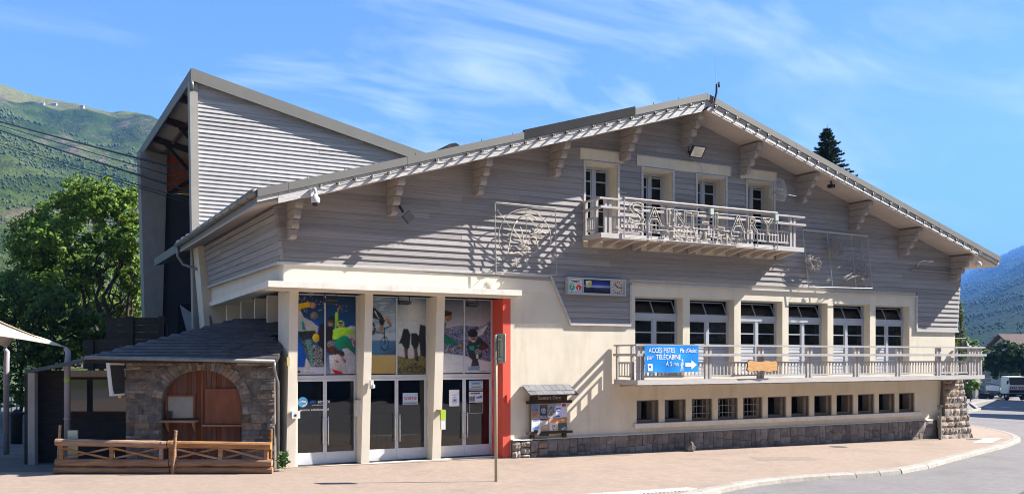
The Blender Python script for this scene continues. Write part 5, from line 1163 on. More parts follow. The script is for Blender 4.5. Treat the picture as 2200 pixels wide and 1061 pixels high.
# ================================================================== tent, railing, bollard
t = thing('shade_tent', 'tan stretched membrane tent with rounded steel poles left of the kiosk', 'tent', Wc(-13, 26, 0))
A_ = Wc(-12.42, 26.0, 3.28); Bq = Wc(-15.75, 29.0, 3.3); Pk = Wc(-17.5, 26.5, 5.6); D_ = Wc(-19.5, 23.5, 3.2); 
n = 14; mb = MB()
def tp(u, v):       # u along the edge A->B, v from the edge up to the peak
    e = A_.lerp(Bq, u)+Vector((0,0,.38*math.sin(math.pi*u)))+(-RGT)*.25*math.sin(math.pi*u)
    p = e.lerp(Pk, v); p.z -= .55*math.sin(math.pi*v)*(1-.3*v)*(.6+.4*math.cos(math.pi*(u-.5)))*.55; return p
def tp2(u, v):
    e = A_.lerp(D_, u)+Vector((0,0,.5*math.sin(math.pi*u))); p = e.lerp(Pk, v); p.z -= .30*math.sin(math.pi*v)*(1-.3*v); return p
for fn in (tp, tp2):
    o0 = len(mb.v)
    for j in range(n+1):
        for i in range(n+1): mb.v.append(tuple(fn(i/n, j/n)))
    for j in range(n):
        for i in range(n): q_ = o0+j*(n+1)+i; mb.f.append((q_,q_+1,q_+n+2,q_+n+1)); mb.m.append(0)
o = mb.build('membrane', tan_m, t, smooth=True, fix=False); md = o.modifiers.new('thickness', 'SOLIDIFY'); md.thickness = .02
for a, nm in ((A_, 0), (Bq, 1)):
    MB().tube([a+Vector((-.06,0,.0)), a+Vector((.02,0,-.12)), a+Vector((.0,0,-.5)), Vector((a.x,a.y,.0))], [.05,.075,.085,.085], 10).build('pole', pole_m, t, smooth=True)
MB().lathe(A_+Vector((0,0,-.95)), [(.09,0),(.09,.10)], 10).build('green_sticker', green_p, t); MB().lathe(A_+Vector((0,0,-2.0)), [(.095,0),(.095,.04)], 10).build('pole_collar', galv, t)
t = thing('white_railing', 'white railing with thin bars beyond the kiosk', 'railing', Wc(-26.5, 46, 0))
yr = 46; 
def wb(x0,x1,z0,z1,nm,y=0): m_ = MB().box(x0, yr-.03+y, z0, x1, yr+.03+y, z1); m_.v = [tuple(Wc(*p)) for p in m_.v]; m_.build(nm, white, t)
wb(-30,-24.1,1.02,1.11,'rail'); wb(-30,-24.1,.20,.29,'rail')
for i in range(22): x = -29.8+.265*i; wb(x,x+.05,.29,1.02,'bar',.0)
t = thing('bollard', 'dark bollard with a cap in the shade below the white railing', 'bollard', Wc(-17.3, 32.5, 0))
MB().lathe(Wc(-17.3,32.5,0), [(.19,0),(.19,.9),(.21,.95),(.21,1.05),(.05,1.2)], 10).build('body', dkplank, t, smooth=True); MB().lathe(Wc(-17.3,32.5,1.0), [(.25,0),(.25,.08)], 10).build('cap', black, t)

# small plant at the foot of the first pillar
def leafclump(mb, c, n, rx, ry, rz, ls, rng, up=.3):
    c = np.array(c); 
    for _ in range(n):
        d = rng.normal(size=3); d /= np.linalg.norm(d)+1e-9; p = c+d*np.array([rx,ry,rz])*rng.uniform(.35,1)
        a = rng.normal(size=3); a[2] = a[2]*.5+up; a /= np.linalg.norm(a); b = np.cross(a, rng.normal(size=3)); b /= np.linalg.norm(b)+1e-9; l = ls*rng.uniform(.6,1.2)
        mb.add([p, p+a*l*.5+b*l*.28, p+a*l, p+a*l*.5-b*l*.28], [(0,1,2,3)])
leaf_plant = mat('weed_leaf', (.06,.14,.02), .6, .4, 5, 0)
t = thing('weed_clump', 'green weed clump at the foot of the leftmost pillar', 'plant', Wc(-6.05, 24.6, 0)); mb = MB(); rng = np.random.default_rng(3); pc = Wc(-6.08, 24.7, .28); leafclump(mb, pc, 140, .14, .14, .26, .12, rng); mb.build('leaves', leaf_plant, t, fix=False)
# ================================================================== ground
def sheet(name, poly, m, off, kind='structure', xs=(0,28,100)):
    """polygon laid on the street's fall; cut where the fall changes so that it lies flat on it"""
    bm = bmesh.new(); vs = [bm.verts.new((x,y,0)) for x, y in poly]; bm.faces.new(vs)
    for c in xs: bmesh.ops.bisect_plane(bm, geom=bm.verts[:]+bm.edges[:]+bm.faces[:], plane_co=(c,0,0), plane_no=(1,0,0))
    bmesh.ops.triangulate(bm, faces=bm.faces[:])
    for v in bm.verts: v.co.z = G(v.co.x)+off
    bm.normal_update()
    for f in bm.faces:
        if f.normal.z < 0: f.normal_flip()
    me = bpy.data.meshes.new(name); bm.to_mesh(me); bm.free(); me.materials.append(m)
    o = bpy.data.objects.new(name, me); COL.objects.link(o)
    if kind: o['kind'] = kind
    return o
sheet('ground', [(-6000,-6000),(9000,-6000),(9000,9000),(-6000,9000)], earth, -.20)
sheet('road', [(-60,-60),(220,-60),(220,120),(60,60),(36,30),(29.5,30),(29.5,1),(28,-.5),(-40,-1),(-60,5)], asphalt, -.12)
KC = [(-40,-31),(-20,-21),(-4,-13.2),(2.5,-10.2),(6.0,-8.75),(8.2,-7.75),(9.6,-7.2),(11.73,-6.88),(13.58,-6.98),(15.4,-6.95),(17.4,-6.35),(19.72,-5.39),(23.7,-3.86),(26.76,-2.69),(29.81,-1.19),(31.6,.0),(33.0,1.2),(34.3,2.5),(35.4,3.8),(36.5,5.2),(37.4,6.4)]
fence_l = Wc(-45, 24.45); fence_r = Wc(-6.25, 24.45)
PVP = KC+[(37.0,8.5),(34,7.2),(30,5),(28.66,3),(28.2,.3),(6.9,.25),(.3,.29),(.0,1.0),(fence_r.x,fence_r.y),(fence_l.x,fence_l.y)]
sheet('pavement', PVP, pave, 0.0)
yl = Wc(-45,60); yr_ = Wc(-4,60)
sheet('yard', [(fence_l.x,fence_l.y),(fence_r.x,fence_r.y),(.0,1.0),(1.2,1.3),(1.2,30),(yr_.x,yr_.y),(yl.x,yl.y)], mat('dark_patchy_yard', (.12,.115,.11), .95, .3, .8, .6, 40, dirt=((.22,.20,.18), .8, .6)), -.004)  # dark base with paler blotches
# kerb stones, one by one
kb = bpy.data.objects.new('kerb', None); COL.objects.link(kb); kb['kind'] = 'structure'
def along(pts, step):
    out = []; acc = 0
    P_ = [Vector((x,y,0)) for x, y in pts]; Ls = [(b-a).length for a, b in zip(P_[:-1], P_[1:])]; tot = sum(Ls); d = 0
    while d <= tot+1e-6:
        k = 0; q = d
        while k < len(Ls)-1 and q > Ls[k]: q -= Ls[k]; k += 1
        out.append(P_[k].lerp(P_[k+1], min(1, q/Ls[k]))); d += step
    return out
kp = along(KC[2:], .95)
for a, b in zip(kp[:-1], kp[1:]):
    d = (b-a).normalized(); nrm = Vector((d.y,-d.x,0)); a2, b2 = a+d*.006, b-d*.006
    def zv(p, o): return (p.x, p.y, G(p.x)+o)
    mb = MB(); w0, w1 = -.02, .26
    mb.add([zv(a2+nrm*w0,-.25), zv(b2+nrm*w0,-.25), zv(b2+nrm*(w1+.05),-.25), zv(a2+nrm*(w1+.05),-.25), zv(a2+nrm*w0,.008), zv(b2+nrm*w0,.008), zv(b2+nrm*(w1-.05),.008), zv(a2+nrm*(w1-.05),.008), zv(b2+nrm*w1,-.03), zv(a2+nrm*w1,-.03)],
      [(0,3,2,1),(4,5,6,7),(7,6,8,9),(9,8,2,3),(0,1,5,4),(1,2,8,6,5),(3,0,4,7,9)]); mb.build('kerb_stone', kerb_m, kb)
# markings
def rm(name, pts, off, m=paint_w): return sheet(name, pts, m, off)
rm('road_marking', [(25.99,-2.05),(28.7,-.65),(29.3,-1.0),(26.6,-2.40)], .006)
mb = MB(); 
ts = bpy.data.objects.new('tactile_strip', None); COL.objects.link(ts); ts['kind'] = 'structure'
for i in range(26):
    x = 4.75+.108*i; a = Vector((x,-7.55-.04*i*.1,G(x)+.003)); d = Vector((.55,-.84,0)); L_ = .62 if i < 20 else .62-.06*(i-20)
    MB().bar(a, a+d*L_*.9, .075, .02).build('rib', paint_w, ts)
for i, (x, y) in enumerate(((68.1,26.2),(70.8,26.5),(73.8,27.1),(64.2,25.2))): rm('road_marking', [(x-.75,y-.28),(x+.75,y-.05),(x+.85,y+.35),(x-.65,y+.12)], -.112)
for k, (x, y) in enumerate(((19.6,-1.25),(27.6,-.95))):
    t = thing('manhole_cover', ('round iron cover in the pavement before the low windows','round iron cover in the pavement near the stone buttress')[k], 'manhole cover', (x,y,G(x)), 'covers in the pavement'); MB().lathe((x,y,G(x)+.002), [(.01,0),(.27,0),(.27,.006),(.01,.006)], 18).build('lid', mat('iron_cover', (.10,.09,.08), .7, .2, 8, .4, 30) if k == 0 else MATS['iron_cover'], t); MB().lathe((x,y,G(x)+.001), [(.275,0),(.32,0),(.32,.004),(.275,.004)], 18).build('ring', MATS['iron_cover'], t)
sheet('drain_channel', [(-.4,.02),(6.9,-.06),(6.9,.02),(-.4,.10)], mat('drain_grating', (.12,.105,.09), .8, .3, 6, .4, 30), .004)
for q_ in ([(9.2,-.6),(10.9,-.75),(11.0,-.1),(9.3,-.05)], [(13.6,-3.6),(15.4,-4.3),(15.8,-3.4),(14.0,-2.8)]): sheet('pavement_patch', q_, mat('patched_pavement', (.25,.20,.165), .95, .15, 5, .7, 110) if 'patched_pavement' not in MATS else MATS['patched_pavement'], .004)
sheet('road_patch', [(14,-11.5),(22,-8.2),(22.6,-8.9),(14.6,-12.3)], mat('tar_patch', (.085,.08,.08), .9, .15, 4, .5, 90), -.116)
# traffic island with its own kerb, the stepped path beyond it and the grass
sheet('island_pavement', [(46,19),(54.5,18.9),(61.0,22.6),(63,24.2),(73.4,32.0),(86,39.3),(93.5,42.2),(95.7,43.6),(93,46),(80,42),(60,30)], mat('path_asphalt', (.22,.205,.20), .95, .1, 1, .4, 60), -.03)
ik = bpy.data.objects.new('island_kerb', None); COL.objects.link(ik); ik['kind'] = 'structure'
ip = along([(46,18.7),(54.5,18.75),(61.1,22.4),(73.4,31.8),(86,39.1),(95.7,43.4)], 2.0)
for a, b in zip(ip[:-1], ip[1:]):
    d = (b-a).normalized(); nrm = Vector((d.y,-d.x,0)); mb = MB()
    mb.hexa([(p.x,p.y,G(p.x)-.25) for p in (a,a+nrm*.3,b-d*.02+nrm*.3,b-d*.02)], [(p.x,p.y,G(p.x)+.02) for p in (a,a+nrm*.3,b-d*.02+nrm*.3,b-d*.02)]); mb.build('kerb_stone', kerb_m, ik)
grass_m = mat('short_grass', (.10,.19,.03), .9, .3, 3, .3, 20)
mb = MB(); rng = np.random.default_rng(8); gb = sheet('grass_verge', [(58,25.5),(72.6,33.2),(86,41),(93,46.5),(86,52),(64,40)], grass_m, .0)
for _ in range(9000):
    s_ = rng.random(); w = rng.random(); x = 60+s_*31; y = 27.5+s_*18.5+w*9; h = rng.uniform(.15,.45); z = G(x)
    a = rng.uniform(0,6.28); mb.add([(x,y,z),(x+.07*math.cos(a),y+.07*math.sin(a),z),(x+rng.uniform(-.1,.1),y+rng.uniform(-.1,.1),z+h)], [(0,1,2)])
stuff(tag(mb.build('grass', grass_m, fix=False), 'unmown bright grass on the island beyond the corner', 'grass'))

# ================================================================== mountains
def hill(name, ridge, base_d, nx, nz, m, seed, rough, prof=1.0, back=900, zbase=-2, name_kind='structure'):
    """ridge: list of (bearing tangent, height tangent, distance) seen from the square; built as real ground from its foot to its ridge"""
    us = np.array([r[0] for r in ridge]); hs = np.array([r[1] for r in ridge]); ds = np.array([r[2] for r in ridge])
    mb_v = []; ug = np.linspace(us[0], us[-1], nx)
    h_ = np.interp(ug, us, hs); d_ = np.interp(ug, us, ds)
    vs = np.zeros(((nz+6)*nx, 3))
    for j in range(nz+6):
        t = j/(nz-1)
        for i in range(nx):
            if j < nz: Y = base_d+(d_[i]-base_d)*t; z = zbase+(h_[i]*d_[i]+CAM.z-zbase)*(t**prof)
            else: k = (j-nz+1)/6; Y = d_[i]+back*k; z = (h_[i]*d_[i]+CAM.z)*(1-.5*k)-8*k
            p = Wc(ug[i]*Y, Y)
            e = rough*min(1, t*2.5)*min(1, (1.0-t)*6+.12 if t < 1 else .12)
            if t > .001:
                z += e*(mnoise.fractal((p.x*.004+seed, p.y*.004, 0), 1.0, 2.1, 5)*38+abs(mnoise.noise((p.x*.011, p.y*.011, seed)))*-14)
            vs[j*nx+i] = (p.x, p.y, z)
    fs = [(j*nx+i, j*nx+i+1, (j+1)*nx+i+1, (j+1)*nx+i) for j in range(nz+5) for i in range(nx-1)]
    me = bpy.data.meshes.new(name); me.from_pydata(vs.tolist(), [], fs); me.materials.append(m); me.polygons.foreach_set('use_smooth', [True]*len(fs)); me.update()
    o = bpy.data.objects.new(name, me); COL.objects.link(o); o['kind'] = name_kind
    return o, vs.reshape(nz+6, nx, 3), ug
def hillmat(name, c_forest, c_mid, c_mead, c_rock, mead_h=None):
    m = bpy.data.materials.new(name); m.use_nodes = True; t = m.node_tree; L = t.links; b = t.nodes['Principled BSDF']; b.inputs['Roughness'].default_value = .95; b.inputs['Specular IOR Level'].default_value = .1
    g = N(t,'ShaderNodeNewGeometry')
    def nz(sc, d=6, r=.65):
        mp = N(t,'ShaderNodeMapping'); mp.inputs['Scale'].default_value = (sc,sc,sc); L.new(g.outputs['Position'], mp.inputs[0]); n = N(t,'ShaderNodeTexNoise'); n.inputs['Scale'].default_value = 1; n.inputs['Detail'].default_value = d; n.inputs['Roughness'].default_value = r; L.new(mp.outputs[0], n.inputs['Vector']); return n.outputs['Fac']
    def mr(x, a, b_, lo=0, hi=1): n = N(t,'ShaderNodeMapRange'); n.inputs['From Min'].default_value = a; n.inputs['From Max'].default_value = b_; n.inputs['To Min'].default_value = lo; n.inputs['To Max'].default_value = hi; L.new(x, n.inputs['Value']); return n.outputs[0]
    def mx(f, a, b_):
        n = N(t,'ShaderNodeMixRGB'); L.new(f, n.inputs['Fac'])
        for k, c in (('Color1',a),('Color2',b_)):
            if isinstance(c, tuple): n.inputs[k].default_value = (*c,1)
            else: L.new(c, n.inputs[k])
        return n.outputs[0]
    col = mx(mr(nz(.012,8), .42,.58), c_forest, c_mid)
    col = mx(mr(nz(.06,6), .45,.62,0,.6), col, tuple(c*.55 for c in c_forest))
    if mead_h:
        s = N(t,'ShaderNodeSeparateXYZ'); L.new(g.outputs['Position'], s.inputs[0]); ad = N(t,'ShaderNodeMath', operation='MULTIPLY_ADD'); L.new(nz(.006,5), ad.inputs[0]); ad.inputs[1].default_value = 150; L.new(s.outputs['Z'], ad.inputs[2])
        col = mx(mr(ad.outputs[0], mead_h, mead_h+40), col, mx(mr(nz(.02,6), .4,.6), c_mead, tuple(c*.7 for c in c_mead)))
    # rock shows in broken bands
    w = N(t,'ShaderNodeMath', operation='MULTIPLY'); L.new(mr(nz(.009,7,.7), .535,.575), w.inputs[0]); L.new(mr(nz(.05,5), .42,.55), w.inputs[1])
    col = mx(w.outputs[0], col, mx(mr(nz(.12,6), .4,.6), c_rock, tuple(c*.5 for c in c_rock)))
    L.new(col, b.inputs['Base Color'])
    bp = N(t,'ShaderNodeBump'); bp.inputs['Strength'].default_value = .9; bp.inputs['Distance'].default_value = 5; L.new(nz(.11,4,.7), bp.inputs['Height']); L.new(bp.outputs[0], b.inputs['Normal'])
    return m
def rp(u, v, d): return ((u-1100)/2000, (765-v)/2000, d)
hm_l = hillmat('green_mountainside', (.028,.050,.008), (.070,.092,.018), (.150,.150,.045), (.17,.12,.095), 415)
hl, HV, HU = hill('left_mountain', [rp(-1900,60,1000), rp(-900,20,1300), rp(-400,80,1400), rp(0,178,1500), rp(60,197,1500), rp(120,210,1500), rp(170,220,1480), rp(200,232,1470), rp(240,240,1460), rp(262,238,1450), rp(300,243,1430), rp(335,255,1400), rp(430,300,1380), rp(600,380,1350), rp(900,520,1300)], 150, 330, 150, hm_l, 1.0, 1.0, 1.25)
hm_r = hillmat('blue_forest_mountainside', (.010,.028,.014), (.020,.044,.020), (.04,.06,.03), (.05,.05,.05))
hr, RV, RU = hill('right_mountain', [rp(1500,650,7000), rp(1900,620,7000), rp(2040,604,7000), rp(2080,590,7000), rp(2110,574,7000), rp(2150,552,7000), rp(2200,529,7000), rp(2300,480,6600), rp(2700,330,5600), rp(3400,250,3600)], 330, 260, 110, hm_r, 5.0, .9, 1.15)
hill('far_ridge', [rp(700,650,9500), rp(1700,600,9500), rp(1950,580,9500), rp(2062,571,9500), rp(2100,567,9500), rp(2150,563,9500), rp(2300,600,9500)], 2500, 120, 30, hm_r, 9.0, 1.3, 1.0, 600)
# forest trees on the slopes, one joined mass per slope
def forest(name, lab, V, cols, rows, n, size, m, seed):
    rng = np.random.default_rng(seed); vs = []; fs = []
    J, I = V.shape[:2]; base = [(math.cos(a), math.sin(a)) for a in np.linspace(0, 2*math.pi, 5, endpoint=False)]
    for _ in range(n):
        i = int(rng.uniform(*cols)*(I-2)); j = int(rng.uniform(*rows)*(J-8)); a = rng.random(); b_ = rng.random()
        p = (V[j,i]*(1-a)+V[j,i+1]*a)*(1-b_)+(V[j+1,i]*(1-a)+V[j+1,i+1]*a)*b_
        if mnoise.noise((p[0]*.006+seed, p[1]*.006, 0))+.5*mnoise.noise((p[0]*.02, p[1]*.02, seed)) < rng.uniform(-.25,.25)+.02: continue
        s = size*rng.choice([.35,.5,.6,.8,1.0,1.35])*.0042*math.hypot(p[0]+6.7, p[1]+25); h = s*rng.uniform(.8,1.3); o = len(vs)
        for cx, cy in base: vs.append((p[0]+cx*s*.5*rng.uniform(.7,1.3), p[1]+cy*s*.5*rng.uniform(.7,1.3), p[2]+h*.4*rng.uniform(.8,1.25)))
        vs.append((p[0],p[1],p[2]+h)); vs.append((p[0],p[1],p[2]-h*.2))
        for k in range(5): fs.append((o+k, o+(k+1)%5, o+5)); fs.append((o+(k+1)%5, o+k, o+6))
    me = bpy.data.meshes.new(name); me.from_pydata(vs, [], fs); me.materials.append(m); me.polygons.foreach_set('use_smooth', [True]*len(fs)); me.update()
    o = bpy.data.objects.new(name, me); COL.objects.link(o); stuff(tag(o, lab, 'forest')); return o
fol_f = mat('far_foliage', (.026,.050,.010), .9, .4, .012, 0, col2=(.090,.115,.025))
fol_b = mat('far_blue_foliage', (.010,.028,.012), .9, .4, .02, 0, col2=(.026,.050,.022))
forest('forest', 'scattered broadleaf forest covering the lower left mountainside', HV, (.64,.86), (.06,.74), 15000, .62, fol_f, 3)
forest('forest', 'dense hazy forest covering the right hand mountainside', RV, (.26,.42), (.02,.99), 24000, .5, fol_b, 6)
# barns on the high meadow
barn_w = mat('pale_barn_wall', (.36,.33,.29), .9); barn_r = mat('barn_roof', (.22,.20,.20), .8)
for k, (u, v, s, lab) in enumerate(((286,0,1,''),)): pass
def onhill(u, frac):
    uu = (u-1100)/2000; i = int(np.searchsorted(HU, uu)); j = int(frac*149); return Vector(HV[j,i])
hm = [(84,.955,7,'tiny grey barn highest at the left of the meadow'),(115,.962,9,'long pale barn left on the high meadow'),(148,.925,7,'grey roofed barn in the middle of the high meadow'),(160,.915,6,'small pale barn below the grey roofed barn'),(176,.93,9,'white gabled barn right of the middle on the high meadow'),(199,.93,10,'rightmost barn with a pinkish end wall on the high meadow'),(172,.972,7,'dark barn roof breaking the skyline of the meadow')]
for u, fr_, s, lab in hm:
    p = onhill(u, fr_); t = thing('mountain_barn', lab, 'barn', p, 'barns on the high meadow'); a = .5; s *= .8
    def lo(x, y, z): q_ = RGT*x+FWD*y; return (p.x+q_.x, p.y+q_.y, p.z+z)
    mb = MB(); mb.hexa([lo(-s/2,-2.5,-4),lo(s/2,-2.5,-4),lo(s/2,2.5,-4),lo(-s/2,2.5,-4)], [lo(-s/2,-2.5,3),lo(s/2,-2.5,3),lo(s/2,2.5,3),lo(-s/2,2.5,3)]); mb.build('wall', barn_w, t)
    mb = MB(); mb.extr([lo(-s/2-.4,-3.1,2.8),lo(-s/2-.4,0,5.4),lo(-s/2-.4,3.1,2.8)], RGT*(s+.8)); mb.build('roof', barn_r, t)
# hamlet far up the right slope
for k, (u, v) in enumerate(((2180,646),(2187,644),(2193,645),(2200,647))):
    Y = 4300; p = Wc((u-1100)/2000*Y, Y); p.z = CAM.z+(765-v)/2000*Y
    # settle on the slope: pick the nearest terrain vertex
    d2 = ((RV[...,0]-p.x)**2+(RV[...,1]-p.y)**2+((RV[...,2]-p.z)*2)**2); j, i = np.unravel_index(np.argmin(d2), d2.shape); q_ = Vector(RV[j,i])+RGT*(k*9-12)
    t = thing('hillside_house', ('leftmost tiny white house of the hamlet on the hazy right mountainside','second tiny white house from the left of the hazy hamlet','third tiny white house from the left of the hazy hamlet','rightmost tiny white house of the hazy hamlet at the picture edge')[k], 'house', q_, 'hamlet on the right mountainside'); mb = MB().box(q_.x-4,q_.y-4,q_.z-6,q_.x+4,q_.y+4,q_.z+9); mb.build('wall', mat('white_house_wall', (.8,.78,.75), .8) if k == 0 else MATS['white_house_wall'], t)
    MB().extr([(q_.x-4.5,q_.y-4.5,q_.z+9),(q_.x,q_.y-4.5,q_.z+12),(q_.x+4.5,q_.y-4.5,q_.z+9)], (0,9,0)).build('roof', barn_r, t)
# the valley side behind the photographer, seen only as a reflection in the glass
def backhill():
    nx, nz = 60, 14; vs = []; 
    for j in range(nz+1):
        for i in range(nx+1):
            a = math.radians(100+ (i/nx)*190); r = 140+j*70; z = -3+(j/nz)**1.1*420+30*mnoise.noise((math.cos(a)*3, math.sin(a)*3, j*.3))*(j/nz); vs.append((CAM.x+math.sin(a+0*ANG)*r, CAM.y+math.cos(a)*r, z))
    fs = [(j*(nx+1)+i, j*(nx+1)+i+1, (j+1)*(nx+1)+i+1, (j+1)*(nx+1)+i) for j in range(nz) for i in range(nx)]
    me = bpy.data.meshes.new('near_mountain'); me.from_pydata(vs, [], fs); me.materials.append(hm_r); me.polygons.foreach_set('use_smooth', [True]*len(fs)); me.update(); o = bpy.data.objects.new('near_mountain', me); COL.objects.link(o); struct(o)
backhill()
# ================================================================== trees
def leafmat(name, c1, c2, tr=.35):
    m = bpy.data.materials.new(name); m.use_nodes = True; t = m.node_tree; L = t.links; t.nodes.clear()
    o = N(t,'ShaderNodeOutputMaterial'); g = N(t,'ShaderNodeNewGeometry'); n = N(t,'ShaderNodeTexNoise'); n.inputs['Scale'].default_value = .9; n.inputs['Detail'].default_value = 3; L.new(g.outputs['Position'], n.inputs['Vector'])
    ad = N(t,'ShaderNodeMath', operation='ADD'); rn = N(t,'ShaderNodeMapRange'); rn.inputs['To Min'].default_value = -.3; rn.inputs['To Max'].default_value = .3; L.new(g.outputs['Random Per Island'], rn.inputs['Value']); L.new(n.outputs['Fac'], ad.inputs[0]); L.new(rn.outputs[0], ad.inputs[1])
    cr = N(t,'ShaderNodeValToRGB'); cr.color_ramp.elements[0].position = .25; cr.color_ramp.elements[1].position = .75; cr.color_ramp.elements[0].color = (*c1,1); cr.color_ramp.elements[1].color = (*c2,1); L.new(ad.outputs[0], cr.inputs[0])
    d = N(t,'ShaderNodeBsdfPrincipled'); d.inputs['Roughness'].default_value = .55; d.inputs['Specular IOR Level'].default_value = .25; L.new(cr.outputs[0], d.inputs['Base Color'])
    ts = N(t,'ShaderNodeBsdfTranslucent'); hs = N(t,'ShaderNodeHueSaturation'); hs.inputs['Value'].default_value = 1.5; hs.inputs['Hue'].default_value = .485; L.new(cr.outputs[0], hs.inputs['Color']); L.new(hs.outputs[0], ts.inputs[0])
    mx = N(t,'ShaderNodeMixShader'); mx.inputs[0].default_value = tr; L.new(d.outputs[0], mx.inputs[1]); L.new(ts.outputs[0], mx.inputs[2]); L.new(mx.outputs[0], o.inputs[0]); return m
lf_ash = leafmat('ash_leaf', (.075,.145,.018), (.20,.30,.045)); lf_dk = leafmat('dark_leaf', (.045,.10,.018), (.135,.215,.04)); lf_lt = leafmat('light_leaf', (.10,.18,.03), (.23,.31,.06)); lf_sp = leafmat('spruce_needle', (.010,.026,.010), (.028,.052,.020), .1); lf_blk = leafmat('deep_shade_leaf', (.014,.035,.008), (.045,.085,.016)); lf_birch = leafmat('birch_leaf', (.06,.10,.03), (.12,.17,.06))
def leaves(blobs, n_per, ls, seed, clump=26, droop=0):
    """leaf faces gathered in many small clumps through the volume of each blob"""
    rng = np.random.default_rng(seed); C = []
    for (c, r, w) in blobs:
        k = max(4, int(n_per*w/clump)); d = rng.normal(size=(k,3)); d /= np.linalg.norm(d,axis=1)[:,None]; rad = rng.uniform(.25,1,size=(k,1))**.55
        cc = np.array(c)+d*np.array(r)*rad; cr = np.mean(r)*rng.uniform(.13,.26,size=k)
        out = np.array(c)
        for q_ in range(k):
            m = int(clump*rng.uniform(.5,1.4)); dd = rng.normal(size=(m,3)); dd /= np.linalg.norm(dd,axis=1)[:,None]; p = cc[q_]+dd*cr[q_]*rng.uniform(.3,1,size=(m,1))*np.array([1.15,1.15,.7]); p[:,2] -= droop*rng.uniform(0,1,size=m)
            nrm = dd*.6+d[q_]*.5+rng.normal(size=(m,3))*.55+np.array([0,0,.35]); nrm /= np.linalg.norm(nrm,axis=1)[:,None]
            a = np.cross(nrm, rng.normal(size=(m,3))); a /= np.linalg.norm(a,axis=1)[:,None]; b = np.cross(nrm, a); l = ls*rng.uniform(.6,1.25,size=(m,1))
            C.append(np.stack([p-a*l*.55, p+b*l*.30, p+a*l*.55, p-b*l*.30], 1))
    V = np.concatenate(C).reshape(-1,3); n = len(V)//4
    return V, n
def quadmesh(name, V, n, m):
    me = bpy.data.meshes.new(name); me.vertices.add(4*n); me.vertices.foreach_set('co', V.astype(np.float32).ravel()); me.loops.add(4*n); me.loops.foreach_set('vertex_index', np.arange(4*n, dtype=np.int32)); me.polygons.add(n); me.polygons.foreach_set('loop_start', np.arange(0,4*n,4,dtype=np.int32)); me.materials.append(m); me.update(calc_edges=True); me.validate(); return me
def limb(mb, a, b, r0, r1, rng, wob=.12, n=6):
    a = Vector(a); b = Vector(b); L = (b-a).length; pts = [a.lerp(b, i/n)+Vector((rng.normal(),rng.normal(),rng.normal()*.3))*wob*L*.12*(1 if 0 < i < n else 0) for i in range(n+1)]
    mb.tube(pts, [r0+(r1-r0)*i/n for i in range(n+1)], 7)
def tree(name, lab, base, blobs, n, ls, m, seed, trunks, r=.22, group=None, droop=0, cat='tree', bark=barkm):
    """blobs are (x, y, z, rx, ry, rz, weight): offsets from the base to the right of and away from the square"""
    rng = np.random.default_rng(seed); base = Vector(base); t = thing(name, lab, cat, base, group)
    bl = []
    for x, y, z, rx, ry, rz, w in blobs: p = base+RGT*x+FWD*y; bl.append(((p.x,p.y,base.z+z),(rx,ry,rz),w))
    V, k = leaves(bl, n, ls, seed, droop=droop); V = V-np.array(base); me = quadmesh('crown', V, k, m); o = bpy.data.objects.new('crown', me); COL.objects.link(o); o.parent = t
    mb = MB()
    for x0, x1, h in trunks:
        a = base+RGT*x0; b = base+RGT*x1+Vector((0,0,h)); limb(mb, a, b, r, r*.45, rng, .25)
        near = sorted(bl, key=lambda q_: (Vector(q_[0])-b).length)[:5]
        for c, rr_, w in near:
            c = Vector(c); limb(mb, a.lerp(b, rng.uniform(.45,.95)), c, r*.42, .03, rng, .4)
            for _ in range(4): e = c+Vector(rng.normal(size=3))*np.mean(rr_)*.5; limb(mb, c.lerp(b,.3), e, r*.14, .012, rng, .4, 4)
    mb.build('trunk', bark, t, smooth=True, fix=False); return t
U = lambda u, Y: (u-1100)/2000*Y
def base(u, Y, z=0.0): return Wc(U(u,Y), Y, z)
def H(v, Y, z0=0.0): return CAM.z+(765-v)/2000*Y-z0
Y = 52; b0 = base(215, Y)
def bb(Y, u0, items, z0=0): return [(U(u,Y)-U(u0,Y), dy, H(v,Y,z0), ru*Y/2000, ru*Y/2000*1.1, rv*Y/2000, w) for u, v, ru, rv, w, dy in items]
tree('ash_tree', 'large bright green ash tree standing left of the tall station', b0, bb(Y,215,[(180,425,55,48,1,0),(110,455,60,50,1,1),(235,440,50,50,1,-1),(285,450,45,55,.8,0),(75,520,60,60,1.1,0),(140,530,75,60,1.2,-1),(210,520,50,45,.7,1.2),(285,520,40,40,.6,-.5),(65,600,55,55,1,0),(130,610,70,55,1,-.8),(255,560,45,40,.5,.5),(290,600,30,40,.5,0),(175,590,40,45,.5,.8)]), 3000, .23, lf_ash, 5, [(-.3,-.6,8.5),(.45,1.4,9.5),(.1,.2,7.5),(.9,2.0,8)], .16)
Y = 44
tree('hazel_thicket', 'dark leafy thicket filling the left edge behind the tent', base(40,Y), bb(Y,40,[(20,640,70,60,1.2,0),(100,660,70,50,1.2,0),(20,740,80,60,1.2,0),(110,740,70,60,1.2,.5),(40,830,70,45,1,0),(-60,700,80,100,1.2,0),(170,700,50,45,.8,1)]), 2600, .20, lf_dk, 9, [(0,.3,4),(1.2,1.6,4.5)], .09)
Y = 58
tree('elder_tree', 'light green bushy tree between the ash trunks and the station pier', base(270,Y), bb(Y,270,[(285,640,40,40,1,0),(240,655,45,40,1,0),(270,590,35,40,.8,1),(200,660,45,45,1,0),(300,690,40,40,.8,0),(230,710,60,40,1,0),(160,640,40,40,.8,1)]), 2000, .22, lf_lt, 12, [(0,.2,5),(-1.2,-1.5,5.5)], .10)
Y = 66
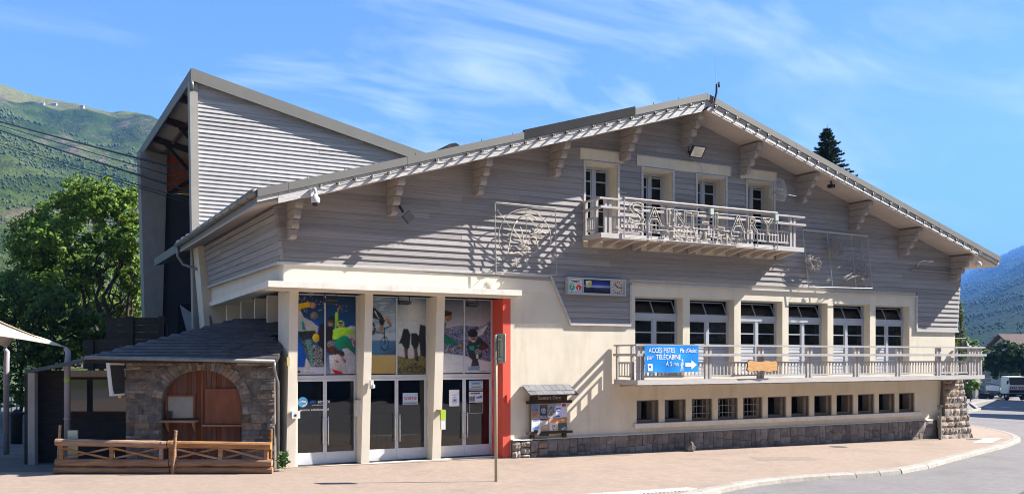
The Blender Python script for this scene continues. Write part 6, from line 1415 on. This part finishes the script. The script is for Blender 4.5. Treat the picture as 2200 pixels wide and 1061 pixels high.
tree('birch_tree', 'pale trunked tree deep behind the ash tree', base(215,Y), bb(Y,215,[(215,600,50,60,1,0),(265,680,50,40,1,0),(150,680,60,50,1,0),(200,740,80,40,1,0),(290,740,50,40,1,0)]), 1400, .26, lf_dk, 15, [(-.6,-.2,7),(.8,1.4,7),(1.6,2.6,7)], .12, bark=mat('pale_bark', (.3,.25,.2), .9, .3, 5, .4))
# spruce behind the ridge
def spruce(lab, b, h, rw, seed, vis0=0.0):
    rng = np.random.default_rng(seed); t = thing('spruce_tree', lab, 'tree', b); Q = []; mb = MB(); mb.tube([b, b+Vector((0,0,h*.6)), b+Vector((0,0,h))], [.25,.12,.015], 7)
    z = h*vis0
    while z < h*.985:
        f = 1-z/h; L = rw*(h-z)*rng.uniform(.75,1.15)+.12; k = rng.integers(5,8); a0 = rng.uniform(0,6.28)
        for q_ in range(k):
            a = a0+q_*2*math.pi/k+rng.uniform(-.3,.3); d = np.array([math.cos(a),math.sin(a),-.12+.35*(1-f)]); l = L*rng.uniform(.7,1.15); o_ = np.array(b)+np.array([0,0,z])
            mb.tube([Vector(o_), Vector(o_+d*l*.6+np.array([0,0,-.05*l])), Vector(o_+d*l)], [.035,.02,.006], 4)
            m = int(26+90*l)
            s = rng.uniform(.12,1.0,m); p = o_+d*l*s[:,None]+rng.normal(size=(m,3))*np.array([.10,.10,.07])*(1.1-s[:,None])*l*.75
            ax = d+rng.normal(size=(m,3))*.55; ax /= np.linalg.norm(ax,axis=1)[:,None]; bx = np.cross(ax, rng.normal(size=(m,3))); bx /= np.linalg.norm(bx,axis=1)[:,None]; ll = rng.uniform(.16,.34,(m,1))
            Q.append(np.stack([p-ax*ll*.5, p+bx*ll*.16, p+ax*ll*.6, p-bx*ll*.16],1))
        z += rng.uniform(.28,.48)*(.45+.6*f)
    V = np.concatenate(Q).reshape(-1,3)-np.array(b); me = quadmesh('crown', V, len(V)//4, lf_sp); o = bpy.data.objects.new('crown', me); COL.objects.link(o); o.parent = t; mb.build('trunk', barkm, t, fix=False)
spruce('dark pointed spruce rising behind the right slope of the roof', base(1777, 66, 0), H(268,66), .40, 31, .5)
# trees down the street
Y = 104
tree('street_tree', 'bright green tree behind the right end of the lower balcony', base(2085,Y,-2), bb(Y,2085,[(2080,745,22,22,1,0),(2068,770,22,26,1,0),(2092,772,16,20,1,0),(2075,800,22,20,1,0),(2095,798,12,16,.6,0),(2062,735,14,16,.5,2)],-2), 1500, .36, lf_lt, 41, [(0,.1,3)], .16)
Y = 96
tree('round_shrub', 'rounded green shrub on the grass beside the buttress', base(2085,Y,-1.8), bb(Y,2085,[(2078,824,20,16,1,0),(2062,826,18,16,1,0),(2093,828,12,11,.7,0),(2074,836,20,9,.6,0)],-1.8), 1300, .26, lf_ash, 43, [(0,.0,1)], .08, cat='shrub')
Y = 118
tree('maple_tree', 'broad dark green tree in shade above the parked cars', base(2165,Y,-2), bb(Y,2165,[(2165,755,32,26,1,0),(2140,775,24,24,1,0),(2190,765,28,28,1,0),(2150,795,30,18,1,0),(2185,798,30,20,1,0),(2206,790,22,26,1,0),(2130,790,12,14,.5,0)],-2), 2300, .40, lf_blk, 45, [(0,.2,3.2),(1,1.6,3.5)], .22)
Y = 150
tree('distant_poplar', 'pale green tree in the gap under the blue mountain', base(2112,Y,-2), bb(Y,2112,[(2112,775,14,22,1,0),(2122,785,12,18,1,0),(2104,790,14,18,1,0),(2130,800,14,14,1,0),(2118,765,8,14,.4,0)],-2), 700, .5, lf_lt, 47, [(0,.2,3)], .2)
Y = 60
tree('weeping_birch', 'thin hanging birch foliage just right of the cladding corner', base(2075,Y,-1), bb(Y,2075,[(2064,665,7,26,1,0),(2068,690,8,22,.8,0),(2060,720,9,30,.8,0),(2066,760,10,25,.7,0)],-1), 300, .16, lf_birch, 49, [(-.2,-.5,7)], .07, droop=.5)

# ================================================================== street things on the right
# hanging lantern on a bracket arm at the corner
t = thing('street_lantern', 'black hanging street lantern on a thin arm at the right corner of the chalet', 'street lamp', (28.3, .2, 4)); 
LP = Vector((28.95, .35, 0))
MB().tube([(27.8,.3,3.78),(28.95,.35,3.78)], .022, 6).build('arm', black, t); MB().tube([(28.95,.35,3.78),(28.95,.35,3.66)], .02, 6).build('hook', black, t)
MB().lathe((28.95,.35,3.42), [(.26,0),(.20,.06),(.10,.10),(.10,.16),(.05,.20),(.04,.26)], 12).build('shade', black, t, smooth=True); MB().lathe((28.95,.35,3.30), [(.03,0),(.10,.03),(.12,.118)], 10).build('glass_bowl', lens, t)
# direction sign
sb = base(2117, 108, -2.0); t = thing('direction_sign', 'stack of four pale arrow direction panels on a post near the parked cars', 'direction sign', sb)
MB().tube([sb, sb+Vector((0,0,3.4))], .08, 8).build('post', galv, t)
for i in range(4):
    z = 3.12-.42*i; mb = MB(); p0 = sb+FWD*-.12
    mb.extr([p0+RGT*-.62+Vector((0,0,z-.17)), p0+RGT*.5+Vector((0,0,z-.17)), p0+RGT*.66+Vector((0,0,z)), p0+RGT*.5+Vector((0,0,z+.17)), p0+RGT*-.62+Vector((0,0,z+.17))], FWD*.04); mb.build('arrow_panel', galv, t)
tag(MB().box(sb.x-2.2,sb.y-.3,-2.04,sb.x-1.7,sb.y+.2,-.5).build('utility_cabinet', galv), 'pale utility cabinet left of the direction sign', 'cabinet')
# vehicles
paint_blk = mat('black_car_paint', (.012,.012,.014), .25, .05, 2, 0, coat=.6); paint_gr = mat('dark_grey_car_paint', (.045,.047,.05), .3, .05, 2, 0, coat=.6); paint_wh = mat('white_truck_paint', (.72,.72,.70), .4, .04, 2, 0, coat=.3); tyre_m = mat('tyre_rubber', (.015,.015,.015), .85, .2, 8, .1); rim_m = mat('alloy_rim', (.45,.45,.46), .35, .05, 3, 0, metal=.7); carglass = mat('car_glass', (.012,.014,.016), .05, .05, 1, 0, spec=.9)
def wheel(t, fr, x, y, r=.31, w=.2):
    c = fr(x, y, r); ax = (fr(x, y+1, r)-c).normalized(); s = 1 if y > 0 else -1
    MB().lathe(c-ax*w/2, [(r*.6,0),(r*.95,.0),(r,.04),(r,w-.04),(r*.95,w),(r*.6,w)], 18, ax=ax).build('tyre', tyre_m, t, smooth=False); MB().lathe(c-ax*(w/2+.004), [(.02,.0),(r*.6,.02),(r*.62,w-.02),(.02,w+.008)], 14, ax=ax).build('rim', rim_m, t)
def car(lab, org, yaw, m, L=4.1, Wd=1.7, H_=1.46):
    org = Vector(org); t = thing('parked_car', lab, 'car', org, 'parked cars down the street'); ca, sa = math.cos(yaw), math.sin(yaw)
    def fr(x, y, z): return Vector((org.x+ca*x-sa*y, org.y+sa*x+ca*y, org.z+z))
    h = Wd/2
    def loft(sec, nm, mm, smooth=False):
        mb = MB(); n = len(sec[0])
        for s in sec: mb.v += [tuple(fr(*p)) for p in s]
        for i in range(len(sec)-1):
            for j in range(n): mb.f.append((i*n+j, i*n+(j+1)%n, (i+1)*n+(j+1)%n, (i+1)*n+j)); mb.m.append(0)
        mb.f.append(tuple(range(n))[::-1]); mb.m.append(0); mb.f.append(tuple(range((len(sec)-1)*n, len(sec)*n))); mb.m.append(0); return mb.build(nm, mm, t, smooth)
    body = []
    for x, zl, zh, k in ((-L/2,.35,.62,.86),(-L/2+.12,.22,.80,.95),(-L/2+.7,.2,.92,1),(-.2,.2,.93,1),(L/2-1.15,.2,.95,1),(L/2-.5,.2,.86,.98),(L/2-.12,.24,.70,.93),(L/2,.34,.55,.82)):
        body.append([(x,-h*k*.92,zl),(x,-h*k,zl+.18),(x,-h*k,zh-.12),(x,-h*k*.86,zh),(x,h*k*.86,zh),(x,h*k,zh-.12),(x,h*k,zl+.18),(x,h*k*.92,zl)])
    loft(body, 'body', m)
    loft([[(x,-h*.80*k,.90),(x+s,-h*.66*k,zt_),(x+s,h*.66*k,zt_),(x,h*.80*k,.90)] for x, s, zt_, k in ((-L/2+.18,.25,1.0,.9),(-L/2+.42,.25,H_-.06,.98),(-.3,0,H_-.035,1),(.45,-.1,H_-.08,1),(L/2-1.05,-.15,.96,.98))], 'cabin_glass', carglass)
    loft([[(x,-h*.64*k,z),(x,-h*.60*k,z+.05),(x,h*.60*k,z+.05),(x,h*.64*k,z)] for x, z, k in ((-L/2+.60,H_-.10,.98),(-.3,H_-.045,1),(.42,H_-.10,1))], 'roof', m)
    for x in (-L/2+.75, L/2-.8):
        for y in (-h+.08, h-.08): wheel(t, fr, x, y)
    for y in (-.55,.55):
        mb = MB(); mb.v = [tuple(fr(*p)) for p in ((L/2-.32,y-.17,.66),(L/2-.02,y-.14,.58),(L/2-.02,y+.14,.58),(L/2-.32,y+.17,.66),(L/2-.42,y-.15,.78),(L/2-.14,y-.13,.70),(L/2-.14,y+.13,.70),(L/2-.42,y+.15,.78))]; mb.f = [(0,3,2,1),(4,5,6,7),(0,1,5,4),(1,2,6,5),(2,3,7,6),(3,0,4,7)]; mb.m = [0]*6; mb.build('headlight', lens, t)
    for y in (-h-.09, h+.09): mb = MB(); c = fr(.75, y, 1.0); mb.box(c.x-.08,c.y-.08,c.z-.06,c.x+.08,c.y+.08,c.z+.06); mb.build('wing_mirror', m, t)
    return t
cb = base(2091, 108, -2.03); car('black car parked across the gap beside the island', cb, -ANG-.12, paint_blk)
cb = base(2142, 117, -2.03); car('dark grey car parked in the shade below the broad tree', cb, -ANG-1.2, paint_gr, 4.0, 1.75, 1.6)
cb = base(2112, 121, -2.03); car('dark car half hidden behind the direction sign', cb, -ANG-1.4, paint_gr, 4.2, 1.7, 1.5)
# truck, seen head on
tb = base(2187, 107, -2.1); fw = -FWD
def tf(x, y, z): q_ = RGT*x*1.06+FWD*y; return (tb.x+q_.x, tb.y+q_.y, tb.z+z*1.14)
t = thing('flatbed_truck', 'white flatbed truck with red and white striped front coming up the street', 'truck', tb)
def tbox(nm, m, x0, y0, z0, x1, y1, z1): mb = MB().box(x0,y0,z0,x1,y1,z1); mb.v = [tf(*p) for p in mb.v]; return mb.build(nm, m, t)
mb = MB(); mb.hexa([tf(-1.05,0,.75),tf(1.05,0,.75),tf(1.05,1.7,.75),tf(-1.05,1.7,.75)], [tf(-1.0,.0,1.55),tf(1.0,.0,1.55),tf(1.05,1.7,1.55),tf(-1.05,1.7,1.55)]); mb.hexa([tf(-1.0,.001,1.551),tf(1.0,.001,1.551),tf(1.05,1.7,1.551),tf(-1.05,1.7,1.551)], [tf(-.93,.32,2.45),tf(.93,.32,2.45),tf(.97,1.65,2.5),tf(-.97,1.65,2.5)]); mb.build('cab', paint_wh, t)
mb = MB(); mb.hexa([tf(-.88,.015,1.6),tf(.88,.015,1.6),tf(.88,.06,1.6),tf(-.88,.06,1.6)], [tf(-.82,.27,2.36),tf(.82,.27,2.36),tf(.82,.32,2.36),tf(-.82,.32,2.36)]); mb.build('windscreen', carglass, t)
tbox('bumper', black, -1.05,-.12,.42,1.05,.3,.80); tbox('grille', black, -.95,-.012,.84,.95,-.002,1.12); tbox('number_plate', white, -.2,-.13,.52,.32,-.122,.63)
for i in range(9):
    if i == 4: continue
    x = -.92+.205*i; sg = 1 if i < 4 else -1
    mb = MB(); mb.extr([tf(x,-.014,1.20),tf(x+.12,-.014,1.20),tf(x+.12+.10*sg,-.014,1.46),tf(x+.10*sg,-.014,1.46)], FWD*.01); mb.build('red_stripe', ink_r, t)
for x in (-.8,.62): tbox('headlight', lens, x,-.132,.60,x+.2,-.122,.74)
for s in (-1,1): tbox('wing_mirror', black, s*1.12-.08,-.05,1.7,s*1.12+.08,.05,2.05); tbox('mirror_arm', black, min(s*.98,s*1.1),-.01,1.85,max(s*.98,s*1.1),.02,1.88)
tbox('flatbed', paint_wh, -1.1,1.8,.95,1.1,5.2,1.15); tbox('drop_side', paint_wh, -1.12,1.8,1.15,-1.08,5.2,1.5); tbox('drop_side', paint_wh, 1.08,1.8,1.15,1.12,5.2,1.5)
mb = MB()
for x in (-1.12,1.12): mb.bar(tf(x,1.76,.9), tf(x,1.76,2.78), .06, .06)
mb.bar(tf(-1.15,1.76,2.72), tf(1.15,1.76,2.72), .06, .06); mb.build('ladder_rack', mat('green_rack', (.12,.2,.14), .6), t)
def trf(x, y, z): return Vector(tf(-y, x, z))
for x in (.75, 4.2):
    for y in (-.85, .85): wheel(t, trf, x, y, .38, .24)
# ================================================================== houses down the street and off to the right
def house(name, lab, org, ax, L, D, hw, hr, wm, rm_, wins=()):
    org = Vector(org); ax = Vector(ax).normalized(); ay = Vector((-ax.y, ax.x, 0)); t = thing(name, lab, 'house', org)
    q_ = lambda x, y, z: tuple(org+ax*x+ay*y+Vector((0,0,z)))
    mb = MB(); mb.hexa([q_(0,0,-1),q_(L,0,-1),q_(L,D,-1),q_(0,D,-1)], [q_(0,0,hw),q_(L,0,hw),q_(L,D,hw),q_(0,D,hw)]); mb.extr([q_(.01,0,hw),q_(.01,D/2,hr-.2),q_(.01,D,hw)], ax*(L-.02)); mb.build('wall', wm, t)
    mb = MB(); o_ = .7
    for s in (0, 1):
        y0 = -o_ if s == 0 else D+o_; zz0 = hw-(hr-hw)/(D/2)*o_
        mb.hexa([q_(-o_,y0,zz0),q_(L+o_,y0,zz0),q_(L+o_,D/2,hr),q_(-o_,D/2,hr)] if s == 0 else [q_(-o_,D/2,hr),q_(L+o_,D/2,hr),q_(L+o_,y0,zz0),q_(-o_,y0,zz0)], [q_(-o_,y0,zz0+.25),q_(L+o_,y0,zz0+.25),q_(L+o_,D/2,hr+.25),q_(-o_,D/2,hr+.25)] if s == 0 else [q_(-o_,D/2,hr+.25),q_(L+o_,D/2,hr+.25),q_(L+o_,y0,zz0+.25),q_(-o_,y0,zz0+.25)])
    mb.build('roof', rm_, t)
    for x, y, z in wins:
        mb = MB(); mb.hexa([q_(x,-.05,z),q_(x+1,-.05,z),q_(x+1,.05,z),q_(x,.05,z)], [q_(x,-.05,z+1.3),q_(x+1,-.05,z+1.3),q_(x+1,.05,z+1.3),q_(x,.05,z+1.3)]); mb.build('window', carglass, t)
    return t
hw_m = mat('pale_house_render', (.48,.44,.38), .9, .08, 1, .1); hr_m = mat('brown_tile_roof', (.10,.06,.05), .85, .2, 2, .3)
hb = base(2185, 150, -2.1); house('street_house', 'pale house with a brown roof behind the broad tree', hb, RGT, 14, 9, 6.3, 8.6, hw_m, hr_m, [(1.5,0,3.5),(5,0,3.5),(9,0,3.5)])
hb = base(2152, 170, -2.1); house('street_house', 'flat topped pale house between the tree and the brown roof', hb, RGT, 5, 7, 5.6, 6.3, hw_m, mat('grey_house_roof', (.3,.3,.3), .8), [(1.5,0,3.2)])
house('neighbour_house', 'added house outside the picture, shaped to shade the road', (57.5,7.5,-1), (.86,-.5,0), 14, 8, 6.3, 8.8, hw_m, hr_m, [(2,0,2),(6,0,2)])  # unseen; stands in for whatever casts the shadow on the road
house('neighbour_house', 'further house across the street outside the picture that shades the junction', (70.5,20.6,-1.3), (.86,.51,0), 36, -9, 7.0, 8.0, hw_m, hr_m)
# buildings facing the square, seen only in the panes
house('facing_house', 'large house facing the square behind the photographer', (-30,-62,-1), (1,0,0), 26, 12, 9, 13, mat('grey_facing_render', (.16,.15,.14), .9), hr_m)
house('facing_house', 'second house facing the square behind the photographer', (12,-58,-1), (.9,.3,0), 28, 12, 8, 12, MATS['grey_facing_render'], hr_m)
for i, (x, y, s) in enumerate(((-2,-46,1.1),(9,-44,1.0),(20,-42,1.2),(34,-40,1.1))):
    b_ = Vector((x,y,-.2)); tree('square_tree', ('first','second','third','fourth')[i]+' tree of the row along the far side of the square behind the photographer', b_, [(0,0,6*s,3*s,3*s,3*s,1),(1.6,0,4.6*s,2.2,2.2,2,.7),(-1.6,0,4.8*s,2.2,2.2,2,.7)], 900, .55, lf_blk, 60+i, [(0,.1,4*s)], .2, 'trees along the far side of the square')
# ================================================================== haze
bx = MB().box(-4500, -3500, -6, 13500, 11500, 1250); hz = bx.mesh('haze', [])
hm_ = bpy.data.materials.new('valley_haze'); hm_.use_nodes = True; ht = hm_.node_tree; ht.nodes.clear(); ho = N(ht,'ShaderNodeOutputMaterial'); hv = N(ht,'ShaderNodeVolumePrincipled'); hv.inputs['Color'].default_value = (.13,.37,.95,1); hv.inputs['Density'].default_value = .00014; hv.inputs['Anisotropy'].default_value = .0
ht.links.new(hv.outputs[0], ho.inputs['Volume']); hz.materials.append(hm_)
ho_ = bpy.data.objects.new('haze', hz); COL.objects.link(ho_); ho_['kind'] = 'stuff'; ho_['label'] = 'thin blue valley haze in front of the mountains'
